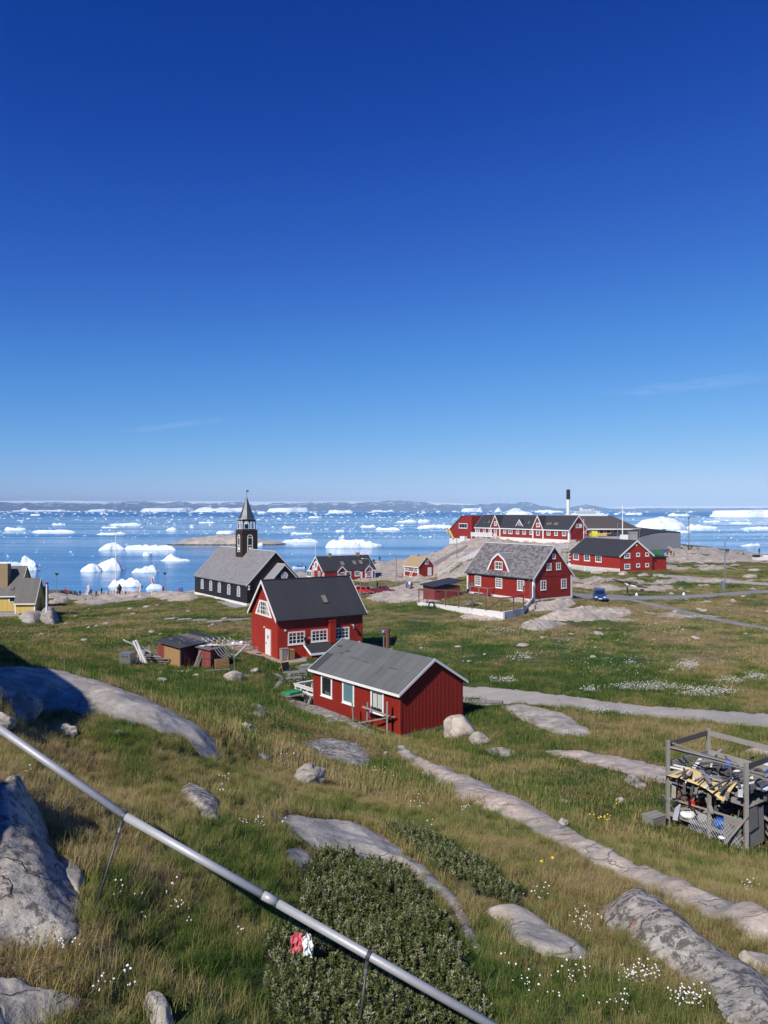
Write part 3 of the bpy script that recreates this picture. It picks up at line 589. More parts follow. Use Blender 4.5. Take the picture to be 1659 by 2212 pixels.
for i, (uu, vv, ww, hh, lab) in enumerate([(1290,1237,34,5,'pinkish rock below the white picket fence'),(1345,1240,26,5,'orange tinged rock beneath the gable of the picket fence house'),(1230,1263,18,4,'small rock by the lane left of the blue car'),
       (1390,1243,30,4,'pale rock ledge left of the gravel lane'),(1425,1258,20,4,'pale broken stones in the heath behind the kayak'),(1470,1207,60,6,'long pale rock ridge behind the picket fence house'),(1545,1212,56,5,'pinkish rock hump near the far shore'),
       (1620,1246,40,4,'flat pale rock beside the lane at the right edge'),(1630,1232,34,3,'low pale rock at the right edge near the tracked machine')]):
    rock('rock_outcrop', lab, [(uu-ww/2,vv),(uu-ww/4,vv-hh*.45),(uu+ww/5,vv-hh*.5),(uu+ww/2,vv-hh*.1),(uu+ww/4,vv+hh*.5),(uu-ww/4,vv+hh*.55)], .5, ['rock_far','rock_orange','rock_far','rock_far','rock_far','rock_far','rock_pink','rock_smooth','rock_far'][i], .6, 350, .05, seed=70+i, ledge=.2)
# ------------------------------------------------------------------ building materials
simple('red_paint', (.265,.022,.014), .6, .10, 1.2, .15, 20, grain=(1,1,.25), worn=((.22,.04,.032), .2, 3.0), rnd=.04)
simple('red_bright', (.34,.026,.014), .55, .12, 1.3, .15, 20, grain=(1,1,.3), rnd=.07, worn=((.22,.028,.02), .25, 2.2))
simple('red_dull', (.22,.045,.045), .75, .18, 1.5, .2, 18, grain=(1,1,.3), worn=((.24,.17,.15), .22, 4.0), rnd=.12)
simple('white_paint', (.80,.79,.77), .5, .05, 1.5, rnd=.02)
simple('white_worn', (.72,.71,.68), .6, .10, 3, .1, 30, rnd=.05, worn=((.45,.43,.40), .18, 5))
simple('tar_black', (.020,.015,.012), .55, .3, 1.0, .2, 14, grain=(.6,.6,3), rnd=.05)
simple('tar_brown', (.050,.028,.018), .6, .3, 1.0, .2, 14, grain=(2,2,.6), rnd=.05)
simple('felt_black', (.034,.035,.040), .75, .15, .7, .15, 40, rnd=.05)
simple('felt_grey', (.115,.12,.118), .85, .16, 1.1, .2, 45, rnd=.10, worn=((.06,.06,.06), .20, 2.2))
simple('felt_patch', (.05,.052,.06), .8, .2, 1.5, .2, 40)
simple('felt_brown', (.085,.072,.062), .85, .15, .4, rnd=.04)
simple('roof_grey_old', (.15,.14,.125), .85, .2, 1.0, .2, 30, rnd=.1)
simple('roof_tan', (.33,.24,.135), .85, .15, 1.5, .3, 25)
for i, c in enumerate([(.15,.14,.145), (.20,.19,.19), (.12,.105,.11), (.235,.215,.205)]): simple('shake_%d' % i, c, .8, .22, 3, .2, 30)
for i, c in enumerate([(.22,.215,.225), (.25,.245,.25), (.205,.195,.20), (.25,.215,.19)]): simple('slate_%d' % i, c, .75, .12, 2, .1, 30)
simple('zinc', (.085,.095,.10), .45, .2, 1.5, .1, 10, metal=.4)
simple('galvanized', (.42,.44,.46), .38, .12, 6, .1, 40, metal=.75)
simple('steel_dark', (.10,.10,.105), .5, .15, 4, metal=.5)
simple('pipe_zinc', (.44,.45,.47), .5, .12, 8, .12, 60, metal=.25)
simple('rust', (.16,.065,.03), .85, .35, 6, .3, 30)
simple('wood_new', (.34,.20,.085), .75, .22, 2.5, .2, 25, grain=(3,3,.6), rnd=.12)
simple('wood_deck', (.36,.29,.235), .8, .15, 2.0, .2, 25, rnd=.10)
simple('wood_grey', (.25,.235,.215), .85, .22, 3, .3, 30, rnd=.16)
simple('wood_dark', (.10,.092,.085), .85, .25, 3, .3, 30, rnd=.12)
simple('wood_brownred', (.15,.075,.065), .8, .2, 2, .2, 25, rnd=.08)
simple('concrete', (.33,.315,.30), .9, .14, 1.2, .3, 25, rnd=.08)
simple('concrete_white', (.70,.68,.64), .8, .10, 1.0, .2, 20, worn=((.55,.28,.10), .16, .9))
simple('yellow_paint', (.62,.45,.13), .6, .05, 1, rnd=.02)
simple('grey_cladding', (.15,.16,.185), .5, .06, .5, rnd=.03)
simple('container_green', (.03,.13,.07), .55, .15, 1)
simple('plastic_red', (.62,.05,.025), .4, .06, 3); simple('plastic_blue', (.02,.09,.42), .4, .1, 3); simple('plastic_green', (.02,.32,.12), .4, .08, 3)
simple('plastic_yellow', (.75,.42,.04), .4, .05, 3); simple('plastic_white', (.78,.78,.77), .4, .05, 3); simple('rubber', (.025,.025,.026), .7, .1, 5)
simple('plastic_black', (.022,.022,.024), .45, .1, 5); simple('canvas_beige', (.62,.47,.22), .6, .10, 1.5, .1, 20, rnd=.02)
simple('cloth_red', (.45,.02,.03), .8, .1, 5); simple('cloth_white', (.8,.8,.8), .8, .05, 5)
simple('curtain', (.45,.47,.44), .9, .3, 9)
m, t, b = newmat('glass'); b.inputs['Base Color'].default_value = (.015,.018,.022,1); b.inputs['Roughness'].default_value = .06; b.inputs['Specular IOR Level'].default_value = .6
m, t, b = newmat('glass_teal'); b.inputs['Base Color'].default_value = (.10,.20,.23,1); b.inputs['Roughness'].default_value = .08; b.inputs['Specular IOR Level'].default_value = .6
m, t, b = newmat('glass_blue'); b.inputs['Base Color'].default_value = (.10,.30,.52,1); b.inputs['Roughness'].default_value = .1
m, t, b = newmat('glass_tan'); b.inputs['Base Color'].default_value = (.22,.19,.15,1); b.inputs['Roughness'].default_value = .15

# ------------------------------------------------------------------ building kit
PANE = {}
class House:
    """local frame: s along the long wall, t along the gable, z up, from the nearest corner; faces 'S' (long wall t=0) and 'T' (gable s=0)"""
    def __init__(h, key, name, label, H, Rg, og, oe, cat='house', spec=None, group=None):
        x, y, z, a, L, W, m = spec or BLD[key]
        h.m = m; h.L = L; h.W = W; h.H = H; h.R = Rg; h.og = og; h.oe = oe; h.sl = Rg/(W/2)
        h.o = empty(name, (x, y, z), R(90-a) if m == 1 else R(a), label, cat, group)
        e = 1.0; NOGRASS.append([bcorner_s((x,y,z,a,L,W,m), s, t)[:2] for s, t in ((-.1,-.1),(L+.1,-.1),(L+.1,W+.1),(-.1,W+.1))])
    def p(h, s, t, z): return (t, s, z) if h.m == 1 else (s, t, z)
    def f(h, face, a, z, o, base=0.0): return h.p(a, base-o, z) if face == 'S' else h.p(base-o, a, z)
    def fbox(h, mb, face, a0, a1, z0, z1, o0, o1, base=0.0, mi=0): return mb.box(h.f(face, a0, z0, o0, base), h.f(face, a1, z1, o1, base), mi)
    def sbox(h, mb, s0, s1, t0, t1, z0, z1, mi=0): return mb.box(h.p(s0,t0,z0), h.p(s1,t1,z1), mi)
    def part(h, name, mb, mat, parent=None, **k): return mb.build(name, MATS[mat] if isinstance(mat, str) else [MATS[q] for q in mat], parent or h.o, **k)
    def walls(h, mat, plinth=None, ph=(-1.2, .0), po=.03):
        L, W, H, Rg = h.L, h.W, h.H, h.R
        z0 = ph[1] if plinth else -1.0
        mb = MB().prism([h.p(0,0,z0), h.p(0,W,z0), h.p(0,W,H), h.p(0,W/2,H+Rg-.02), h.p(0,0,H)], Vector(h.p(L,0,0)))
        w = h.part('wall', mb, mat)
        if plinth: h.part('plinth', h.sbox(MB(), -po, L+po, -po, W+po, ph[0], ph[1]), plinth)
        return w
    def slope(h, t0, t1, s0=None, s1=None, th=.10, up=0.0):
        """roof slab on the near (t<W/2) slope between t0 and t1"""
        s0 = -h.og if s0 is None else s0; s1 = h.L+h.og if s1 is None else s1
        z = lambda t: h.H + (t if t <= h.W/2 else h.W-t)*h.sl + up
        return MB().prism([h.p(s0,t0,z(t0)), h.p(s0,t1,z(t1)), h.p(s0,t1,z(t1)+th), h.p(s0,t0,z(t0)+th)], Vector(h.p(s1-s0,0,0)))
    def roof(h, mat, th=.10, barge='white_paint', bw=.17, fascia='white_paint', fh=.16, ridge='white_paint', far=True):
        W = h.W
        h.part('roof_slope', h.slope(-h.oe, W/2, th=th), mat); h.part('roof_slope', h.slope(W/2, W+h.oe, th=th), mat)
        z = lambda t: h.H + (t if t <= W/2 else W-t)*h.sl
        for s in ((-h.og-.035, -h.og), (h.L+h.og, h.L+h.og+.035)):
            for t0, t1 in ((-h.oe-.02, W/2), (W/2, W+h.oe+.02)):
                mb = MB().prism([h.p(s[0],t0,z(t0)+th+.03), h.p(s[0],t1,z(t1)+th+.03), h.p(s[0],t1,z(t1)+th-bw), h.p(s[0],t0,z(t0)+th-bw)], Vector(h.p(s[1]-s[0],0,0)))
                if barge: h.part('barge_board', mb, barge)
        if fascia:
            zz = z(-h.oe); h.part('fascia_board', h.sbox(MB(), -h.og, h.L+h.og, -h.oe-.03, -h.oe-.003, zz-fh+th, zz+th-.005), fascia)
            h.part('fascia_board', h.sbox(MB(), -h.og, h.L+h.og, W+h.oe+.003, W+h.oe+.03, zz-fh+th, zz+th-.005), fascia)
        if ridge: h.part('ridge_board', h.sbox(MB(), -h.og-.02, h.L+h.og+.02, W/2-.09, W/2+.09, h.H+h.R+th-.02, h.H+h.R+th+.05), ridge)
    def corner_boards(h, mat='white_paint', w=.14, z0=0.0, ends=True):
        for s, t, ds, dt in ((0,0,1,1),(h.L,0,-1,1),(0,h.W,1,-1)):
            mb = MB(); o = .03
            if t == 0: h.sbox(mb, s-ds*o, s+ds*w, -o, -.002, z0, h.H-.03)
            if s == 0: h.sbox(mb, -o, -.002, t-dt*o if t else .0, t+dt*w, z0, h.H+ (0 if t == 0 else 0)-.03)
            h.part('corner_board', mb, mat)
    def window(h, face, a, z0, w, hh, nx=2, ny=3, base=0.0, mat='white_paint', glass='glass', case=.09, split=True, sill=True, parent=None, name='window'):
        """white casing with mullions; every pane is a mesh of its own"""
        a0, a1, z1 = a-w/2, a+w/2, z0+hh; mb = MB(); c = case
        h.fbox(mb, face, a0, a0+c, z0, z1, .0, .05, base); h.fbox(mb, face, a1-c, a1, z0, z1, .0, .05, base)
        h.fbox(mb, face, a0+c, a1-c, z1-c, z1, .0, .05, base); h.fbox(mb, face, a0+c, a1-c, z0, z0+c, .0, .05, base)
        iw = w-2*c; ih = hh-2*c; mt = min(.05, iw*.09); cm = mt*1.9 if split and nx % 2 == 0 else mt
        xs = [a0+c]; 
        pw = (iw - mt*(nx-1) - ((cm-mt) if split and nx % 2 == 0 else 0))/nx; ph = (ih-mt*(ny-1))/ny
        x = a0+c; cols = []
        for i in range(nx):
            cols.append(x); x += pw
            if i < nx-1:
                k = cm if (nx % 2 == 0 and i == nx//2-1) else mt
                h.fbox(mb, face, x, x+k, z0+c, z1-c, .0, .035, base); x += k
        for j in range(1, ny):
            zz = z0+c+j*ph+(j-1)*mt
            for cx in cols: h.fbox(mb, face, cx, cx+pw, zz, zz+mt, .0, .03, base)
        if sill: h.fbox(mb, face, a0-.04, a1+.04, z0-.05, z0-.002, .0, .09, base)
        wo_ = h.part(name, mb, mat, parent)
        key = (round(pw,3), round(ph,3), face, h.m, glass)
        if key not in PANE:
            PANE[key] = h.fbox(MB(), face, -pw/2, pw/2, -ph/2, ph/2, .002, .014).mesh('pane', MATS[glass])
        for cx in cols:
            for j in range(ny):
                link('pane', PANE[key], wo_, h.f(face, cx+pw/2, z0+c+j*(ph+mt)+ph/2, 0, base))
        return wo_
    def boards(h, face, a0, a1, z0, zt, step, mat, base=0.0, name='wall_board', th=.022, gap=.012):
        """vertical cladding boards, one by one; zt(a) gives the top"""
        n = max(1, int(round((a1-a0)/step))); st = (a1-a0)/n
        for i in range(n):
            l, r_ = a0+i*st+gap/2, a0+(i+1)*st-gap/2; o = .002; q = th+random.uniform(-.004,.004)
            pts = [(l,z0),(r_,z0),(r_,zt(r_))]
            mid = (l+r_)/2
            if abs(zt(l)-zt(r_)) < 1e-6 or True: pts.append((l,zt(l)))
            mb = MB().prism([h.f(face, x, z, o, base) for x, z in pts], Vector(h.f(face, 0, 0, q))-Vector(h.f(face, 0, 0, 0)))
            h.part(name, mb, mat)
    def gable_top(h, t): return h.H + (t if t <= h.W/2 else h.W-t)*h.sl
    def shingles(h, mats, course=.3, wid=.42, th=.02, lift=.10, t0=None, t1=None, s0=None, s1=None, name='roof_shingles'):
        rs = random.Random(5); mb = MB(); t0 = -h.oe if t0 is None else t0; t1 = h.W/2 if t1 is None else t1
        s0 = -h.og if s0 is None else s0; s1 = h.L+h.og if s1 is None else s1
        k = math.hypot(1, h.sl); nx, nz = -h.sl/k, 1/k; t = t0
        z = lambda q: h.H + q*h.sl + lift
        while t < t1-.01:
            te = min(t+course/k*1.06, t1); s = s0
            while s < s1-.02:
                e = min(s+wid*rs.uniform(.55,1.4), s1); o1 = th*rs.uniform(.9,1.7); o2 = .004; d = rs.uniform(0,.02)
                A = [(s+.004,t-d,o1),(e-.004,t-d,o1),(e-.004,te,o2),(s+.004,te,o2)]
                vs = [h.p(a, b_+nx*c, z(b_)+nz*c) for a, b_, c in A] + [h.p(a, b_, z(b_)) for a, b_, c in A]
                mb.add(vs, [(0,1,2,3),(0,4,5,1),(1,5,6,2),(3,7,4,0)], rs.choice(range(len(mats)))); s = e
            t += course/k
        return tag(h.part(name, mb, mats, fix=True), kind='stuff')
def bcorner_s(spec, s, t):
    x, y, z, a, L, W, m = spec; a = R(a)
    return (x - m*s*math.cos(a) + m*t*math.sin(a), y + s*math.sin(a) + t*math.cos(a), z)

# ------------------------------------------------------------------ black church with tower
h = House('church', 'church', 'black wooden church with grey shingle roof and pointed bell tower by the sea', 3.68, 5.9, .25, .35, 'church')
h.walls('tar_black', 'concrete_white', (-1.6, .0), .12)
rs = random.Random(2)
mb = MB()
for i in range(24):                                       # lapped boards on both seen walls
    z = .02+i*.15
    mb.prism([h.p(-.01,-.035,z), h.p(-.01,-.004,z+.17), h.p(-.01,-.001,z)], Vector(h.p(h.L+.02,0,0)))
tag(h.part('clapboards', mb, 'tar_black'), kind='stuff')
mb = MB()
for i in range(32):
    t0 = .1+i*(h.W-.2)/32
    mb.prism([h.p(-.002,t0,0), h.p(-.002,t0+.05,0), h.p(-.002,t0+.05,h.gable_top(t0+.05)-.1), h.p(-.002,t0,h.gable_top(t0)-.1)], Vector(h.p(-.03,0,0)))
tag(h.part('gable_battens', mb, 'tar_black'), kind='stuff')
h.corner_boards('tar_black', .3)
h.roof('slate_0', .10, fascia='zinc', fh=.14, bw=.24)
h.shingles(['slate_0','slate_1','slate_2','slate_1','slate_3'], .36, .55, .016)
def arch_window(h, face, a, z0, w, hh, base, panes, glass, lights=True, parent=None, cw=.1):
    """tall window with an arched head"""
    mb = MB(); n = 8; zs = z0+hh-w/2
    def arc(r, k): return [(a+r*math.cos(math.pi*i/n), zs+r*math.sin(math.pi*i/n)) for i in range(n+1)]
    o, i_ = arc(w/2, 0), arc(w/2-cw, 0)
    for q in range(n):
        mb.prism([h.f(face, x, z, .0, base) for x, z in (o[q], o[q+1], i_[q+1], i_[q])], Vector(h.f(face,0,0,.07))-Vector(h.f(face,0,0,0)))
    h.fbox(mb, face, a-w/2, a-w/2+cw, z0, zs, 0, .07, base); h.fbox(mb, face, a+w/2-cw, a+w/2, z0, zs, 0, .07, base)
    h.fbox(mb, face, a-w/2-.03, a+w/2+.03, z0-.08, z0, 0, .1, base)
    nx, ny = panes
    iw = w-2*cw
    for i in range(1, nx): h.fbox(mb, face, a-iw/2+i*iw/nx-.025, a-iw/2+i*iw/nx+.025, z0, zs+w*.35, 0, .05, base)
    for j in range(1, ny+1): h.fbox(mb, face, a-iw/2, a+iw/2, z0+j*(zs-z0)/ny-.03, z0+j*(zs-z0)/ny+.03, 0, .045, base)
    wn_ = h.part('window', mb, 'white_paint', parent)
    if lights:
        me = h.fbox(MB(), face, -iw/nx/2+.02, iw/nx/2-.02, -(zs-z0)/ny/2+.03, (zs-z0)/ny/2-.03, .003, .02).mesh('pane', MATS[glass])
        for i in range(nx):
            for j in range(ny): link('pane', me, wn_, h.f(face, a-iw/2+(i+.5)*iw/nx, z0+(j+.5)*(zs-z0)/ny, 0, base))
        n2 = arc(w/2-cw, 0); h.part('pane', MB().prism([h.f(face, x, z, .003, base) for x, z in n2], Vector(h.f(face,0,0,.015))-Vector(h.f(face,0,0,0))), glass, wn_)
    return wn_
for a, g in ((21.7,'glass_tan'),(17.15,'glass_tan'),(12.8,'glass_blue'),(8.2,'glass_tan'),(3.7,'glass_blue')):
    arch_window(h, 'S', a, 1.07, 1.35, 2.05, 0, (2,5), g, cw=.17)
# tower
S0, S1, T0, T1 = 11.05, 14.25, 4.2, 7.6
tw = h.part('tower', h.sbox(MB(), S0, S1, T0, T1, 6.0, 13.45), 'tar_brown')
mb = MB()
for i in range(11):
    q = T0+.12+i*(T1-T0-.24)/10; h.fbox(mb, 'T', q-.02, q+.02, 6.2, 13.4, .002, .03, S0)
    q = S0+.12+i*(S1-S0-.24)/10; h.fbox(mb, 'S', q-.02, q+.02, 7.0, 13.4, .002, .03, T0)
h.part('batten_boards', mb, 'tar_brown', tw)
for face, a, base in (('T', (T0+T1)/2, S0), ('S', (S0+S1)/2, T0)):
    ww = 1.25 if face == 'T' else 1.15
    w_ = arch_window(h, face, a, 9.15, ww, 3.5, base, (1,1), 'glass', False, tw, .16)
    h.part('louvre', h.fbox(MB(), face, a-ww/2+.16, a+ww/2-.16, 10.35, 10.5, .0, .05, base), 'white_paint', w_)
    h.part('louvre', h.fbox(MB(), face, a-ww/2+.16, a+ww/2-.16, 11.9, 12.02, .0, .05, base), 'white_paint', w_)
    h.part('pane', h.fbox(MB(), face, a-ww/2+.16, a+ww/2-.2, 10.52, 11.88, .002, .02, base), 'glass', w_)
    h.part('clock_plate', h.fbox(MB(), face, a-.3, a+.3, 9.45, 10.05, .0, .05, base), 'white_paint', w_)
B0, B1, C0, C1 = S0+.28, S1-.28, T0+.28, T1-.28
bf = MB(); zt = 15.75
for s in (B0, B1-.2):
    for t in (C0, C1-.2): h.sbox(bf, s, s+.2, t, t+.2, 13.45, zt)
h.sbox(bf, B0, B1, C0, C1, 13.45, 13.75); h.sbox(bf, B0, B1, C0, C1, 15.35, zt)
for t in ((C0+C1)/2,): h.sbox(bf, B0, B0+.12, t-.09, t+.09, 13.75, 15.4); h.sbox(bf, B1-.12, B1, t-.09, t+.09, 13.75, 15.4)
for s in ((B0+B1)/2,): h.sbox(bf, s-.09, s+.09, C0, C0+.12, 13.75, 15.4); h.sbox(bf, s-.09, s+.09, C1-.12, C1, 13.75, 15.4)
bo = h.part('belfry', bf, 'tar_brown', tw)
h.part('belfry_sill', h.sbox(MB(), S0-.05, S1+.05, T0-.05, T1+.05, 13.45, 13.56), 'zinc', tw)
h.part('bell_frame', h.sbox(MB(), B0+1.0, B1-1.0, C0+1.0, C1-1.0, 13.6, 14.7), 'steel_dark', tw)
for face, lo, hi, base in (('T', C0, C1, B0), ('S', B0, B1, C0)):
    for k in (.27, .73): arch_window(h, face, lo+(hi-lo)*k, 13.85, (hi-lo)*.40, 1.55, base, (1,1), 'glass', False, tw, .13)
h.part('cornice', h.sbox(MB(), B0-.18, B1+.18, C0-.18, C1+.18, zt, zt+.12), 'white_paint', tw)
sm, tm = (S0+S1)/2, (T0+T1)/2; mb = MB(); rw = 1.72
prof = [(rw,0,zt+.12),(1.35,0,zt+.75),(.95,0,zt+1.9),(.5,0,zt+3.3),(.04,0,zt+4.75)]; ring = []
for r_, _, z in prof: ring.append([h.p(sm+r_*math.cos(R(22.5+45*k))*1.03, tm+r_*math.sin(R(22.5+45*k))*1.03, z) for k in range(8)])
vs = [p for q in ring for p in q]; mb.add(vs, [(i*8+k, i*8+(k+1) % 8, (i+1)*8+(k+1) % 8, (i+1)*8+k) for i in range(4) for k in range(8)] + [tuple(range(8)), tuple(range(32,40))])
h.part('spire', mb, 'zinc', tw)
h.part('weather_vane', MB().tube([h.p(sm,tm,zt+4.7), h.p(sm,tm,zt+6.1)], .04, 6).box(h.p(sm-.02,tm+.02,zt+5.65), h.p(sm+.02,tm+.45,zt+6.0)), 'steel_dark', tw)
# porch annex in front of the gable
ax0, t0, t1 = -3.0, 2.4, 10.2; tm = (t0+t1)/2; az, ar = 3.3, 3.95
an = h.part('annex_wall', MB().prism([h.p(ax0,t0,0), h.p(ax0,t1,0), h.p(ax0,t1,az), h.p(ax0,tm,az+ar), h.p(ax0,t0,az)], Vector(h.p(-ax0-.01,0,0))), 'tar_black')
for q0, q1, zz in ((t0-.3, tm, 1), (tm, t1+.3, -1)):
    z = lambda q: az + (q-t0 if q <= tm else t1-q)*ar/(tm-t0)
    h.part('annex_roof', MB().prism([h.p(ax0-.25,q0,z(q0)), h.p(ax0-.25,q1,z(q1)), h.p(ax0-.25,q1,z(q1)+.1), h.p(ax0-.25,q0,z(q0)+.1)], Vector(h.p(-ax0+.24,0,0))), 'slate_1')
    h.part('barge_board', MB().prism([h.p(ax0-.3,q0,z(q0)-.12), h.p(ax0-.3,q1,z(q1)-.12), h.p(ax0-.3,q1,z(q1)+.13), h.p(ax0-.3,q0,z(q0)+.13)], Vector(h.p(.045,0,0))), 'white_paint')
h.part('ridge_board', h.sbox(MB(), ax0-.3, -.3, tm-.1, tm+.1, az+ar+.09, az+ar+.16), 'white_paint')
mb = MB(); n = 16; ra, rb = .72, .5
for k in range(n):
    q = [(tm+r_*math.cos(2*math.pi*j/n), 5.15+r_*math.sin(2*math.pi*j/n)) for r_, j in ((ra,k),(ra,k+1),(rb,k+1),(rb,k))]
    mb.prism([h.f('T', x, z, 0, ax0) for x, z in q], Vector(h.f('T',0,0,.07))-Vector(h.f('T',0,0,0)))
for k in range(4):
    c, s_ = math.cos(R(45*k)), math.sin(R(45*k)); d = .84 if k % 2 == 0 else .5
    mb.beam(h.f('T', tm-d*c, 5.15-d*s_, .03, ax0), h.f('T', tm+d*c, 5.15+d*s_, .03, ax0), .08, .06, h.f('T',0,0,1))
rw_ = h.part('rose_window', mb, 'white_paint'); 
h.part('pane', MB().prism([h.f('T', tm+.5*math.cos(2*math.pi*j/n), 5.15+.5*math.sin(2*math.pi*j/n), .002, ax0) for j in range(n)], Vector(h.f('T',0,0,.015))-Vector(h.f('T',0,0,0))), 'glass_tan', rw_)
for z in (3.05, 2.55): h.part('wall_lamp', h.fbox(MB(), 'T', .15, .45, z, z+.35, .03, .3), 'white_paint')
for i in range(7):                                     # concrete slabs along the plinth
    a0 = 1.0+i*2.2; h.part('paving_slab', h.sbox(MB(), a0-2.0, a0+.15, -2.0-.5*(i < 3), -.35, -.62, -.42), 'concrete')

# ------------------------------------------------------------------ red house with black roof (centre)
h = House('A', 'red_house', 'bright red wooden house with steep black roof and wooden deck in the centre', 3.56, 2.89, .30, .28)
h.walls('red_bright', 'concrete', (-.9, .0), .01)
h.boards('S', .05, h.L-.05, 1.95, lambda a: h.H-.02, .60, 'red_bright'); 
for a0, a1 in ((.05,.92),(2.55,3.14),(4.78,5.44),(6.97,h.L-.05)): h.boards('S', a0, a1, .02, lambda a: 1.94, .62, 'red_bright')
for a0, a1 in ((.92,2.55),(3.14,4.78),(5.44,6.97)): h.boards('S', a0, a1, .02, lambda a: 1.12, .8, 'red_bright')
h.boards('T', .05, 1.45, .02, lambda a: 2.9, .55, 'red_bright'); h.boards('T', 2.62, h.W-.05, .02, lambda a: 2.9, .58, 'red_bright')
h.boards('T', 1.45, 2.62, 2.32, lambda a: 2.9, .6, 'red_bright')
h.boards('T', .10, h.W/2, 2.915, lambda a: h.gable_top(a)-.10, .58, 'red_bright'); h.boards('T', h.W/2, h.W-.10, 2.915, lambda a: h.gable_top(a)-.10, .58, 'red_bright')
h.roof('felt_black', .12, bw=.26, fascia='zinc', fh=.16, ridge='felt_black')
for i in range(11): h.part('roof_felt_strip', h.slope(-h.oe+.02, h.W/2-.1, -h.og+i*(h.L+2*h.og)/11+.01, -h.og+(i+1)*(h.L+2*h.og)/11-.01, .012+.003*(i % 2), .121), 'felt_black')
h.part('gutter', MB().tube([h.p(-.28,-h.oe-.09,h.H-h.sl*h.oe+.06), h.p(h.L+.28,-h.oe-.09,h.H-h.sl*h.oe+.06)], .055, 8), 'zinc')
for a, z0, w, hh in ((1.735,1.12,1.63,1.14),(3.96,1.17,1.64,1.08),(6.2,1.18,1.53,1.08)): h.window('S', a, z0, w, hh, 4, 3, case=.13, mat='white_paint')
# trapezoid gable window
bz, tz = 3.36, 4.72; pl = [(1.25,bz),(5.1,bz),(4.05,tz),(2.3,tz)]
mb = MB(); dv = Vector(h.f('T',0,0,.06))-Vector(h.f('T',0,0,0)); ctr = (3.15, 3.95)
inn = [(1.75,bz+.15),(4.62,bz+.15),(3.92,tz-.14),(2.42,tz-.14)]
for i in range(4): mb.prism([h.f('T', x, z, .02) for x, z in (pl[i], pl[(i+1) % 4], inn[(i+1) % 4], inn[i])], dv)
h.fbox(mb, 'T', 2.42, 2.56, bz+.15, tz-.14, .02, .08); h.fbox(mb, 'T', 3.78, 3.92, bz+.15, tz-.14, .02, .08)
for z in (3.85, 4.2): h.fbox(mb, 'T', 2.56, 3.78, z, z+.05, .02, .055)
for x in (2.95, 3.35): h.fbox(mb, 'T', x, x+.05, bz+.15, tz-.14, .02, .055)
for x in (2.18, 4.12): h.fbox(mb, 'T', x-.03, x+.03, bz+.15, 4.15 if x < 3 else 4.12, .02, .055)
for x0, x1 in ((2.0,2.42),(3.92,4.4)): h.fbox(mb, 'T', x0, x1, 3.82, 3.87, .02, .055)
gw = h.part('gable_window', mb, 'white_paint')
for q in ([(1.75,bz+.15),(2.42,bz+.15),(2.42,tz-.14)], [(3.92,bz+.15),(4.62,bz+.15),(3.92,tz-.14)]): h.part('pane', MB().prism([h.f('T', x, z, .005) for x, z in q], dv*.5), 'glass_tan', gw)
for x0, x1 in ((2.57,2.94),(3.01,3.34),(3.41,3.77)):
    for z0, z1 in ((3.52,3.84),(3.91,4.19),(4.26,4.57)): h.part('pane', h.fbox(MB(), 'T', x0, x1, z0, z1, .005, .03), 'glass', gw)
dr = h.part('door', h.fbox(MB(), 'T', 1.55, 2.5, .06, 2.2, .02, .07), 'white_paint')
h.part('door_frame', h.fbox(h.fbox(h.fbox(MB(), 'T', 1.45, 1.56, .04, 2.31, .02, .1), 'T', 2.49, 2.6, .04, 2.31, .02, .1), 'T', 1.56, 2.49, 2.19, 2.31, .02, .1), 'white_paint', dr)
c_ = 2.03; h.part('door_light', MB().prism([h.f('T', c_+x, 1.62+z, .065) for x, z in ((-.13,0),(0,-.24),(.13,0),(0,.24))], dv*.3), 'glass', dr)
h.part('handle', h.fbox(MB(), 'T', 2.36, 2.44, 1.0, 1.12, .07, .12), 'steel_dark', dr)
h.part('door_step', h.fbox(MB(), 'T', 1.35, 2.85, -.22, -.02, .03, .5), 'wood_new')
h.part('flue_casing', h.fbox(h.fbox(MB(), 'S', 4.83, 5.41, 1.02, 3.0, .03, .42), 'S', 4.70, 5.41, 2.92, 3.04, .03, .46), 'red_bright')
# lean-to cellar entrance
s0, s1, o1 = 2.55, 5.6, 1.35
h.part('lean_to_wall', MB().prism([h.f('S', s0+.12, -.95, .002), h.f('S', s0+.12, -.95, o1-.15), h.f('S', s0+.12, .48, o1-.15), h.f('S', s0+.12, .98, .002)], Vector(h.p(s1-s0-.24,0,0))), 'red_bright')
h.part('lean_to_roof', MB().prism([h.f('S', s0-.12, 1.0, .02), h.f('S', s0-.12, .42, o1+.1), h.f('S', s0-.12, .5, o1+.1), h.f('S', s0-.12, 1.08, .02)], Vector(h.p(s1-s0+.2,0,0))), 'felt_black')
h.part('lean_to_trim', MB().prism([h.f('S', s0-.16, .92, .03), h.f('S', s0-.16, .32, o1+.1), h.f('S', s0-.16, .53, o1+.1), h.f('S', s0-.16, 1.11, .03)], Vector(h.p(.04,0,0))), 'white_paint')
h.part('lean_to_trim', h.fbox(MB(), 'S', s0-.12, s1+.08, .30, .49, o1+.102, o1+.14), 'white_paint')
h.part('vent_pipe', MB().tube([h.f('S',7.2,2.42,.02), h.f('S',7.2,2.42,.30), h.f('S',7.22,2.36,.36), h.f('S',7.22,2.15,.37)], .085, 10), 'galvanized')
for a, z in ((.66,2.43),(7.97,.78)): h.part('wall_lamp', h.fbox(MB(), 'S', a-.06, a+.06, z-.07, z+.07, .02, .14), 'white_paint')
h.part('wall_lamp', h.fbox(MB(), 'T', 2.8, 2.92, 2.32, 2.46, .02, .14), 'white_paint')
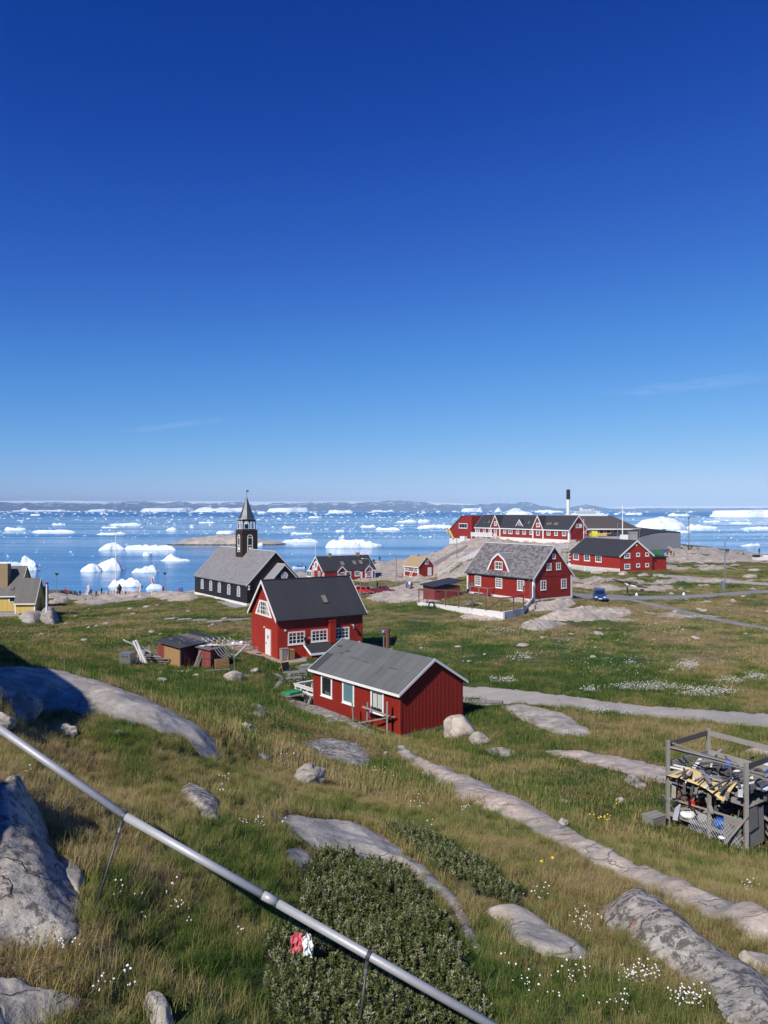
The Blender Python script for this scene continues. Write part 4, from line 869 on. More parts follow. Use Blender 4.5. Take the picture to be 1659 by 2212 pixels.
h.part('number_plate', h.fbox(MB(), 'S', 2.86, 2.94, 1.55, 1.64, .025, .04), 'plastic_yellow'); h.part('number_plate', h.fbox(MB(), 'S', 2.97, 3.1, 1.55, 1.64, .025, .04), 'plastic_white')
# roof window
def roof_window(h, s, tc, w, ht, mat='steel_dark', th=.12, glass='glass_tan'):
    k = math.hypot(1, h.sl); dt = ht/2/k; z = lambda q: h.H+q*h.sl+th
    f = lambda a, t, up: h.p(a, t-h.sl/k*up, z(t)+up/k)
    mb = MB()
    for a0, a1, b0, b1 in ((s-w/2,s-w/2+.08,tc-dt,tc+dt),(s+w/2-.08,s+w/2,tc-dt,tc+dt),(s-w/2+.08,s+w/2-.08,tc-dt,tc-dt+.06),(s-w/2+.08,s+w/2-.08,tc+dt-.06,tc+dt)):
        lo = [f(a0,b0,.0), f(a1,b0,.0), f(a1,b1,.0), f(a0,b1,.0)]; hi = [f(a0,b0,.09), f(a1,b0,.09), f(a1,b1,.09), f(a0,b1,.09)]
        mb.add(lo+hi, [(0,1,2,3),(4,5,6,7),(0,1,5,4),(1,2,6,5),(2,3,7,6),(3,0,4,7)])
    o = h.part('roof_window', mb, mat); a0, a1, b0, b1 = s-w/2+.08, s+w/2-.08, tc-dt+.06, tc+dt-.06
    lo = [f(a0,b0,.0), f(a1,b0,.0), f(a1,b1,.0), f(a0,b1,.0)]; hi = [f(a0,b0,.05), f(a1,b0,.05), f(a1,b1,.05), f(a0,b1,.05)]
    h.part('pane', MB().add(lo+hi, [(0,1,2,3),(4,5,6,7),(0,1,5,4),(1,2,6,5),(2,3,7,6),(3,0,4,7)]), glass, o)
roof_window(h, 5.0, 1.15, .62, 1.05)
# deck
HA = h
dk = empty('wooden_deck', h.o.location, h.o.rotation_euler.z, 'weathered plank deck wrapped round the red house corner', 'deck')
def dpart(name, mb, mat): return mb.build(name, MATS[mat], dk)
for i in range(15): dpart('deck_board', MB().box((-2.9+i*.19, -1.75, -.09), (-2.9+i*.19+.18, 7.2-.05*i, -.05)), 'wood_deck')
for i in range(9): dpart('deck_board', MB().box((-.04, -1.75+i*.19, -.092), (2.62, -1.75+i*.19+.18, -.052)), 'wood_deck')
dpart('deck_skirt', MB().box((-2.93,-1.78,-.42),(2.65,-1.752,-.06)), 'wood_new'); dpart('deck_skirt', MB().box((-2.95,-1.75,-.42),(-2.905,7.2,-.06)), 'wood_new')
dpart('deck_skirt', MB().box((2.63,-1.75,-.5),(2.66,-.1,-.06)), 'wood_new')
for i in range(4): dpart('step_board', MB().box((-.6,-1.84-.2*(i+1),-.36),(2.1,-1.84-.2*i-.01,-.31)), 'wood_deck')
dpart('deck_skirt', MB().box((-.62,-2.67,-.62),(2.12,-2.645,-.32)), 'wood_new')
for i in range(3): dpart('raised_step', MB().box((-1.9,5.2+i*.55,-.05),(-.1,7.4,.13+.17*i)), 'wood_deck')
x_, y_, z_, a_, L_, W_, m_ = BLD['A']; NOGRASS.append([bcorner_s(BLD['A'], s, t)[:2] for s, t in ((-3,-2.7),(2.7,-2.7),(2.7,0),(0,0),(0,7.3),(-3,7.3))])
def on_A(s, t, z=-.05): return Vector(bcorner_s(BLD['A'], s, t)[:2] + (z_+z,))
RZA = R(31)
# ------------------------------------------------------------------ red cabin with grey felt roof (front)
h = House('B', 'red_cabin', 'low red ribbed metal cabin with grey felt roof nearest the viewer', 2.58, 1.62, .20, .26, 'cabin')
h.walls('red_paint', 'concrete', (-1.4, .0), .015)
def ribs(face, a0, a1, zt, z0=.0, step=.115):
    mb = MB(); n = int((a1-a0)/step)
    for i in range(n):
        c = a0+(i+.5)*(a1-a0)/n; w = step*.46
        lo = [h.f(face, c-w/2, z0, .001), h.f(face, c+w/2, z0, .001), h.f(face, c+w/2*.55, z0, .032), h.f(face, c-w/2*.55, z0, .032)]
        up = [h.f(face, c-w/2, zt(c), .001), h.f(face, c+w/2, zt(c), .001), h.f(face, c+w/2*.55, zt(c), .032), h.f(face, c-w/2*.55, zt(c), .032)]
        mb.add(lo+up, [(0,1,5,4),(1,2,6,5),(2,3,7,6),(3,0,4,7),(0,3,2,1),(4,5,6,7)])
    return tag(h.part('ribbed_sheet', mb, 'red_paint'), kind='stuff')
ribs('S', .03, h.L-.03, lambda a: h.H-.03); ribs('T', .03, h.W-.03, lambda a: h.gable_top(a)-.05)
h.part('corner_flashing', h.fbox(h.fbox(MB(), 'S', -.04, .1, 0, 2.5, .002, .045), 'T', -.002, .1, 0, 2.5, .002, .045), 'red_paint')
h.roof('felt_grey', .09, bw=.15, fh=.17, ridge=None)
ns = 11
for i in range(ns):
    s0 = -h.og+i*(h.L+2*h.og)/ns
    for t0, t1 in ((-h.oe-.01, h.W*.24), (h.W*.24+.012, h.W/2)):
        h.part('roof_felt_strip', h.slope(t0, t1, s0+.012, s0+(h.L+2*h.og)/ns-.008, .010+.006*random.random(), .091), 'felt_grey' if not (i == ns-1 and t0 < 0) else 'felt_patch')
    h.part('roof_felt_strip', h.slope(h.W/2+.01, h.W+h.oe, s0+.01, s0+(h.L+2*h.og)/ns-.01, .012, .091), 'felt_grey')
for s, t, w, ht in ((3.1,.9,.06,.5),(7.6,1.75,.5,.12),(8.0,1.5,.35,.1),(6.4,1.35,.9,.04),(5.0,1.25,.7,.04),(2.2,1.3,.8,.035),(8.9,2.0,.5,.18)):
    h.part('tar_patch', h.slope(t-ht/2, t+ht/2, s-w/2, s+w/2, .006, .108), 'felt_patch')
for a, w, g in ((7.6,1.3,'glass'),(5.15,1.28,'glass_teal'),(2.15,1.28,'glass')):
    w_ = h.window('S', a, .88, w, 1.40, 1, 1, base=-.03, glass=g, case=.13, sill=True)
    if a == 7.6:
        mb = MB(); rs = random.Random(3)
        for k in range(9): mb.lathe([(.01,0),(.07,.03),(.08,.09),(.02,.15)], h.f('S', a+rs.uniform(-.3,.3), 1.05+rs.uniform(0,.75), .0, .0), 6)
        o = h.part('flowers', h.fbox(MB(), 'S', a-.35, a+.2, 1.0, 1.25, .018, .022, -.03), 'wood_dark', w_)
    if a == 2.15:
        for x0, x1 in ((a-.45,a-.04),(a+.02,a+.42)): h.part('curtain', h.fbox(MB(), 'S', x0, x1, 1.2, 2.08, .016, .024, -.03), 'curtain', w_)
        for x0 in (a-.2, a+.2): h.part('tassel', h.fbox(MB(), 'S', x0-.05, x0+.05, 1.02, 1.25, .025, .032, -.03), 'tar_black', w_)
h.part('flue_pipe', MB().tube([h.p(5.9,3.9,3.2), h.p(5.9,3.9,5.15)], .15, 12), 'rust')
h.part('flue_cap', MB().tube([h.p(5.9,3.9,5.1), h.p(5.9,3.9,5.3)], .175, 12), 'rust')
HB = h
def on_B(s, t, z=0.0):
    q = bcorner_s(BLD['B'], s, t); return Vector((q[0], q[1], gz(q[0], q[1])+z))

# ------------------------------------------------------------------ lodge with grey shake roof
h = House('C', 'red_lodge', 'red lodge with grey shake roof and gambrel dormer behind a fenced yard', 3.08, 4.06, .25, .32)
h.walls('red_paint', 'concrete_white', (-1.6, .0), .06)
mb = MB()
for i in range(66): a = .2+i*(h.L-.4)/65; h.fbox(mb, 'S', a-.016, a+.016, .02, 3.0, .001, .018)
for i in range(38):
    a = .2+i*(h.W-.4)/37; h.fbox(mb, 'T', a-.016, a+.016, .02, 3.0, .001, .018); h.fbox(mb, 'T', a-.016, a+.016, 3.05, h.gable_top(a)-.08, .001, .018)
tag(h.part('board_battens', mb, 'red_paint'), kind='stuff')
h.part('gable_band', h.fbox(MB(), 'T', .05, h.W-.05, 3.0, 3.05, .001, .04), 'red_paint')
h.corner_boards('white_paint', .26); h.roof('shake_0', .10, bw=.26, fascia='zinc', fh=.13); h.shingles(['shake_0','shake_1','shake_2','shake_3'], .27, .36, .022)
for a in (11.1, 6.7, 2.4): h.window('S', a, 1.02, 1.33, 1.48, 4, 4, case=.12)
for a in (1.93, 6.12): h.window('T', a, 1.17, 1.1, 1.35, 2, 3, case=.13)
for a in (3.05, 5.0): h.window('T', a, 3.85, .95, 1.0, 2, 2, case=.13)
h.window('T', 4.05, 5.42, .68, .7, 2, 2, case=.11)
for a in (12.95, 12.25): h.part('meter_box', h.fbox(MB(), 'S', a-.2, a+.2, .72, 1.4, .02, .2), 'galvanized')
ft = .30                                               # gambrel dormer
pl = [(4.95,3.42),(9.2,3.42),(8.25,5.02),(7.05,5.85),(5.85,5.02)]
dm = h.part('dormer_wall', MB().prism([h.p(s, ft, z) for s, z in pl], Vector(h.p(0,2.4,0))), 'red_paint')
for i in (1, 2, 3, 4):
    (s0, z0), (s1, z1) = pl[i], pl[(i+1) % 5]; L_ = math.hypot(s1-s0, z1-z0); nx_, nz_ = (z1-z0)/L_*-1, (s1-s0)/L_
    if nz_ < 0: nx_, nz_ = -nx_, -nz_
    if (i == 1): nx_, nz_ = abs(nx_), abs(nz_)
    if (i == 4): nx_, nz_ = -abs(nx_), abs(nz_)
    A = [(s0,z0),(s1,z1),(s1+nx_*.14,z1+nz_*.14),(s0+nx_*.14,z0+nz_*.14)]
    h.part('dormer_roof', MB().prism([h.p(s, ft-.12, z) for s, z in A], Vector(h.p(0,2.9 if i in (2,3) else 1.9,0))), 'shake_1', dm)
    B_ = [(s0-nx_*.06,z0-nz_*.06),(s1-nx_*.06,z1-nz_*.06),(s1+nx_*.19,z1+nz_*.19),(s0+nx_*.19,z0+nz_*.19)]
    h.part('barge_board', MB().prism([h.p(s, ft-.17, z) for s, z in B_], Vector(h.p(0,.045,0))), 'white_paint', dm)
h.part('ridge_board', h.sbox(MB(), 6.95, 7.15, ft-.15, ft+2.6, 5.98, 6.05), 'white_paint', dm)
h.window('S', 7.05, 3.62, 1.55, 1.2, 4, 2, base=ft, case=.12, parent=dm)
h.part('porch_platform', h.sbox(MB(), 7.6, 11.4, -1.4, -.07, -1.2, -.25), 'concrete_white')
for s in (7.6, 9.4, 11.3): h.part('porch_post', h.sbox(MB(), s, s+.1, -1.4, -1.3, -.25, .95), 'wood_grey')
h.part('porch_rail', h.sbox(MB(), 7.5, 11.5, -1.45, -1.25, .95, 1.02), 'wood_grey'); h.part('porch_rail', h.sbox(MB(), 7.5, 7.65, -1.24, -.1, .95, 1.02), 'wood_grey')
h.part('porch_bench', h.sbox(MB(), 7.9, 9.0, -1.0, -.5, -.25, .2), 'red_dull')
HC = h

# ------------------------------------------------------------------ long red building with cross gables
h = House('E', 'long_red_building', 'long red building with black roof and two white trimmed cross gables on the hill', 3.67, 3.61, .25, .33, 'building')
h.walls('red_paint', 'concrete_white', (-3.2, .85), .06); h.corner_boards('white_paint', .45, .85); h.roof('felt_black', .12, bw=.42, fh=.28)
for a, w in ((38.13,1.25),(35.3,1.25),(32.7,1.25),(25.9,1.25),(23.4,1.77),(20.3,1.33),(17.5,1.37),(14.65,1.27),(7.7,1.36),(4.8,1.33),(1.8,1.43)): h.window('S', a, 1.85, w, 1.38, 2, 3, case=.17)
def cross_gable(h, s0, s1, ze, za, depth, fo=.12, name='cross_gable', z0=.85, bw=.38, oh=.3):
    sm = (s0+s1)/2; k = (za-ze)/(s1-sm)
    w = h.part(name, MB().prism([h.p(s0,-fo,z0), h.p(s1,-fo,z0), h.p(s1,-fo,ze), h.p(sm,-fo,za), h.p(s0,-fo,ze)], Vector(h.p(0,depth,0))), 'red_paint')
    for a, b_ in ((s0-oh, sm), (sm, s1+oh)):
        z = lambda q: za - abs(q-sm)*k
        h.part('gable_roof', MB().prism([h.p(a,-fo-.2,z(a)+.01), h.p(b_,-fo-.2,z(b_)+.01), h.p(b_,-fo-.2,z(b_)+.13), h.p(a,-fo-.2,z(a)+.13)], Vector(h.p(0,depth,0))), 'felt_black', w)
        h.part('barge_board', MB().prism([h.p(a,-fo-.26,z(a)-bw*.6), h.p(b_,-fo-.26,z(b_)-bw*.6), h.p(b_,-fo-.26,z(b_)+bw*.6), h.p(a,-fo-.26,z(a)+bw*.6)], Vector(h.p(0,.05,0))), 'white_paint', w)
    return w
for s0, s1, wz in ((27.75,32.2,[(4.15,1.25,1.2),(1.2,1.25,2.2)]),(9.55,14.0,[(4.05,1.4,1.15),(1.7,1.4,1.5)])):
    w = cross_gable(h, s0, s1, 3.4, 7.12, 3.4)
    for z0, ww, hh in wz: h.window('S', (s0+s1)/2-.05, z0, ww, hh, 2, 2 if hh < 2 else 3, base=-.12, case=.17, parent=w)
    for q in (s0+.2, s1-.2): h.part('corner_board', h.fbox(MB(), 'S', q-.22, q+.22, .85, 3.4, .001, .04, -.12), 'white_paint', w)
w = cross_gable(h, 18.6, 21.3, 4.3, 5.95, 2.2, fo=-.55, name='dormer_wall', z0=4.0, bw=.3, oh=.4); h.window('S', 19.95, 4.25, 1.1, 1.1, 2, 2, base=.55, case=.14, parent=w)
for s, t in ((36.6,1.0),(34.6,1.25),(9.1,1.1),(8.1,1.1),(6.3,1.1),(5.5,1.1),(16.9,1.3)): roof_window(h, s, t, .8 if s != 36.6 else .5, 1.1 if s != 36.6 else .7)
h.window('T', 3.2, 4.0, 1.3, 1.05, 2, 2, case=.14); h.part('shutter', h.fbox(MB(), 'T', 3.9, 4.8, 4.0, 5.05, .0, .06), 'white_paint')
h.part('entrance_door', h.fbox(MB(), 'T', 5.3, 6.1, .9, 3.1, .0, .08), 'white_paint')
st_ = h.part('outside_stair', MB(), 'red_paint')
for i in range(9): h.part('stair_tread', h.fbox(MB(), 'T', 2.2+i*.32, 2.6+i*.32, 1.0-.0+i*.22-.9, 1.06+i*.22-.9, .4, 1.5), 'red_paint', st_)
for o in (.4, 1.5):
    h.part('stair_rail', MB().beam(h.f('T', 2.1, 1.2, o), h.f('T', 5.2, 3.3, o), .1, .1), 'red_paint', st_); h.part('stair_rail', MB().beam(h.f('T', 2.1, .3, o), h.f('T', 5.2, 2.4, o), .14, .22), 'red_paint', st_)
    for i in range(4): h.part('stair_post', h.fbox(MB(), 'T', 2.2+i*.95, 2.3+i*.95, -.4, 1.3+i*.65, o-.05, o+.05), 'red_paint', st_)
# terrace on posts with white railing
tr = h.part('terrace', h.sbox(MB(), 28.2, 38.2, -3.0, -.12, .75, .95), 'white_worn')
for i in range(58): h.part('baluster', h.sbox(MB(), 28.3+i*.172, 28.4+i*.172, -3.0, -2.95, .95, 1.9), 'white_paint', tr)
h.part('railing', h.sbox(MB(), 28.2, 38.2, -3.06, -2.92, 1.9, 2.02), 'white_paint', tr)
for i in range(14): h.part('baluster', h.sbox(MB(), 38.1, 38.18, -2.9+i*.2, -2.8+i*.2, .95, 1.9), 'white_paint', tr)
for s in (28.4, 31.0, 33.5, 36, 38): h.part('terrace_post', h.sbox(MB(), s-.12, s+.12, -2.95, -2.7, -3.0, .75), 'white_worn', tr)
for o in (-3.0, -2.0):
    h.part('stair_string', MB().beam(h.p(28.2,o,.9), h.p(25.6,o,-1.2), .12, .3), 'white_paint', tr); h.part('railing', MB().beam(h.p(28.2,o,1.95), h.p(25.6,o,-.2), .12, .14), 'white_paint', tr)
for i in range(9): h.part('stair_tread', h.sbox(MB(), 28.1-i*.29-.28, 28.1-i*.29, -2.95, -2.05, .72-i*.23, .78-i*.23), 'white_worn', tr)
for i in range(30): h.part('lattice_slat', h.sbox(MB(), 32.4+i*.24, 32.5+i*.24, -.14, -.08, -2.2, .8), 'white_paint', tr)
HE = h
# tall red wing on the left of the long building
o_ = bcorner('E', 41.2, 1.6)
h = House(None, 'red_wing', 'tall plain red building wing at the sea end of the long red building', 7.3, .01, 0, 0, 'building', spec=(o_[0]-1.2, o_[1]+2, 17.0, 58.02, 11.5, 9.0, 1))
h.part('wall', MB().prism([h.p(0,0,-4), h.p(h.L,0,-4), h.p(h.L,0,2.6), h.p(h.L*.42,0,7.0), h.p(0,0,7.0)], Vector(h.p(0,h.W,0))), 'red_paint')
h.part('roof_slope', MB().prism([h.p(h.L+.3,-.2,2.35), h.p(h.L*.42,-.2,7.02), h.p(h.L*.42,-.2,7.2), h.p(h.L+.3,-.2,2.55)], Vector(h.p(0,h.W+.4,0))), 'felt_black')
h.window('S', 4.4, 3.1, 4.4, 1.6, 3, 1, case=.2, split=False); h.part('plinth', h.fbox(MB(), 'S', .6, h.L+.1, -4, -.2, .0, .12), 'concrete_white')
h.part('porch_box', h.fbox(MB(), 'S', 2.2, 4.6, -1.2, .6, .13, 1.2), 'white_worn'); h.part('stair_side', MB().beam(h.f('S', 9.2, -.4, .3), h.f('S', 11.6, 2.4, .3), .2, .8), 'yellow_paint'); h.part('stair_landing', h.fbox(MB(), 'S', 11.5, 12.6, 1.7, 2.6, .2, .9), 'yellow_paint')

# ------------------------------------------------------------------ red house behind the picket fence
h = House('F', 'red_house', 'red house with black metal roof behind a white picket fence', 3.08, 3.05, .25, .28)
h.walls('red_bright', 'concrete', (-1.5, -.35), -.02); h.roof('felt_black', .12, bw=.36, fascia='zinc', fh=.2, ridge=None)
for i in range(20): h.part('roof_seam', h.slope(-.25, h.W/2-.05, i*h.L/20+.3, i*h.L/20+.36, .03, .12), 'felt_black')
for a in (15.33, 11.24, 7.18): h.window('S', a, 1.25, 2.1, 1.46, 3, 2, case=.2, split=False)
for a, z, w, hh in ((1.83,2.48,1.5,1.1),(1.83,.22,1.5,1.1)): h.window('T', a, z, w, hh, 3, 2, case=.18, split=False)
for a in (4.65, 7.0):
    for z in (2.78, .52): h.window('T', a, z, .95, .8, 1, 1, case=.18)
h.part('gable_band', h.fbox(MB(), 'T', .05, h.W-.05, 2.2, 2.26, .001, .03), 'red_bright')
h.part('annex', MB().prism([h.p(.6,h.W+.01,-.9), h.p(.6,h.W+4.25,-.9), h.p(.6,h.W+4.25,2.35), h.p(.6,h.W+.01,2.45)], Vector(h.p(6,0,0))), 'red_bright')
h.part('annex_roof', MB().prism([h.p(.3,h.W+.02,2.5), h.p(.3,h.W+4.5,2.4), h.p(.3,h.W+4.5,2.6), h.p(3.4,h.W+.02,3.4)], Vector(h.p(.05,0,0))).prism([h.p(.36,h.W+.02,2.5), h.p(.36,h.W+4.5,2.42), h.p(.36,h.W+4.5,2.58), h.p(.36,h.W+.02,2.75)], Vector(h.p(6.5,0,0))), 'felt_black')
h.part('porch', h.sbox(MB(), h.L+.05, h.L+1.2, .3, 2.4, -.3, 2.6), 'white_paint')
for z in (.4, 1.2, 1.9): h.part('porch_pane', h.fbox(MB(), 'S', h.L+.2, h.L+1.05, z, z+.5, .0, .02, .3), 'glass')
h.part('wall_lamp', h.fbox(MB(), 'T', 4.1, 4.3, 5.0, 5.3, .0, .15), 'white_paint')
HF = h
def picket_fence(name, label, pts, hgt=1.0, step=.22, mat='white_paint', w=.12, group=None, base=None):
    root = empty(name, pts[0], 0, label, 'fence', group); o0 = Vector(pts[0])
    me = MB().prism([(-w/2,-.012,0),(w/2,-.012,0),(w/2,-.012,hgt-.06),(0,-.012,hgt),(-w/2,-.012,hgt-.06)], (0,.024,0)).mesh('picket', MATS[mat])
    for p, q in zip(pts[:-1], pts[1:]):
        p, q = Vector(p), Vector(q); d = q-p; n = int(d.length/step); ang = math.atan2(d.y, d.x)
        for i in range(n):
            link('picket', me, root, p+d*(i+.5)/n-o0, ang)
        nrm = Vector((-d.y, d.x, 0)).normalized()*.03
        for z in (.3, hgt-.25): MB().beam(p-o0+nrm+Vector((0,0,z)), q-o0+nrm+Vector((0,0,z)), .04, .08).build('rail', MATS[mat], root)
        for e in (p, q): MB().box(tuple(e-o0+nrm-Vector((.05,.05,.5))), tuple(e-o0+nrm+Vector((.05,.05,hgt-.05)))).build('post', MATS[mat], root)
    return root
def FQ(s, t, z): q = bcorner('F', s, t); return (q[0], q[1], q[2]+z)
picket_fence('picket_fence', 'white picket fence wrapped round the corner of the red house', [FQ(19.5,-2.2,-1.0), FQ(8.5,-2.6,-1.05), FQ(-.2,-.3,-1.1)], 1.5, .26, w=.15)

# ------------------------------------------------------------------ red house with carved gable by the water
h = House('D', 'red_house', 'small red house with two porch gables and carved white gable front by the water', 2.11, 3.22, .25, .12)
h.walls('red_paint', 'concrete', (-1.5, -.3), -.02); h.corner_boards('white_paint', .32); h.roof('felt_black', .1, bw=.34, fascia='zinc', fh=.14, ridge=None)
for s0, s1 in ((3.75,6.0),(11.3,13.4)):
    w = cross_gable(h, s0, s1, 1.9, 3.05, 1.6, fo=.35, name='porch_gable', z0=-.3, bw=.26, oh=.25); h.window('S', (s0+s1)/2, .3, 1.3, 1.35, 3, 2, base=-.35, case=.16, split=False, parent=w)
    for q in (s0+.12, s1-.12): h.part('corner_board', h.fbox(MB(), 'S', q-.16, q+.16, -.3, 1.95, .001, .04, -.35), 'white_paint', w)
for a in (6.9, 9.2): h.window('S', a, .5, 1.3, 1.25, 3, 2, case=.16, split=False)
h.part('door', h.fbox(MB(), 'S', 10.05, 10.65, -.3, 1.55, .0, .06), 'white_paint')
by = h.part('bay_window', h.fbox(MB(), 'T', 5.2, 7.9, .15, 1.85, .0, .8), 'white_paint')
for i in range(3): h.part('pane', h.fbox(MB(), 'T', 5.45+i*.82, 6.05+i*.82, .5, 1.6, .8, .815), 'glass', by)
h.window('T', 2.3, .4, 1.2, 1.5, 2, 3, case=.16)
cv = h.part('carved_gable_board', h.fbox(h.fbox(h.fbox(h.fbox(MB(), 'T', 3.4,4.6,2.0,4.3,.0,.1), 'T', 2.9,3.3,3.0,4.0,.0,.1), 'T', 4.8,5.2,3.0,4.0,.0,.1), 'T', 4.7,6.0,1.95,3.1,.0,.1), 'white_paint')
h.part('pane', h.fbox(MB(), 'T', 3.7, 4.3, 2.7, 3.9, .1, .11), 'glass', cv); h.part('pane', h.fbox(MB(), 'T', 5.0, 5.4, 2.2, 2.8, .1, .11), 'glass', cv)
for s, t in ((6.0,1.75),(9.4,1.85),(11.2,1.9)): roof_window(h, s, t, 1.1, 1.5, th=.1)
for s in (3.6, 11.4): h.part('chimney', h.sbox(MB(), s-.4, s+.4, 3.6, 4.3, 4.4, 6.1), 'roof_tan')
h.part('roof_vent', MB().tube([h.p(7.8,3.6,5.0), h.p(7.8,3.6,5.75)], .08, 8), 'galvanized'); h.part('flag_staff', MB().tube([h.p(-.2,3.9,5.2), h.p(-.2,3.9,8.4)], .06, 6), 'white_paint')
h.part('low_fence', h.sbox(MB(), 7.2, 13.6, -1.8, -1.7, -1.0, -.1), 'red_dull')

# ------------------------------------------------------------------ small red cabin with tan roof
h = House('G', 'red_cabin', 'small red cabin with tan roof on the rocks by the shore', 2.59, 2.38, .20, .25, 'cabin')
h.walls('red_paint', 'concrete_white', (-1.6, .0), .04); h.corner_boards('white_paint', .25); h.roof('roof_tan', .1, bw=.26, fh=.2, ridge=None)
for a, w in ((4.95,1.05),(2.95,2.2),(.9,1.15)): h.window('S', a, 1.1, w, 1.25, 2 if w < 2 else 4, 2, case=.15)
h.window('T', 2.6, 3.05, 1.0, 1.1, 2, 1, case=.15); h.part('door', h.fbox(MB(), 'T', 2.95, 4.1, .2, 2.25, .0, .07), 'white_paint')
h.part('plank_deck', h.sbox(MB(), 1.0, 6.2, -2.4, -.1, -.5, -.3), 'red_dull')
for s in (1.0, 3.6, 6.2): h.part('deck_post', h.sbox(MB(), s-.06, s+.06, -2.4, -2.28, -1.2, .7), 'wood_brownred')
h.part('deck_rail', h.sbox(MB(), 3.4, 6.3, -2.4, -2.3, .6, .7), 'wood_brownred'); h.part('ladder', MB().beam(h.p(2.4,-1.6,-1.2), h.p(2.6,-.2,1.2), .12, .1).beam(h.p(1.7,-1.6,-1.2), h.p(1.9,-.2,1.2), .12, .1), 'white_worn')
h.part('roof_vent', h.sbox(MB(), 3.0, 3.4, 2.3, 2.7, 4.9, 5.3), 'wood_brownred')
# ------------------------------------------------------------------ pipe handrail in the foreground
A0 = at(-120,1492,9.15); A1 = at(268,1762,8.25); A2 = at(795,2063,7.62); A3 = at(1160,2272,7.25)
dv = (A2-A1).normalized()
pp = empty('pipe', A1, 0, 'long galvanized pipe running down the slope on thin rods', 'pipe')
def PL(v): return Vector(v)-A1
MB().tube([PL(A0), PL(A1)], .043, 20).build('pipe_length', MATS['pipe_zinc'], pp, smooth=True)
J = A1.lerp(A2, .615)
MB().tube([PL(A1), PL(J)], .043, 20).build('pipe_length', MATS['pipe_zinc'], pp, smooth=True)
MB().tube([PL(J), PL(A3)], .043, 20).build('pipe_length', MATS['pipe_zinc'], pp, smooth=True)
sl = MB().tube([PL(J-dv*.085), PL(J+dv*.085)], .0462, 20).build('coupling_sleeve', MATS['pipe_zinc'], pp, smooth=True)
for e in (-.085, .085): MB().tube([PL(J+dv*(e-.006)), PL(J+dv*(e+.006))], .049, 20).build('sleeve_band', MATS['steel_dark'], sl)
def rod(top, foot):
    d = (Vector(foot)-Vector(top)).normalized()
    c = MB().tube([PL(top-dv*.018), PL(top+dv*.018)], .0495, 20).build('clamp', MATS['steel_dark'], pp)
    MB().tube([PL(top+d*.055), PL(top+d*.12)], .022, 10).build('clamp_eye', MATS['steel_dark'], c)
    MB().tube([PL(top+d*.11), PL(top+d*.17)], .020, 10).build('turnbuckle', MATS['galvanized'], c)
    MB().tube([PL(top+d*.12), PL(foot)], .0125, 10).build('rod', MATS['steel_dark'], pp, smooth=True)
f1 = hit(200,1972); rod(A1, f1-Vector((0,0,.05)))
f2 = Vector((A2.x-.10, A2.y-.15, gz(A2.x-.10, A2.y-.15)-.05)); rod(A2, f2)
# litter, fallen bar
q = hit(652,2082)+Vector((0,-.12,.13)); bg_ = empty('plastic_bag', q, .3, 'crumpled red and white plastic bag with green edge caught in the scrub', 'bag')
rs = random.Random(4)
def crumple(name, w, d_, hgt, mat, off, seed):
    r_ = random.Random(seed); mb = MB(); n = 7; vs = [[(-w/2+w*i/(n-1)+r_.uniform(-.012,.012), r_.uniform(-.5,.5)*d_*.6+(j/(n-1)-.5)*d_, hgt*(j/(n-1))*(1-.25*abs(i/(n-1)-.5))+r_.uniform(-.015,.015)) for i in range(n)] for j in range(n)]
    fl = [Vector(p)+Vector(off) for r in vs for p in r]; mb.add(fl, [(j*n+i, j*n+i+1, (j+1)*n+i+1, (j+1)*n+i) for j in range(n-1) for i in range(n-1)])
    o = mb.build(name, MATS[mat], bg_, fix=False); md = o.modifiers.new('t', 'SOLIDIFY'); md.thickness = .004; return o
simple('bag_red', (.62,.13,.15), .35, .15, 12, rnd=0)
crumple('red_side', .14, .12, .22, 'bag_red', (-.04,0,.06), 3); crumple('white_side', .11, .10, .21, 'plastic_white', (.075,-.03,.05), 5); crumple('green_edge', .26, .07, .04, 'plastic_green', (-.03,-.05,.05), 7)
a_, b_ = hit(570,1752), hit(672,1842); tag(MB().beam(Vector((0,0,.07)), b_-a_+Vector((0,0,.10)), .035, .02).build('metal_bar', MATS['steel_dark']), 'straight grey metal bar lying across the rock slab', 'bar').location = a_

# ------------------------------------------------------------------ things round the two near houses
def board_pile(name, label, cat, spots, mat, group=None):
    """loose boards: (start, end, width, thickness) each a part"""
    o0 = Vector(spots[0][0]); root = empty(name, o0, 0, label, cat, group)
    for a, b_, w, th, mt in spots: MB().beam(Vector(a)-o0, Vector(b_)-o0, w, th).build('plank', MATS[mt or mat], root)
    return root
def pallet_mesh(parent, w=1.2, d=.8, mat='wood_grey'):
    for i in range(7): MB().box((-w/2, -d/2+i*d/7, .12), (w/2, -d/2+i*d/7+d/7*.7, .142)).build('slat', MATS[mat], parent)
    for x in (-w/2, -.07, w/2-.14): MB().box((x, -d/2, .022), (x+.14, d/2, .118)).build('bearer', MATS[mat], parent)
    for y in (-d/2, -.05, d/2-.1): MB().box((-w/2, y, 0), (w/2, y+.1, .02)).build('bottom_slat', MATS[mat], parent)
def pallet(label, loc, rz, tilt=(0,0), mat='wood_grey', group=None, w=1.2, d=.8):
    o = empty('pallet', loc, rz, label, 'pallet', group); pallet_mesh(o, w, d, mat); o.rotation_euler = (tilt[0], tilt[1], rz); return o
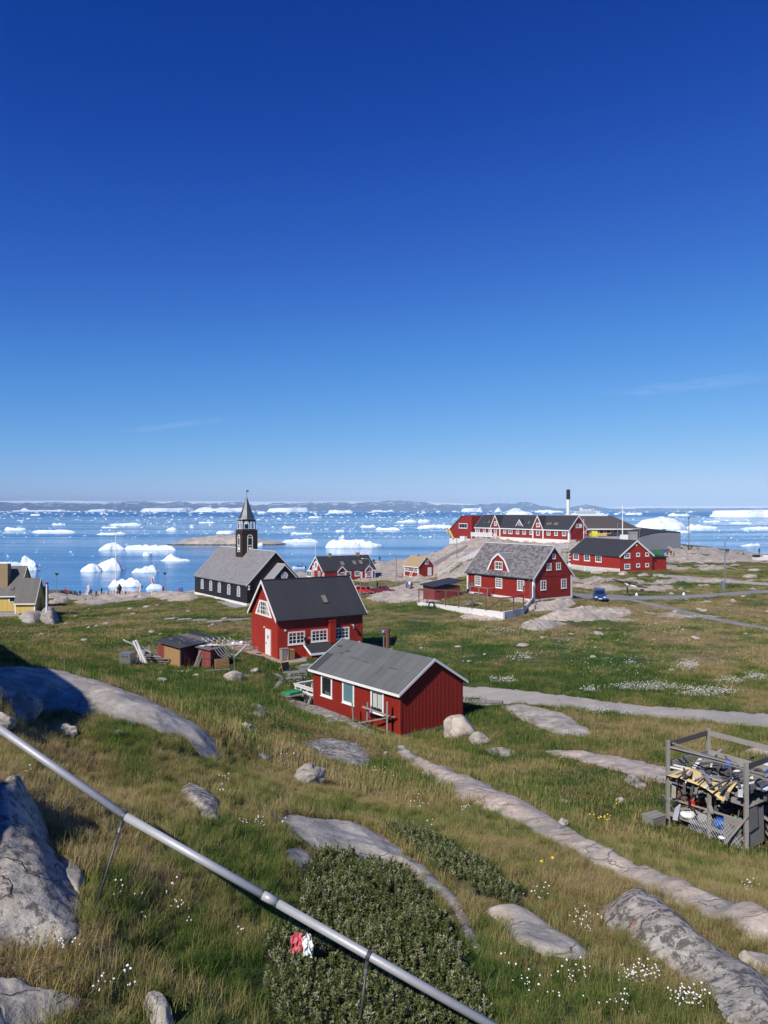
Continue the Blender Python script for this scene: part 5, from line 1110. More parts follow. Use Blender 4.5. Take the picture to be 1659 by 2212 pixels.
# white plank bench frame left of the cabin end
p0 = on_B(9.35, .4); rzB = R(90-50.69)
bn = empty('white_plank_railing', on_B(9.4,.2), rzB, 'white painted plank railing box at the left end of the low cabin', 'railing')
def wb(a, b_, mt='white_worn'): return MB().box(a, b_).build('plank', MATS[mt], bn)
for z in (.25,.55,.85): wb((-.05,.1,z),(0,2.5,z+.14))
for z in (.85,): wb((-.05,2.5,z),(2.2,2.55,z+.14)); wb((-.1,.05,1.0),(.12,2.6,1.05)); wb((0,2.4,1.0),(2.2,2.62,1.05))
for y in (.1,.9,1.7,2.4): wb((-.02,y,-.4),(.06,y+.1,.99))
for x in (.7,1.4,2.1): wb((x,2.42,-.4),(x+.1,2.5,.99))
wb((.5,.1,.45),(1.1,2.2,.5)); wb((.3,.7,.55),(.9,1.2,.85), 'plastic_white'); wb((.35,1.4,.5),(.75,1.75,.72), 'plastic_white')
tb = empty('plank_table', on_B(9.9,-1.4), rzB, 'low weathered slatted table holding the green tray', 'table')
for i in range(7): MB().box((-.7,-.6+i*.19,.42),(.9,-.6+i*.19+.14,.46)).build('slat', MATS['wood_grey'], tb)
for x in (-.6,.75):
    for y in (-.5,.55): MB().box((x,y,-.5),(x+.08,y+.08,.42)).build('leg', MATS['wood_grey'], tb)
tg = tag(MB().box((-.55,-.4,0),(.55,.4,.05)).build('tray_rim', MATS['plastic_green']), 'bright green plastic tray on the slatted table', 'tray'); tg.name = 'plastic_tray'
tg.location = on_B(9.95,-1.25,0)+Vector((0,0,.47-gz(*on_B(9.95,-1.25).xy)+gz(*on_B(9.9,-1.4).xy)+.02)); tg.rotation_euler = (0,0,rzB+.1)
for x0, x1, y0, y1 in ((-.55,.55,-.4,-.35),(-.55,.55,.35,.4),(-.55,-.5,-.35,.35),(.5,.55,-.35,.35),(-.2,-.15,-.35,.35),(.15,.2,-.35,.35)): MB().box((x0,y0,.05),(x1,y1,.15)).build('tray_wall', MATS['plastic_green'], tg)
for x in (-.35,0,.35): MB().box((x-.14,-.34,.051),(x+.14,.34,.09)).build('seedling_soil', MATS['wood_dark'], tg)
pallet('grey pallet leaning against the left end of the low cabin', on_B(9.62,-.35,.0), rzB+R(8), (R(0),R(-62)), 'wood_grey')
pallet('grey pallet lying before the red house steps', at(634,1455,59), .3).location.z = gz(*at(634,1455,59).xy)+.02
q_ = hit(640,1462); 
for i, (u, v, lab) in enumerate([(640,1460,'weathered pallet stacked nearest the low cabin'),(668,1448,'large flat pallet beside the stacked pallets')]):
    q = hit(u, v); o = pallet(lab, q+Vector((0,0,.03)), .35+.2*i, w=1.5, d=1.0)
    if i == 0:
        o2 = pallet('upper pallet on the weathered stack before the red house', q+Vector((.03,.02,.19)), .42, w=1.4, d=1.0)
for i, (u, v, w, d_) in enumerate([(655,1442,1.4,.8),(690,1440,1.6,1.0),(700,1452,1.8,1.1),(665,1437,1.1,.7),(528,1462,.9,.5),(615,1450,1.3,.7)]):
    q = hit(u, v); tag(MB().box((-w/2,-d_/2,-.1),(w/2,d_/2,.07),rz=.3+i*.2).build('paving_slab', MATS['concrete']), ['grey stone slab nearest the red house step','wide stone slab beside the lean to','broad stone slab at the lean to corner','small stone slab by the pallet stack','lone stone slab in the grass below the deck','stone slab at the foot of the deck step'][i], 'slab').location = q
q = hit(618,1452); wbw = empty('wheelbarrow', q, .8, 'tipped dark wheelbarrow with yellow handles below the deck', 'wheelbarrow')
MB().prism([(-.3,0,.05),(.3,0,.05),(.36,.12,.75),(-.36,.12,.75)], (0,.1,0)).build('tray', MATS['plastic_black'], wbw)
for x in (-.3,.3): MB().tube([(x,.05,.15),(x*1.2,.25,.9),(x*1.3,.3,1.15)], .02, 6).build('handle', MATS['plastic_yellow'], wbw); MB().tube([(x*1.3,.3,1.12),(x*1.32,.31,1.25)], .026, 6).build('grip', MATS['plastic_red'], wbw)
MB().tube([(-.42,.0,.5),(-.6,.1,.35),(-.55,.1,.2)], .02, 6).build('frame_loop', MATS['plastic_yellow'], wbw); MB().tube([(-.05,-.05,.05),(.05,-.05,.05)], .16, 12).build('wheel', MATS['rubber'], wbw)
# bins and tools by the wall
def crate_bin(label, s, t, w, d_, hh, mat):
    o = empty('bin_box', on_A(s, t, -.05), RZA, label, 'bin'); MB().box((0,0,0),(w,d_,hh)).build('bin_body', MATS[mat], o); MB().box((-.03,-.03,hh),(w+.03,d_+.03,hh+.05)).build('lid', MATS[mat], o)
    for i in range(4): MB().box((.02+i*w/4,-.02,.05),(.02+i*w/4+w/4-.04,-.002,hh-.05)).build('slat', MATS[mat], o)
crate_bin('grey weathered slatted bin by the red house corner', .12, -.62, .66, .55, .95, 'wood_grey'); crate_bin('new timber slatted bin beside the grey bin', .86, -.6, .44, .5, .80, 'wood_new')
o = empty('shovel', on_A(2.35,-.5,-.05), RZA, 'dark long handled tool leaning on the lean to', 'shovel'); MB().tube([(0,0,0),(.12,.3,1.55)], .025, 8).build('shaft', MATS['plastic_black'], o); MB().box((.04,.28,1.45),(.26,.36,1.75)).build('blade', MATS['plastic_black'], o)
def chair(label, s, t, rz):
    o = empty('garden_chair', on_A(s, t, -.05), RZA+rz, label, 'chair')
    MB().box((-.24,-.24,.40),(.24,.24,.44)).build('seat', MATS['wood_grey'], o)
    for x in (-.22,.22):
        for y in (-.22,.22): MB().tube([(x,y,0),(x*.95,y*.95,.42 if y < 0 else .62)], .018, 6).build('leg', MATS['wood_grey'], o)
    pts = [(.30*math.cos(a), .02+.28*math.sin(a), .64+.10*math.sin(a)) for a in [math.pi*k/8 for k in range(9)]]
    MB().tube([(.30,-.26,.62)]+pts+[(-.30,-.26,.62)], .02, 6).build('arm_rail', MATS['wood_grey'], o)
    for k in range(2, 7): a = math.pi*k/8; MB().tube([(.22*math.cos(a),.22*math.sin(a),.44),(.30*math.cos(a),.02+.28*math.sin(a),.66)], .01, 5).build('back_spindle', MATS['wood_grey'], o)
    return o
chair('round backed wooden chair on the deck near the front edge', -2.2, 3.2, 2.4); chair('round backed wooden chair closest to the red wall', -.75, 3.4, 1.2)
o = empty('garden_chair', on_A(-.7,5.0,.3), RZA, 'folded wooden chair at the far end of the deck', 'chair')
for x in (-.2,.2): MB().tube([(x,0,0),(x,.2,.9)], .02, 6).build('leg', MATS['wood_grey'], o); MB().tube([(x,.25,0),(x,0,.6)], .02, 6).build('leg', MATS['wood_grey'], o)
MB().box((-.2,.0,.45),(.2,.25,.49)).build('seat', MATS['wood_grey'], o); MB().box((-.22,.15,.75),(.22,.19,.9)).build('backrest', MATS['wood_grey'], o)
for i, (s, t) in enumerate([(-1.7,6.3),(-1.3,6.6),(-.9,6.35)]): tag(MB().lathe([(.02,0),(.16,.03),(.2,.16),(.12,.28),(.03,.3)], n=12).build('buoy', MATS['plastic_white'], smooth=True), 'white round buoy on the raised end of the deck', 'buoy', 'white buoys on the deck').location = on_A(s, t, .42-.17*(i == 1))
# concrete plank walk behind the yard, stones left of the house
for i, (u0, u1, v) in enumerate([(358,382,1338),(384,413,1340),(414,446,1342),(448,470,1345),(472,490,1343),(492,515,1341),(516,540,1340)]):
    a, b_ = hit(u0, v), hit(u1, v-1); d = (b_-a)
    tag(MB().beam((0,0,.1), d+Vector((0,0,.12)), 1.1, .12).build('walkway_slab', MATS['concrete']), 'pale slab of the narrow walkway behind the shed', 'slab', 'slabs of the narrow walkway').location = a
for i, (u, v, L_, an) in enumerate([(520,1392,2.6,.2),(538,1388,1.8,.5),(505,1388,2.0,-.2),(545,1380,2.2,.1)]):
    q = hit(u, v); tag(MB().box((-L_/2,-.3,0),(L_/2,.3,.09),rz=an).build('plank', MATS['wood_grey']), 'grey board lying in the grass behind the deck', 'board', 'boards lying behind the deck').location = q+Vector((0,0,.05))

# sheds
def shed_box(name, label, spec, hf, hb, wallparts, roofmat, cat='shed', ov=.18):
    """lean-to shed: s to the left-back, t to the right-back; hf height of near edge"""
    hs = House(None, name, label, hf, .01, 0, 0, cat, spec=spec); return hs
q0 = G(390.5,1447,59.0); zz = gz(q0[0], q0[1])
hs = House(None, 'storage_shed', 'old red and bare wood shed with patched black felt roof', 1.6, .01, 0, 0, 'shed', spec=(q0[0], q0[1], zz, 40, 3.05, 3.6, 1))
L, W = hs.L, hs.W; zf = lambda s, t: 1.52+.20*t*.9-.0*s+.12*s*.0
hs.part('frame', MB().prism([hs.p(.03,.03,-.3), hs.p(L-.03,.03,-.3), hs.p(L-.03,W-.03,-.3), hs.p(.03,W-.03,-.3)], (0,0,1.75)), 'wood_dark')
n = 14
for i in range(n):
    a0, a1 = i*L/n+.005, (i+1)*L/n-.005
    hs.part('wall_board', hs.fbox(MB(), 'S', a0, a1, -.2 if a0 < 2.0 else .1, 1.5, -.01, .022), 'wood_new' if a0 < 2.15 else 'red_dull')
for i in range(16):
    a0, a1 = i*W/16+.006, (i+1)*W/16-.006; hs.part('wall_board', hs.fbox(MB(), 'T', a0, a1, -.2, 1.5+.03*i*0+.0, -.01, .02+.012*(i % 2)), 'red_dull')
hs.part('corner_post', hs.sbox(MB(), -.05, .06, -.05, .06, -.2, 1.5), 'steel_dark')
for i in range(5):
    t0, t1 = -.25+i*(W+.4)/5, -.25+(i+1)*(W+.4)/5
    z0, z1 = 1.5+.05*t0+.06, 1.5+.05*t1+.075
    hs.part('roof_felt_sheet', MB().prism([hs.p(-.3,t0,z0+.012*(i % 2)), hs.p(-.3,t1+.05,z1), hs.p(-.3,t1+.05,z1+.06), hs.p(-.3,t0,z0+.06+.012*(i % 2))], Vector(hs.p(L+.6,0,.18))), ['felt_patch','felt_black','felt_patch','roof_grey_old','felt_black'][i])
rs = random.Random(8)
for i in range(16):
    s, t = rs.uniform(.2,L-.4), rs.uniform(.4,W-.6); zz_ = 1.5+.05*t+.145+.18*(s+.3)/(L+.6)
    hs.part('worn_patch', MB().prism([hs.p(s,t,zz_), hs.p(s+rs.uniform(.1,.6),t+.02,zz_+.03), hs.p(s+rs.uniform(.2,.5),t+rs.uniform(.08,.2),zz_+.03), hs.p(s,t+.12,zz_+.01)], (0,0,.012)), 'roof_grey_old')
q0 = G(455,1446,58.6); zz = gz(q0[0], q0[1])
hs = House(None, 'wood_shed', 'small dark red lean shed draped with sheets and lines', 1.4, .01, 0, 0, 'shed', spec=(q0[0], q0[1], zz, 30, 1.25, 1.55, 1))
hs.part('frame', hs.sbox(MB(), .02, 1.23, .02, 1.53, -.3, 1.4), 'wood_dark')
for i in range(7): hs.part('wall_board', hs.fbox(MB(), 'T', i*.22+.005, i*.22+.215, .0 if i != 3 else .0, 1.38, -.02, .015), 'red_dull')
for i in range(5): hs.part('wall_board', hs.fbox(MB(), 'S', i*.25+.005, i*.25+.245, 0, 1.38, -.02, .015), 'red_dull')
hs.part('roof_sheet', MB().prism([hs.p(-.15,-.2,1.38), hs.p(1.4,-.2,1.5), hs.p(1.4,1.7,1.56), hs.p(-.15,1.7,1.44)], (0,0,.06)), 'roof_grey_old')
hs.part('cross_rail', hs.fbox(MB(), 'T', 0, 1.55, .72, .82, .02, .06), 'wood_brownred'); hs.part('cross_rail', hs.fbox(MB(), 'S', 0, 1.25, .72, .82, .02, .06), 'wood_brownred')
for s, t, w, d_, mt in ((.6,.9,.9,.5,'cloth_white'),(.4,.6,.3,.5,'cloth_red'),(1.0,.2,.5,.3,'cloth_white')): hs.part('sheet', hs.sbox(MB(), s-w/2, s+w/2, t-d_/2, t+d_/2, 1.575, 1.60), mt)
for i in range(5): hs.part('hanging_line', MB().tube([hs.p(-.16,.2+i*.28,1.5), hs.p(-.5,.4+i*.3,.95), hs.p(-.9,.6+i*.33,.75)], .012, 5), 'plastic_white')
# firewood stack and pallet at the shed
q = hit(441,1440); fw = empty('firewood_stack', q, .6, 'short stack of split firewood between the two sheds', 'firewood'); rs = random.Random(9)
for i in range(6):
    for j in range(5):
        a = R(90)+rs.uniform(-.1,.1); c_ = Vector((i*.14-.4+rs.uniform(-.02,.02), rs.uniform(-.05,.05), .07+j*.13)); MB().tube([c_-Vector((0,.18,0)), c_+Vector((0,.18,0))], rs.uniform(.045,.07), 6).build('log', MATS[rs.choice(['wood_new','wood_grey','wood_new'])], fw)
q = hit(478,1443); pallet('tan pallet standing against the small dark red shed', q+Vector((0,.1,.35)), .55, (R(80),0), 'wood_new', w=1.1, d=.7)
q = hit(425,1444); board_pile('leaning_boards', 'grey boards leaning beside the firewood', 'boards', [(q+Vector((i*.08-.25,0,0)), q+Vector((i*.08+.15,.25,1.25+.1*(i % 3))), .1, .03, None) for i in range(5)], 'wood_grey')
q = hit(470,1450); tag(MB().box((-.9,-.1,0),(.9,.1,.08),rz=.35).build('plank', MATS['wood_grey']), 'grey plank on the grass under the standing pallet', 'board').location = q+Vector((0,0,.06))
# scrap heap left of the shed
q = hit(330,1432); rs = random.Random(12); sp = []
for i in range(34):
    a = rs.uniform(-.35,.35)-.45; c_ = q+Vector((rs.uniform(-1.3,1.5), rs.uniform(-.3,.9), .05)); c_.z = gz(c_.x,c_.y)+.05+rs.uniform(0,.45); l_ = rs.uniform(.5,1.4)
    sp.append((c_-Vector((math.cos(a)*l_,math.sin(a)*l_,rs.uniform(-.12,.12))), c_+Vector((math.cos(a)*l_,math.sin(a)*l_,rs.uniform(-.12,.12))), rs.uniform(.08,.18), .04, None))
board_pile('board_heap', 'untidy heap of grey weathered boards left of the old shed', 'boards', sp, 'wood_grey')
q = hit(275,1438)
o = empty('metal_tank', q, -.25, 'square grey metal tank at the left end of the board heap', 'tank'); MB().box((-.45,-.35,0),(.45,.35,.95)).build('tank_body', MATS['galvanized'], o); MB().box((-.47,-.37,.95),(.47,.37,1.0)).build('tank_rim', MATS['galvanized'], o)
for x in (-.2,0,.2): MB().tube([(x,-.36,.75),(x,-.40,.75)], .05, 8).build('port', MATS['steel_dark'], o)
board_pile('white_posts', 'two white posts leaning over the board heap', 'posts', [(hit(318,1438)+Vector((0,0,.0)), hit(296,1432)+Vector((-.1,0,1.75)), .13, .13, None), (hit(312,1436), hit(288,1432)+Vector((0,0,1.7)), .12, .12, None), (hit(275,1430)+Vector((-.3,0,1.7)), hit(325,1434)+Vector((0,0,.9)), .12, .1, None)], 'white_worn')
q = hit(302,1440); o = empty('gas_bottle', q, 0, 'red and white gas bottle by the metal tank', 'gas bottle'); MB().lathe([(.02,0),(.14,.0),(.14,.28),(.13,.3)], n=12).build('lower_band', MATS['plastic_red'], o); MB().lathe([(.13,.301),(.14,.32),(.14,.5),(.08,.6),(.04,.66)], n=12).build('bottle_top', MATS['plastic_white'], o)
q = hit(297,1428); tag(MB().tube([(-.12,0,0),(-.12,0,1.2),(-.08,0,1.42),(0,0,1.5),(.08,0,1.42),(.12,0,1.2),(.1,0,.4)], .04, 8).build('bent_pipe', MATS['steel_dark']), 'bent grey pipe hoop standing in the board heap', 'pipe').location = q
for i, (du, lab) in enumerate([(308,'pointed grey metal sheet in the board heap near the hoop'),(320,'taller pointed grey metal sheet in the board heap')]):
    q = hit(du,1428); tag(MB().prism([(-.25,0,0),(.25,0,0),(.18,.1,.8),(.02,.15,1.15+.2*i),(-.2,.1,.7)], (0,.03,0)).build('metal_sheet', MATS['galvanized']), lab, 'sheet').location = q
for i, (u, v, w) in enumerate([(345,1455,.5),(372,1452,.5),(385,1453,.45),(395,1452,.35),(425,1462,.6),(350,1473,.8),(340,1448,.4)]):
    boulder('stone', ['pale stone in grass left of the shed foot','pale stone first of the group below the shed','pale stone in the middle of the group below the shed','little pale stone last of the group below the shed','pale stone below the dark red shed','flat grey stone lowest in the grass below the shed','little grey stone at the board heap edge'][i], u, 0, w, w*.7, w*.4, 'rock_smooth', 80+i, .25, v=v, cat='stone')
# washing line pole on a boulder
boulder('boulder', 'pink boulder holding the clothes line pole', 504, 0, 1.5, 1.2, .75, 'rock_pink', 95, .1, v=1469)
q = hit(506,1464); o = empty('clothes_line_pole', q+Vector((0,0,.35)), .1, 'metal clothes line pole standing on a pink boulder', 'clothes line'); MB().tube([(0,0,0),(0,0,2.0)], .035, 8).build('pole', MATS['galvanized'], o)
MB().tube([(-1.5,.1,2.0),(1.1,-.1,2.05)], .03, 8).build('cross_bar', MATS['galvanized'], o); MB().tube([(0,0,1.15),(-.85,.05,1.98)], .025, 6).build('brace', MATS['galvanized'], o); MB().tube([(0,0,1.15),(.85,-.07,2.02)], .03, 6).build('brace', MATS['plastic_white'], o)
for i in range(6):
    x = -1.4+i*.4; MB().tube([(x,.1-.08*i*.3,2.03),(x-.6,1.0,2.05),(x-1.3,2.4,2.25)], .006, 4).build('line', MATS['plastic_white'], o)
    for k in (.25,.6,.85): c_ = Vector((x-1.3*k, .1+2.3*k, 2.03+.2*k)); MB().box(tuple(c_-Vector((.02,.02,.12))), tuple(c_+Vector((.02,.02,.02)))).build('peg', MATS['plastic_white'], o)
# hand made rack before the low cabin
rk = empty('drying_rack', on_B(2.6,-1.6), 0, 'weathered rough post and rail rack in front of the low cabin', 'rack'); o0 = Vector(rk.location)
def RB(a, b_, w, nm): MB().beam(Vector(a)-o0, Vector(b_)-o0, w, w*.8).build(nm, MATS['wood_grey'], rk)
P1, P2, P3 = hit(764,1564), hit(792,1571), hit(836,1588)
RB(P1-Vector((0,0,.3)), P1+Vector((-.1,0,1.35)), .11, 'post'); RB(P2-Vector((0,0,.3)), P2+Vector((.05,0,1.55)), .12, 'post'); RB(P3-Vector((0,0,.3)), P3+Vector((0,0,2.0)), .13, 'post')
RB(P2+Vector((-.25,-.1,1.3)), P3+Vector((.15,-.1,1.15)), .11, 'rail'); RB(P1+Vector((.05,-.1,.05)), P3+Vector((.5,-.1,1.15)), .09, 'rail'); MB().beam(P2+Vector((.13,-.08,1.25))-o0, P2+Vector((.14,-.08,.6))-o0, .03, .03).build('blue_strap', MATS['plastic_blue'], rk)
# lamp behind the cabin, duckboard on the right
q = onground(829, 58.5); o = empty('street_lamp', q, 0, 'slim lamp post with round glass head behind the low cabin', 'street lamp'); MB().tube([(0,0,-.2),(0,0,3.95)], .055, 10).build('post', MATS['galvanized'], o); MB().lathe([(.05,3.9),(.2,4.05),(.24,4.2),(.15,4.3),(.03,4.34)], n=14).build('lamp_head', MATS['galvanized'], o, smooth=True); MB().lathe([(.245,4.2),(.26,4.22),(.245,4.24)], n=14).build('rim', MATS['steel_dark'], o)
db = empty('duckboard', hit(1006,1513), 0, 'row of short grey boards beside the gravel path', 'duckboard'); o0 = Vector(db.location)
for i in range(13):
    a = hit(1004+i*6.6, 1512+i*.35); b_ = hit(1002+i*6.6, 1520+i*.2); MB().beam(a-o0+Vector((0,0,.08)), b_-o0+Vector((0,0,.1)), .2, .05).build('board', MATS['wood_grey'], db)
q = hit(883,1608); tag(MB().lathe([(.18,0),(.2,.05),(.16,.22),(.1,.3)], n=9).build('rusty_drum', MATS['rust']), 'rusty stub of metal in grass right of the cabin corner', 'drum').location = q
# ------------------------------------------------------------------ scrap rack on the right
zR = gz(10.8, 22.9); ZT = CH-7.55
PF, PL_, PB, PR = Vector((10.8,22.9,ZT)), Vector((9.28,25.1,ZT)), Vector((11.17,26.45,ZT)), Vector((12.69,24.25,ZT))
sr = empty('scrap_rack', (PF.x, PF.y, zR), 0, 'open grey timber rack of posts and rails filled with scrap', 'rack'); so = Vector(sr.location)
def sb(nm, a, b_, w, th, mt='wood_grey', par=None): return MB().beam(Vector(a)-so, Vector(b_)-so, w, th).build(nm, MATS[mt], par or sr)
Z = lambda p, z: Vector((p.x, p.y, z))
for p in (PF, PL_, PB, PR): sb('post', Z(p, gz(p.x,p.y)-.3), Z(p, ZT+.02), .11, .11)
for a, b_ in ((PL_,PB),(PB,PR),(PF,PR)):
    n = (b_-a).normalized()*.1
    for z in (-.12, -.78): sb('rail', Z(a,ZT+z)-n*0, Z(b_,ZT+z), .035, .17, 'wood_dark' if z > -.5 and a is not PB else 'wood_grey')
sb('rail', Z(PL_,ZT-2.35), Z(PF,ZT-2.3), .06, .12); sb('rail', Z(PL_,ZT-1.85), Z(PF,ZT-1.75), .04, .05)
MID = PL_.lerp(PF, .55); sb('post', Z(MID, gz(MID.x,MID.y)-.2), Z(MID, ZT-1.25), .10, .10)
for k, (f0, z0, f1, z1) in enumerate([(0,-.18,.98,-.10),(0,-.26,1.35,-.18),(.05,-.1,1.3,-.33)]): sb('thin_pole', Z(PL_.lerp(PB,.05*k),ZT+z0), Z(PL_.lerp(PF,f1),ZT+z1), .05, .04)
sb('brace', Z(PF.lerp(PL_,.28),gz(PF.x,PF.y)+.1)+Vector((-.1,-.35,0)), Z(PF,ZT-1.55)-Vector((.0,.08,0)), .07, .06)
# shelf with loose timber
def inrack(a, b_): return PL_.lerp(PF, a) + (PB-PL_)*b_
for i in range(9): b_ = .05+i*.11; sb('shelf_board', Z(inrack(-.03,b_),ZT-1.32), Z(inrack(1.03,b_),ZT-1.3), .2, .03)
rs = random.Random(31); ht = empty('timber_heap', Z(inrack(.5,.5),ZT-1.3), 0, 'tangle of grey sticks and boards lying on top of the scrap rack', 'timber'); ho = Vector(ht.location)
for i in range(120):
    a0, b0 = rs.uniform(.05,.95), rs.uniform(.05,.95); an = rs.choice([.9,1.1,1.0,2.6,.2])+rs.uniform(-.3,.3); l_ = rs.uniform(.35,1.15); c_ = Z(inrack(a0,b0), ZT-1.24+rs.uniform(0,.42)); d = Vector((math.cos(an),math.sin(an),rs.uniform(-.12,.12)))*l_
    MB().beam(c_-d-ho, c_+d-ho, rs.uniform(.03,.14), rs.uniform(.02,.05)).build('stick', MATS[rs.choice(['wood_grey','wood_grey','wood_grey','wood_dark','wood_dark','white_worn'])], ht)
def topthing(name, label, cat, mb, mat, loc, rz=0, smooth=False):
    o = mb.build(name, MATS[mat], smooth=smooth); o.location = loc; o.rotation_euler = (0,0,rz); return tag(o, label, cat)
# beige sheet hanging over the front edge
n = 8; vs = []
for i in range(n+1):
    for j in range(n+1):
        a, c_ = i/n, j/n; q = inrack(.04+.74*a, -.10+.34*c_); vs.append((q.x, q.y, ZT-.93-.42*(1-c_)*abs(a-.25)-.06*math.sin(a*7)*math.cos(c_*4)+.05*c_))
mb = MB(); mb.add(vs, [(i*(n+1)+j, (i+1)*(n+1)+j, (i+1)*(n+1)+j+1, i*(n+1)+j+1) for i in range(n) for j in range(n)])
o = mb.build('canvas_sheet', MATS['canvas_beige'], fix=False, smooth=True); md = o.modifiers.new('t','SOLIDIFY'); md.thickness = .02; tag(o, 'bent beige sheet lying over the front of the scrap rack', 'sheet')
topthing('plastic_can', 'blue plastic can on top of the scrap rack', 'can', MB().lathe([(.05,0),(.13,.02),(.14,.2),(.08,.27),(.04,.3)], n=10), 'plastic_blue', Z(inrack(.42,.72),ZT-.92), 0, True)
topthing('grooved_board', 'white grooved panel lying at the right of the scrap rack', 'board', MB().prism([(-.6,-.2,0),(.6,-.2,.05),(.62,.22,.07),(-.55,.2,.02)], (0,0,.04)), 'plastic_white', Z(inrack(.98,.62),ZT-1.02), .5)
topthing('white_bowl', 'white rounded lid among the sticks on the scrap rack', 'lid', MB().lathe([(.02,.12),(.12,.09),(.17,.0),(.15,-.02)], n=10), 'plastic_white', Z(inrack(.55,.7),ZT-.98), 0, True)
topthing('plastic_bucket', 'blue sheet bundle at the right edge of the scrap rack', 'bundle', MB().lathe([(.1,0),(.25,.05),(.22,.2),(.1,.25)], n=9), 'plastic_blue', Z(inrack(.85,1.0),ZT-1.0))
topthing('scrap_box', 'grey metal box end sticking up from the scrap rack', 'box', MB().prism([(-.22,0,0),(.2,0,0),(.2,.05,.32),(-.15,.05,.4)], (.05,.3,0)), 'galvanized', Z(inrack(.18,.75),ZT-1.1), .3)
topthing('anchor_hook', 'dark curved metal hook lying on the beige sheet', 'hook', MB().tube([(-.5,0,.15),(-.2,-.05,-.02),(.15,-.1,-.12),(.42,-.1,-.1),(.5,-.08,.05),(.47,-.08,.2)], .035, 7), 'galvanized', Z(inrack(.55,.15),ZT-.80), -.2)
# lower level
o = empty('plastic_crate', Z(inrack(.3,.12),ZT-1.95), .3, 'red plastic crate in the lower left of the scrap rack', 'crate')
MB().box((-.2,-.15,0),(.2,.15,.03)).build('crate_base', MATS['plastic_red'], o)
for x0, x1, y0, y1 in ((-.2,.2,-.15,-.13),(-.2,.2,.13,.15),(-.2,-.18,-.13,.13),(.18,.2,-.13,.13)):
    for z in (.031,.11,.19): MB().box((x0,y0,z),(x1,y1,z+.06)).build('crate_band', MATS['plastic_red'], o)
for lab, nm, cat, mb, mt, a, b_, z in [('white coil of line in the lower left of the rack','line_coil','coil',MB().lathe([(.1,0),(.22,.02),(.24,.1),(.16,.18),(.1,.16)],n=12),'plastic_white',.24,.05,-2.3),('rusty brown lump of iron behind the red crate','iron_scrap','scrap',MB().lathe([(.1,0),(.2,.1),(.17,.3),(.06,.36)],n=7),'rust',.14,.1,-2.0),
   ('blue bag low in the middle of the scrap rack','blue_bag','bag',MB().lathe([(.05,0),(.28,.03),(.26,.2),(.12,.3),(.03,.3)],n=9),'plastic_blue',.68,.08,-2.25),('grey sack left of the middle post of the rack','grey_sack','sack',MB().lathe([(.05,0),(.2,.03),(.18,.2),(.05,.28)],n=8),'concrete',.45,.05,-2.3),
   ('green net bundle hanging near the front post','net_bundle','net',MB().lathe([(.03,0),(.1,.1),(.12,.35),(.06,.6),(.03,.65)],n=8),'plastic_green',.86,.03,-2.35),('small red float inside the scrap rack','red_float','float',MB().lathe([(.01,0),(.05,.02),(.05,.08),(.01,.1)],n=8),'plastic_red',.82,.3,-1.45),
   ('white rag on the lower board of the rack','white_rag','rag',MB().lathe([(.02,0),(.12,.02),(.1,.06),(.02,.07)],n=7),'cloth_white',.72,-.02,-2.5),('rusty chain hanging by the front post','rusty_chain','chain',MB().tube([(0,0,.6),(.05,0,.3),(-.03,0,.1),(.08,-.02,0)],.03,6),'rust',.8,.0,-2.5)]:
    topthing(nm, lab, cat, mb, mt, Z(inrack(a,b_),ZT+z), .4, True)
rs = random.Random(5); lh = empty('dark_clutter', Z(inrack(.5,.4),zR), 0, 'dark tangle of pipes and boards inside the lower scrap rack', 'scrap'); lo_ = Vector(lh.location)
for i in range(110):
    c_ = Z(inrack(rs.uniform(0,1),rs.uniform(.0,.9)), zR+rs.uniform(.15,1.2)); an = rs.uniform(0,3.14); d = Vector((math.cos(an)*rs.uniform(.15,.7),math.sin(an)*rs.uniform(.15,.7),rs.uniform(-.5,.5))); MB().beam(c_-d*.7-lo_, c_+d*.7-lo_, rs.uniform(.03,.2), rs.uniform(.02,.07)).build('scrap_piece', MATS[rs.choice(['wood_dark','steel_dark','rust','wood_grey','plastic_black','wood_grey','galvanized'])], lh)
MB().beam(Z(inrack(0,1.0),zR+.55)-lo_, Z(inrack(1,1.0),zR+.55)-lo_, .04, 1.1).build('back_panel', MATS['wood_dark'], lh)
# wire mesh skirt
mb = MB(); a, b_ = PL_.lerp(PF,.30), PF
L_ = (b_-a).length
for i in range(18):
    for sg in (1,-1):
        x0 = i/18; p0 = a.lerp(b_, x0); p1 = a.lerp(b_, min(1,max(0,x0+sg*.26))); k = abs((min(1,max(0,x0+sg*.26))-x0))/.26; mb.tube([Z(p0,zR+.05)-so-Vector((.05,.05,0)), Z(p1,zR+.05+.62*k)-so-Vector((.05,.05,0))], .006, 4, False)
mb.build('wire_mesh', MATS['galvanized'], sr)
sb('plywood_panel', Z(PF,zR+.42)+Vector((-.1,.1,0)), Z(PF,zR+.42)+Vector((-.42,.55,0)), .03, .85); sb('plywood_panel', Z(PF,zR+.55)+Vector((.06,.05,0)), Z(PF.lerp(PR,.42),zR+.6), .03, 1.1); sb('plywood_panel', Z(PF,zR+.9)+Vector((.08,.0,0)), Z(PF.lerp(PR,.25),zR+.95)+Vector((.0,-.05,0)), .025, .7)
NOGRASS.append([tuple(q.xy) for q in (PL_,PF,PR,PB)])
q = Z(PL_+Vector((-.55,-.25,0)), 0); q.z = gz(q.x,q.y); o = empty('slatted_box', q, .5, 'grey slatted wooden box left of the scrap rack', 'box'); MB().box((-.3,-.22,0),(.3,.22,.3)).build('box_body', MATS['wood_grey'], o)
for i in range(7): MB().box((-.32,-.23+i*.066,.3),(.32,-.23+i*.066+.05,.33)).build('slat', MATS['wood_grey'], o)

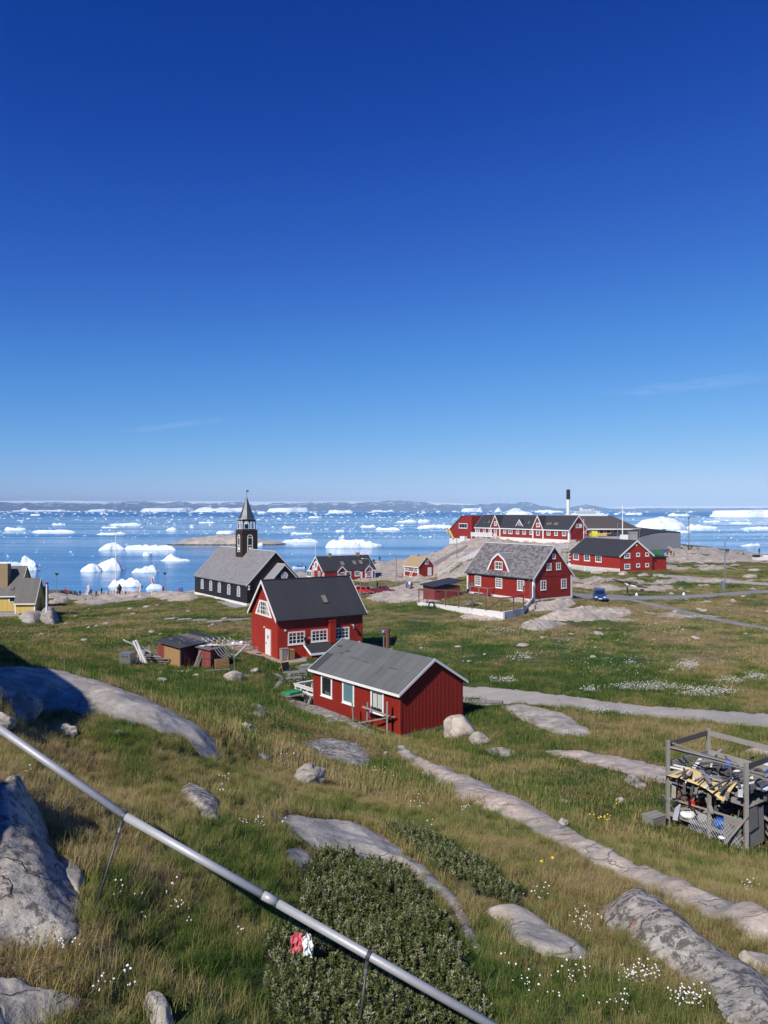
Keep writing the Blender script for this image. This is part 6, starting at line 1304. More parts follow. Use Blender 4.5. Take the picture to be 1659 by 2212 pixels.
# ------------------------------------------------------------------ people, cars, boats
simple('skin', (.50,.30,.20), .6, .05, 5); simple('hair_dark', (.025,.018,.014), .7, .1, 9)
for nm, c in (('jacket_red',(.50,.03,.03)),('jacket_blue',(.03,.12,.42)),('jacket_black',(.02,.02,.025)),('jacket_navy',(.02,.03,.08)),('jacket_white',(.72,.72,.70)),('vest_yellow',(.62,.62,.05)),('jeans',(.05,.07,.13)),('trousers_black',(.018,.018,.02)),('jacket_orange',(.55,.16,.04))): simple(nm, c, .8, .1, 6)
SK = {}
def body(pose):
    """one continuous skinned figure, 1.72 m, facing -y"""
    if pose in SK: return SK[pose]
    J = dict(pel=(0,0,.92),che=(0,.01,1.30),nek=(0,0,1.47),hed=(0,-.02,1.60),top=(0,-.01,1.70),shL=(-.19,.01,1.40),shR=(.19,.01,1.40),elL=(-.25,.03,1.13),elR=(.25,.03,1.13),haL=(-.24,-.08,.90),haR=(.24,-.08,.90),fiL=(-.23,-.11,.81),fiR=(.23,-.11,.81),
             hiL=(-.10,0,.88),hiR=(.10,0,.88),knL=(-.11,-.02,.49),knR=(.11,-.02,.49),anL=(-.12,.03,.08),anR=(.12,.03,.08),toL=(-.13,-.13,.04),toR=(.13,-.13,.04))
    if pose == 'walk': J.update(knL=(-.10,-.20,.52),anL=(-.10,-.28,.10),toL=(-.10,-.44,.06),knR=(.10,.05,.48),anR=(.10,.32,.12),toR=(.10,.20,.04),haL=(-.24,.12,.92),fiL=(-.24,.12,.83),haR=(.24,-.2,.95),fiR=(.24,-.25,.88))
    if pose == 'carry': J.update(knL=(-.10,-.18,.50),anL=(-.10,-.26,.09),toL=(-.10,-.42,.05),knR=(.10,.08,.48),anR=(.10,.34,.13),toR=(.10,.22,.05),elL=(-.30,-.02,1.45),haL=(-.20,-.05,1.70),fiL=(-.14,-.05,1.76),elR=(.30,-.02,1.45),haR=(.20,-.05,1.70),fiR=(.14,-.05,1.76))
    if pose == 'sit': J = {k: (x, y, z-.46) for k, (x, y, z) in J.items()}; J.update(knL=(-.13,-.44,.50),knR=(.13,-.44,.50),anL=(-.13,-.46,.08),anR=(.13,-.46,.08),toL=(-.13,-.60,.04),toR=(.13,-.60,.04))
    rad = dict(pel=.15,che=.165,nek=.06,hed=.105,top=.07,shL=.085,shR=.085,elL=.058,elR=.058,haL=.04,haR=.04,fiL=.03,fiR=.03,hiL=.10,hiR=.10,knL=.068,knR=.068,anL=.05,anR=.05,toL=.045,toR=.045)
    E_ = [('pel','che'),('che','nek'),('nek','hed'),('hed','top'),('che','shL'),('che','shR'),('shL','elL'),('shR','elR'),('elL','haL'),('elR','haR'),('haL','fiL'),('haR','fiR'),('pel','hiL'),('pel','hiR'),('hiL','knL'),('hiR','knR'),('knL','anL'),('knR','anR'),('anL','toL'),('anR','toR')]
    ks = list(J); me = bpy.data.meshes.new('sk'); me.from_pydata([J[k] for k in ks], [(ks.index(a), ks.index(b_)) for a, b_ in E_], []); o = bpy.data.objects.new('sk', me); COL.objects.link(o)
    o.modifiers.new('skin', 'SKIN'); me.skin_vertices[0].data[0].use_root = True
    for i, k in enumerate(ks): me.skin_vertices[0].data[i].radius = (rad[k], rad[k]*(.8 if k in ('pel','che') else 1))
    s = o.modifiers.new('sub', 'SUBSURF'); s.levels = 1; s.render_levels = 1
    dg = bpy.context.evaluated_depsgraph_get(); em = bpy.data.meshes.new_from_object(o.evaluated_get(dg)); bpy.data.objects.remove(o); SK[pose] = (em, J); return SK[pose]
def person(label, loc, rz, jacket, trousers='trousers_black', pose='stand', sc=1.0, group=None, hood=None):
    em, J = body(pose); me = em.copy(); me.materials.clear()
    for mt in (jacket, trousers, 'skin', hood or 'hair_dark', 'plastic_black'): me.materials.append(MATS[mt])
    hz = J['pel'][2]; nz = J['nek'][2]; mi = []
    for pl in me.polygons:
        c = pl.center
        if c.z > nz+.03 and abs(c.x) < .13: mi.append(2 if (c.y < -.03 and c.z < nz+.19) else 3)
        elif abs(c.x) > .17 and (c - Vector(J['fiL' if c.x < 0 else 'fiR'])).length < .075: mi.append(2)
        elif c.z < .13 and pose != 'sit' or (pose == 'sit' and c.z < .13): mi.append(4)
        elif c.z < hz-.02 and abs(c.x) < .24 and not (abs(c.x) > .2 and c.z > hz-.2) or (pose == 'sit' and c.y < -.14 and c.z < hz+.1): mi.append(1)
        else: mi.append(0)
    me.polygons.foreach_set('material_index', mi); me.polygons.foreach_set('use_smooth', [True]*len(mi))
    o = link('person', me, None, loc, rz); o.scale = (sc,)*3; return tag(o, label, 'person', group)
def car(name, label, loc, rz, paint, L=4.2, W=1.72, Hh=1.62, rack=False, pickup=False, cat='car'):
    """front at -y"""
    o = empty(name, loc, rz, label, cat); y0, y1 = -L/2, L/2; z0 = .32; hw = W/2; hb = Hh*.56
    side = [(y0+.05,z0),(y0,z0+.25),(y0+.05,hb-.12),(y0+L*.22,hb),(y1-.05,hb+.02),(y1,z0+.3),(y1-.08,z0)]
    MB().prism([(-hw,y,z) for y, z in side], (W,0,0)).build('car_body', MATS[paint], o)
    ce = y1-.25 if not pickup else y0+L*.62
    cab = [(y0+L*.22,hb),(y0+L*.36,Hh-.03),(ce-.15,Hh),(ce,hb+.01)]; k = .12
    mb = MB(); lo = [(s*(hw-.02), y, z) for s in (-1,1) for y, z in (cab[0], cab[3])]; hi = [(s*(hw-k-.04), y, z) for s in (-1,1) for y, z in (cab[1], cab[2])]
    mb.add([lo[0],lo[1],lo[3],lo[2],hi[0],hi[1],hi[3],hi[2]], [(0,1,2,3),(4,5,6,7),(0,1,5,4),(1,2,6,5),(2,3,7,6),(3,0,4,7)]); mb.build('cabin_shell', MATS[paint], o)
    def win(nm, pts, d): MB().prism(pts, d).build(nm, MATS['glass'], o)
    f = lambda t, a, b_: tuple(a[i]*(1-t)+b_[i]*t for i in range(3))
    A, B_ = (-hw+.02,*cab[0]), (-hw+k+.04,*cab[1]); A2, B2 = (hw-.02,*cab[0]), (hw-k-.04,*cab[1])
    win('windscreen', [f(.12,A,B_), f(.12,A2,B2), f(.9,A2,B2), f(.9,A,B_)][:] and [tuple(Vector(p)*1) for p in (f(.12,f(.06,A,A2),f(.06,B_,B2)), f(.12,f(.94,A,A2),f(.94,B_,B2)), f(.9,f(.94,A,A2),f(.94,B_,B2)), f(.9,f(.06,A,A2),f(.06,B_,B2)))], (0,-.02,.01))
    for s in (-1,1):
        for q0, q1 in ((.08,.46),(.52,.92)):
            lo_ = lambda t: (s*(hw-.02), cab[0][0]*(1-t)+cab[3][0]*t, hb); hi_ = lambda t: (s*(hw-k-.04), cab[1][0]*(1-t)+cab[2][0]*t, Hh-.02)
            win('side_window', [f(.12,lo_(q0),hi_(q0)), f(.12,lo_(q1),hi_(q1)), f(.88,lo_(q1),hi_(q1)), f(.88,lo_(q0),hi_(q0))], (s*.02,0,0))
        for y in (y0+L*.19, y1-L*.19):
            w_ = MB().tube([(s*(hw-.17),y,.32),(s*(hw+.03),y,.32)], .32, 16).build('wheel', MATS['rubber'], o); MB().tube([(s*(hw+.02),y,.32),(s*(hw+.045),y,.32)], .18, 12).build('rim', MATS['galvanized'], w_)
        MB().box((s*(hw-.42),y0-.02,hb-.30),(s*(hw-.08),y0+.06,hb-.14)).build('headlight', MATS['plastic_white'], o); MB().box((s*(hw-.3),y1-.04,hb-.32),(s*(hw-.05),y1+.02,hb-.1)).build('tail_light', MATS['plastic_red'], o)
        MB().box((s*(hw-.0),y0+L*.27,hb+.02),(s*(hw+.17),y0+L*.27+.1,hb+.16)).build('mirror', MATS['plastic_black'], o)
    MB().box((-.42,y0-.025,hb-.28),(.42,y0+.04,hb-.18)).build('grille', MATS['plastic_black'], o); MB().box((-.26,y0-.05,.42),(.26,y0-.01,.54)).build('number_plate', MATS['plastic_white'], o); MB().box((-hw+.02,y0-.04,.30),(hw-.02,y0+.05,.40)).build('bumper', MATS['plastic_black'], o)
    if rack:
        for y in (cab[1][0]+.1, cab[2][0]-.2): MB().box((-hw+.1,y,Hh+.08),(hw-.1,y+.06,Hh+.13)).build('roof_bar', MATS['steel_dark'], o)
        for s in (-1,1): MB().box((s*(hw-.2),cab[1][0],Hh),(s*(hw-.16),cab[2][0],Hh+.09)).build('roof_rail', MATS['steel_dark'], o)
    if pickup: MB().box((-hw+.1,ce+.1,hb-.02),(hw-.1,y1-.15,hb+.04)).build('cargo_bed', MATS['plastic_black'], o)
    return o
simple('car_blue', (.015,.06,.30), .3, .05, 2, spec=.6); simple('car_red', (.55,.03,.03), .3, .05, 2, spec=.6); simple('car_darkred', (.16,.012,.02), .3, .05, 2, spec=.6)
def gp(u, d, dz=0): return onground(u, d, dz)
q = hit(1300,1300); car('parked_car', 'small blue car facing the viewer on the road by the lodge', q+Vector((0,1.2,.06)), R(-12), 'car_blue', 3.9, 1.68, 1.62, True)
q = hit(793,1285); car('parked_car', 'bright red hatchback parked behind the rock knoll', q+Vector((-.5,1,.12)), R(60), 'car_red', 3.9, 1.68, 1.5)
q = hit(812,1284); car('pickup_truck', 'dark red pickup parked right of the bright red car', q+Vector((1.2,.5,.12)), R(75), 'car_darkred', 5.0, 1.8, 1.65, False, True, 'pickup')
# man with kayak on the road
q = hit(1355,1289); person('walking person in dark clothes carrying a black and white kayak overhead', q+Vector((0,0,.06)), R(75), 'jacket_black', 'trousers_black', 'carry', 1.0, hood='vest_yellow')
mb = MB(); Lk = 5.6; secs = []
for i in range(15):
    a = i/14; x = (a-.5)*Lk; w = .27*math.sin(math.pi*min(1,max(0,a)))**.8+.004; secs.append([(x,0,.17*(2*a-1)**2-w*.55),(x,w,.12*(2*a-1)**2),(x,0,.10+.22*(2*a-1)**2*.8),(x,-w,.12*(2*a-1)**2)])
mb.add([p for s in secs for p in s], [(i*4+k, i*4+(k+1) % 4, (i+1)*4+(k+1) % 4, (i+1)*4+k) for i in range(14) for k in range(4)]); ky = empty('kayak', q+Vector((.3,0,1.98)), R(-12), 'slender black and white kayak carried overhead along the road', 'kayak')
ky.rotation_euler = (R(40), R(14), R(-6)); kb = mb.build('hull', MATS['plastic_black'], ky, smooth=True); MB().prism([(-.4,-.3,-.02),(.9,-.27,-.02),(1.3,-.16,.02),(-.8,-.17,.02)], (0,.05,.06)).build('white_deck', MATS['plastic_white'], ky); MB().lathe([(.28,.14),(.3,.17),(.24,.19)], (0,0,-.02), 14).build('cockpit_rim', MATS['plastic_black'], ky)
for u, v, lab in ((1375,1287,'small white rag on the verge by the kayak carrier'),(1477,1286,'small white rag beside the road right of the kayak')):
    q = hit(u, v); tag(MB().lathe([(.03,0),(.22,.05),(.2,.25),(.08,.45),(.02,.5)], n=7).build('white_rag', MATS['cloth_white']), lab, 'rag').location = q
q = hit(1387,1276); topthing('dark_bundle','small dark stone by the lane verge','stone',MB().lathe([(.05,0),(.3,.05),(.25,.25),(.05,.3)],n=8),'rubber',q)
# people round the shore
PP = [(134.9,196,'jacket_navy','sit','person in dark jacket leaning at the left shore bench',1.0),(140.6,195,'jacket_red','stand','person in red jacket by the shore bench',0.),(152,196,'jacket_black','sit','person in black sitting at the right of the shore bench',0),(161.5,197,'jacket_navy','sit','person sitting low left of the first banner',.5),(166.2,196,'jacket_black','sit','person sitting beside the low dark group near the banner',-.5),
      (172.9,195,'jacket_black','stand','person in black standing just left of the first banner',0),(191.9,197,'jacket_navy','sit','person sitting right of the first banner',.2),(196.7,196,'jacket_black','stand','shorter person in black right of the first banner',.4),(208,195,'jacket_navy','stand','person in navy standing between banner and cairn',0),(219.5,196,'jacket_black','stand','person in black standing just left of the cairn',1.2),
      (352,198,'jacket_red','stand','person in red near the shore lamp left of the church',.4),(387.5,198,'jacket_red','sit','person in red sitting near the church corner',0),(393,198,'jacket_blue','sit','person in bright blue sitting by the church corner',.3)]
for u, d, jk, ps, lab, rz in PP: person(lab, gp(u, d, -.05), R(180)+rz, jk, 'trousers_black', ps, 1.0)
for u, d, jk, tr, ps, lab, rz in [(878.7,163,'jacket_blue','trousers_black','stand','person in bright blue hooded jacket near the small cabin',2.6),(889.6,163,'jacket_black','trousers_black','stand','person in black beside the blue jacket near the cabin',2.2),(884.5,164,'jacket_white','jeans','walk','person in white between the blue and black jackets',2.4),
      (815,166,'jacket_black','trousers_black','stand','dark person standing behind the dark red pickup',1.0),(803,211,'jacket_navy','trousers_black','stand','left of two dark figures right of the water house roof',0),(807.7,211,'jacket_black','trousers_black','stand','right of two dark figures right of the water house roof',0),(820,215,'jacket_navy','trousers_black','sit','dark figure sitting on shore rocks right of the water house',0),
      (921.7,236,'jacket_black','trousers_black','stand','left of two dark figures on the rock crest',0),(924.9,236,'jacket_navy','trousers_black','stand','right of two dark figures on the rock crest',0),(941,238,'jacket_blue','trousers_black','stand','blue figure alone on the rock crest',.5),
      (1442,222,'jacket_red','trousers_black','stand','person in red by the corner of the grey warehouse',.4),(1449.5,223,'jacket_black','jeans','stand','person in black between red jacket and warehouse corner',0),(1456,221,'jacket_black','trousers_black','walk','dark person walking right of the green container',1.2),
      (1486.5,236,'jacket_black','trousers_black','stand','person with camera tripod under the lattice mast',-1.2),(1569,246,'jacket_black','trousers_black','stand','left of two dark figures beside the tall lamp post',0),(1573,246,'jacket_navy','trousers_black','stand','right of two dark figures beside the tall lamp post',0),
      (1593,244,'vest_yellow','trousers_black','carry','person in yellow vest carrying the plank at the far shore',1.4),(1601,244,'jacket_white','jacket_navy','carry','person in white and navy at the right end of the plank',1.4),(1640,215,'jacket_navy','trousers_black','stand','dark person standing on the tracked machine',.3)]:
    person(lab, gp(u, d, 1.7 if u == 1640 else -.03), R(180)+rz, jk, tr, ps, 1.0, hood='jacket_blue' if 'hooded' in lab else None)
p0 = gp(1593,244,1.78); p1 = gp(1601,244,1.78); p1.z = p0.z+.1; topthing('carried_plank','long brown plank carried overhead at the far shore','plank',MB().beam((-1.9,0,-.1),(2.2,0,.12),.4,.12),'wood_brownred',p0.lerp(p1,.4))
o = empty('camera_tripod', gp(1494,236), 0, 'dark camera tripod under the lattice mast', 'tripod')
for a in (0,2.1,4.2): MB().tube([(.1*math.cos(a),.1*math.sin(a),1.2),(.55*math.cos(a),.55*math.sin(a),0)], .035, 5).build('leg', MATS['plastic_black'], o)
MB().box((-.5,-.12,1.2),(.35,.12,1.45)).build('camera_body', MATS['plastic_black'], o)
# bench, cairn, banners, poles, lamps
q = gp(146,196.5); o = empty('shore_bench', q, 0, 'brown wooden bench on the left shore', 'bench'); MB().box((-1.3,-.2,.42),(1.3,.2,.5)).build('seat', MATS['wood_brownred'], o); MB().box((-1.3,.2,.6),(1.3,.25,1.0)).build('backrest', MATS['wood_brownred'], o)
for x in (-1.1,1.1): MB().box((x,-.2,0),(x+.1,.24,.42)).build('leg', MATS['wood_brownred'], o)
q = gp(126,197); topthing('plank_wall','dark plank wall by the left shore lamp','wall',MB().box((-2.6,-.1,0),(2.6,.1,1.3)),'wood_dark',q)
cr = empty('cairn', gp(254,190), 0, 'stone cairn with dark sculpture and upright stones round the flagpole', 'monument')
for i, (x, hh) in enumerate([(-2.6,1.5),(-1.7,1.5),(-.9,1.7),(.9,1.5),(1.7,1.6),(2.5,1.2),(-1.2,.8),(1.4,.7)]):
    b0 = MB().lathe([(.4,-.3),(.48,.3),(.4,hh*.7),(.2,hh),(.05,hh+.05)], (x,.3*(i % 2),0), 8).build('standing_stone', MATS['rock_far'], cr)
MB().lathe([(.9,0),(.8,.8),(.5,1.6),(.6,2.2),(.2,3.0),(.05,3.2)], (.3,.5,0), 9).build('dark_sculpture', MATS['tar_black'], cr); MB().lathe([(3.6,-.6),(3.2,.0),(2.4,.25),(.3,.3)], n=12).build('stone_base', MATS['rock_far'], cr)
def pole(name, label, u, d, hh, r=.07, cap=None, cat='flagpole', mat='white_paint', z0=None, top=True):
    q = gp(u, d) if z0 is None else Vector(((u-CU)/F*d, d, z0)); o = empty(name, q, 0, label, cat); MB().tube([(0,0,-.4),(0,0,hh)], [r*1.25,r*.8], 8).build('pole', MATS[mat], o)
    if cap: MB().lathe([(r*1.2,hh),(r*1.8,hh+.05),(r*1.8,hh+.2),(.02,hh+.28)], n=8).build('cap', MATS[cap], o)
    return o
pole('flagpole', 'tall bare white flagpole rising from the cairn', 250.3, 189, CH-(1150-HV)/F*189-gz((250.3-CU)/F*189,189), .10, 'rust')
o = pole('flagpole', 'leaning white pole flying a red and white flag', 328, 188, 5.6, .06); fl = MB(); nn = 8
zt_ = 5.5
for k, (mt, za, zb) in enumerate((('cloth_white',1.0,.52),('cloth_red',.5,.0))):
    mb = MB(); vs = []
    for i in range(nn+1):
        for zz in (za, zb): a = i/nn; vs.append((.08+a*.55, .12*math.sin(a*6), zt_-1.6-a*1.3+zz*1.5))
    mb.add(vs, [(2*i, 2*i+1, 2*i+3, 2*i+2) for i in range(nn)]); q_ = mb.build('flag_half', MATS[mt], o, fix=False); md = q_.modifiers.new('t','SOLIDIFY'); md.thickness = .02
MB().tube([(.3,-.1,zt_-1.45),(.3,.02,zt_-1.45)], .22, 12).build('flag_disc', MATS['cloth_red'], o)
o = pole('short_pole', 'short white pole with red cap standing on the domed rock', 101, 114, 0.1+(1318-1263)/F*114, .14, 'cloth_red', 'pole', z0=CH-(1318-HV)/F*114)
for u, d, lab in ((186,194,'white feather banner left of the cairn'),(298,194,'white feather banner right of the cairn')):
    o = empty('feather_banner', gp(u, d), .3, lab, 'banner'); mb = MB(); pts = [(-.35,0,.5),(.35,0,.5),(.5,0,1.5),(.55,0,2.6),(.35,0,3.2),(.05,0,3.0),(-.15,0,2.0)]
    MB().prism([(x+.25*z/3, y, z-.2) for x, y, z in pts], (0,.03,0)).build('banner_cloth', MATS['cloth_white'], o); MB().tube([(-.3,.05,-.2),(.05,.05,2.2),(.5,.05,3.0)], .03, 5).build('banner_pole', MATS['galvanized'], o)
    for k in range(3): MB().prism([(-.1+.25*k*.25, -.015, .8+k*.5), (.2+.25*k*.25,-.015,.8+k*.5), (.25+.25*k*.25,-.015,1.1+k*.5), (-.05+.25*k*.25,-.015,1.1+k*.5)], (0,.01,0)).build('banner_print', MATS['bag_red'], o)
def street_lamp(label, u, d, hh, kind='arm', rz=0, ln=1.4):
    o = empty('street_lamp', gp(u, d), rz, label, 'street lamp')
    if kind == 'arm':
        MB().tube([(0,0,-.3),(0,0,hh-.7),(.12,0,hh-.25),(.45,0,hh-.02),(ln,0,hh)], [.11,.08,.06,.05,.045], 8).build('mast', MATS['galvanized'], o); MB().lathe([(.04,-.06),(.2,-.04),(.17,.1),(.03,.12)], (ln+.15,0,hh), 10).build('lamp_head', MATS['plastic_white'], o)
    else:
        MB().tube([(0,0,-.3),(0,0,hh)], [.1,.07], 8).build('mast', MATS['galvanized'], o); MB().lathe([(.05,hh-.7),(.5,hh-.1),(.52,hh),(.05,hh+.02)], n=10).build('lamp_head', MATS['zinc'], o)
    return o
street_lamp('cone headed lamp post on the left shore', 122.5, 196, 5.2, 'cone'); street_lamp('cone headed lamp post left of the church', 356, 199, 4.6, 'cone')
street_lamp('curved arm lamp post before the small water house', 799, 160, 7.2, 'arm', math.pi); street_lamp('curved arm lamp post left of the small cabin', 856, 168, 7.6, 'arm', math.pi, 1.2); pole('lamp_mast', 'plain grey pole right of the black roof of the red house', 778.5, 118, 5.2, .06, None, 'pole', 'galvanized')
q = gp(1566,128); o = street_lamp('tall street lamp beside the road on the right', 1566, 128, (1284-1170)/F*128, 'arm', 0, .9); MB().box((-.55,-.3,-.2),(-.1,.3,1.6)).build('switch_cabinet', MATS['galvanized'], o); MB().box((-.4,-.4,-.2),(.45,.4,.2)).build('footing', MATS['concrete'], o)
topthing('black_bag','dark windblown bag right of the tall street lamp','bag',MB().prism([(-.1,0,0),(.3,0,.2),(.7,0,.9),(.85,0,1.2),(.6,0,.5),(.25,0,.05)],(0,.15,0)),'plastic_black',q+Vector((.3,.3,.2)))
pole('utility_pole', 'thin wooden utility pole left of the long red building', 987, 200, 6.0, .10, None, 'pole', 'wood_grey')
pole('flagpole', 'white flagpole behind the red house with picket fence', 1344.8, 196, CH-(1090-HV)/F*196-gz((1344.8-CU)/F*196,196), .13, None)
pole('lamp_mast', 'curved lamp mast before the brown roofed building', 1334, 205, 7.8, .09, None, 'pole', 'galvanized'); pole('antenna_pole', 'thin grey pole beside the grey warehouse', 1381, 205, 7.5, .06, None, 'pole', 'galvanized'); pole('flagpole', 'thin white pole at the gable of the long red building', 1261, 203, 6.6, .07)
# lattice mast
o = empty('lattice_mast', gp(1488,237), 0, 'slim grey lattice mast by the far shore', 'mast'); hm = CH-(1121-HV)/F*237-gz((1488-CU)/F*237,237)
for k in range(3): a = k*2.094; MB().tube([(.28*math.cos(a),.28*math.sin(a),-.2),(.2*math.cos(a),.2*math.sin(a),hm)], .05, 5).build('leg', MATS['galvanized'], o)
mb = MB()
for i in range(int(hm/.55)):
    for k in range(3): a, b_ = k*2.094, (k+1)*2.094; mb.tube([(.26*math.cos(a),.26*math.sin(a),i*.55),(.26*math.cos(b_),.26*math.sin(b_),(i+1)*.55)], .025, 4, False)
mb.build('bracing', MATS['galvanized'], o); MB().box((-.15,-.15,hm),(.15,.15,hm+.6)).build('beacon', MATS['steel_dark'], o)
# chimney stack
q = Vector(((1227.4-CU)/F*262, 262, 14)); o = empty('chimney_stack', q, 0, 'tall white chimney stack with black top behind the long red building', 'chimney'); zt_ = CH-(1059-HV)/F*262-14; zm = CH-(1079-HV)/F*262-14
MB().tube([(0,0,0),(0,0,zm)], .62, 16).build('white_shaft', MATS['white_paint'], o); MB().tube([(0,0,zm),(0,0,zt_)], .63, 16).build('black_top', MATS['plastic_black'], o); MB().tube([(0,0,zt_),(0,0,zt_+.3)], .5, 14).build('flue', MATS['steel_dark'], o)
for z in range(8): MB().box((.62,-.25,zm+.3+z*.8),(.9,.25,zm+.36+z*.8)).build('ladder_rung', MATS['steel_dark'], o)
# brown roofed building, warehouse, container
def hiproof(name, label, u0, u1, d, vb, ve, vr, r0, r1, depth):
    s = d/F; X = lambda u: (u-CU)*s; zb, ze, zr = (CH-(v-HV)*s for v in (vb, ve, vr)); o = empty(name, (X(u0), d, zb), 0, label, 'building'); W = X(u1)-X(u0)
    MB().box((.6,.8,-3),(W-.6,depth-.8,ze-zb)).build('wall', MATS['red_paint'], o); a, b_ = X(r0)-X(u0), X(r1)-X(u0)
    MB().add([(0,0,ze-zb),(W,0,ze-zb),(W,depth,ze-zb),(0,depth,ze-zb),(a,depth/2,zr-zb),(b_,depth/2,zr-zb)], [(0,1,5,4),(1,2,5),(2,3,4,5),(3,0,4),(3,2,1,0)]).build('hip_roof', MATS['felt_brown'], o)
    MB().box((-.1,-.12,ze-zb-.35),(W+.1,-.02,ze-zb+.02)).build('fascia_board', MATS['white_paint'], o)
    for i in range(9):
        x = W*.22+i*W*.085; f = MB().box((x,.72,.9),(x+.95,.79,2.4)).build('window', MATS['white_paint'], o); MB().box((x+.15,.68,1.05),(x+.8,.715,2.25)).build('pane', MATS['glass'], f)
    MB().box((W*.45,.5,.0),(W*.95,.6,.9)).build('terrace_rail', MATS['yellow_paint'], o)
    return o
hiproof('brown_roofed_building', 'broad building with brown hipped roof behind the long red building', 1205, 1384, 248, 1158, 1142, 1115, 1232, 1345, 22)
s = 238/F; X = lambda u: (u-CU)*s; Zv = lambda v: CH-(v-HV)*s; wh = empty('warehouse', (X(1374), 238, Zv(1185)), R(-4), 'low grey clad warehouse with curved dark roof by the water', 'warehouse'); zb = Zv(1185)
top = [(1374,1162),(1390,1157),(1408,1152.5),(1425,1150),(1445,1149.3),(1468,1150.5)]; pl = [(X(u)-X(1374),0,Zv(v)-zb) for u, v in top]; W_ = pl[-1][0]
MB().prism([(0,0,-2)]+[(W_,0,-2)]+pl[::-1], (0,18,0)).build('wall', MATS['grey_cladding'], wh)
for k in range(9): MB().box((.1,-.03,.35+k*.45),(W_-.02,-.002,.39+k*.45)).build('cladding_seam', MATS['grey_cladding'], wh)
rp = [(x,y,z+.02) for x, y, z in pl]; mb = MB(); n = len(rp); mb.add([(x-.1,-.2,z) for x,y,z in rp]+[(x-16+1.2*i,24,z+1.2) for i,(x,y,z) in enumerate(rp)], [(i,i+1,n+i+1,n+i) for i in range(n-1)]); r_ = mb.build('curved_roof', MATS['felt_black'], wh, fix=False); md = r_.modifiers.new('t','SOLIDIFY'); md.thickness = .25; md.offset = 1
topthing('roof_vents','pair of dark vents on the warehouse roof','vent',MB().box((-.5,0,0),(-.1,.4,.5)).box((.1,0,0),(.5,.4,.5)),'steel_dark',Vector((X(1445),242,Zv(1149.3)+.3)))
q = gp(1412,214); o = empty('shipping_container', q+Vector((0,0,.1)), R(-14), 'dark green shipping container on the rocks', 'container'); MB().box((-2.7,-1.1,0),(2.7,1.1,2.1)).build('container_body', MATS['container_green'], o)
for i in range(26): MB().box((-2.65+i*.205,-1.14,.15),(-2.55+i*.205,-1.101,1.95)).build('corrugation', MATS['container_green'], o)
for x in (-2.7,2.58): MB().box((x,-1.16,0),(x+.12,-1.101,2.12)).build('corner_post', MATS['container_green'], o)
topthing('blue_bin','blue bin beside the warehouse wall','bin',MB().box((-.9,-.5,0),(.9,.5,1.1)).box((-.95,-.55,1.1),(.95,.55,1.2)),'plastic_blue',gp(1436,228))
q = Vector(((1367-CU)/F*182,182,0)); q.z = gz(q.x,q.y); topthing('stone_chimney','stout pale masonry chimney behind the picket fence house','chimney',MB().box((-.85,-.85,0),(.85,.85,CH-(1151-HV)/F*182-q.z)).box((-.95,-.95,CH-(1151-HV)/F*182-q.z),(.95,.95,CH-(1150-HV)/F*182-q.z+.15)),'roof_tan',q); bpy.data.objects['stone_chimney'].data.materials[0] = MATS['concrete']
q = Vector(((1348-CU)/F*192,192,0)); q.z = gz(q.x,q.y); o = empty('white_sign_wall', q, 0, 'white rectangular board at the foot of the flagpole', 'board'); zt_ = CH-(1155-HV)/F*192-q.z; MB().box((-1,-.1,0),(1,.1,zt_)).build('panel', MATS['white_paint'], o)
for i in range(5): MB().box((-.95+i*.42,-.14,.2),(-.85+i*.42,-.101,zt_-.1)).build('slat', MATS['white_worn'], o)
q = Vector(((1282-CU)/F*226,226,CH-(1159-HV)/F*226)); car('service_van', 'bright yellow van roof seen above the red house roof', q+Vector((0,0,-.3)), R(175), 'vest_yellow', 4.6, 1.9, 2.0, cat='van')
q = Vector(((1305-CU)/F*215,215,CH-(1163-HV)/F*215)); topthing('concrete_ramp','pale concrete ramp behind the red house roof','ramp',MB().prism([(-6,-2,-2),(7,-2,-2),(7,-2,.3),(-6,-2,.0)],(0,4,.3)),'concrete',q)
# white fences near the long building
def run(us, d0, d1, hh, n=2): return [tuple(gp(us[0]+(us[1]-us[0])*i/(n-1), d0+(d1-d0)*i/(n-1), -.05)) for i in range(n)]
picket_fence('picket_fence', 'white fence on the bare rock left of the grey roofed lodge', run((946,1040), 182, 186, 1, 5), 1.25, .26, w=.17)
picket_fence('picket_fence', 'white picket fence before the right half of the long red building', run((1150,1226), 188, 198, 1, 4), 1.3, .26, w=.15)
q0, q1 = gp(915,205), gp(1010,212,2.2); topthing('concrete_ramp','long pale sloping ramp leading up to the long red building','ramp',MB().prism([(0,0,-1.5),tuple(q1-q0+Vector((0,0,-2.6))),tuple(q1-q0+Vector((0,0,-1.6))),(0,0,.3)],(0,3,0)),'concrete',q0)
q = gp(1105,196); topthing('white_shed','small white box shed below the terrace stairs','shed',MB().box((-1.2,-1,-.5),(1.2,1,1.6)).box((-1.3,-1.1,1.6),(1.3,1.1,1.7)),'white_worn',q)
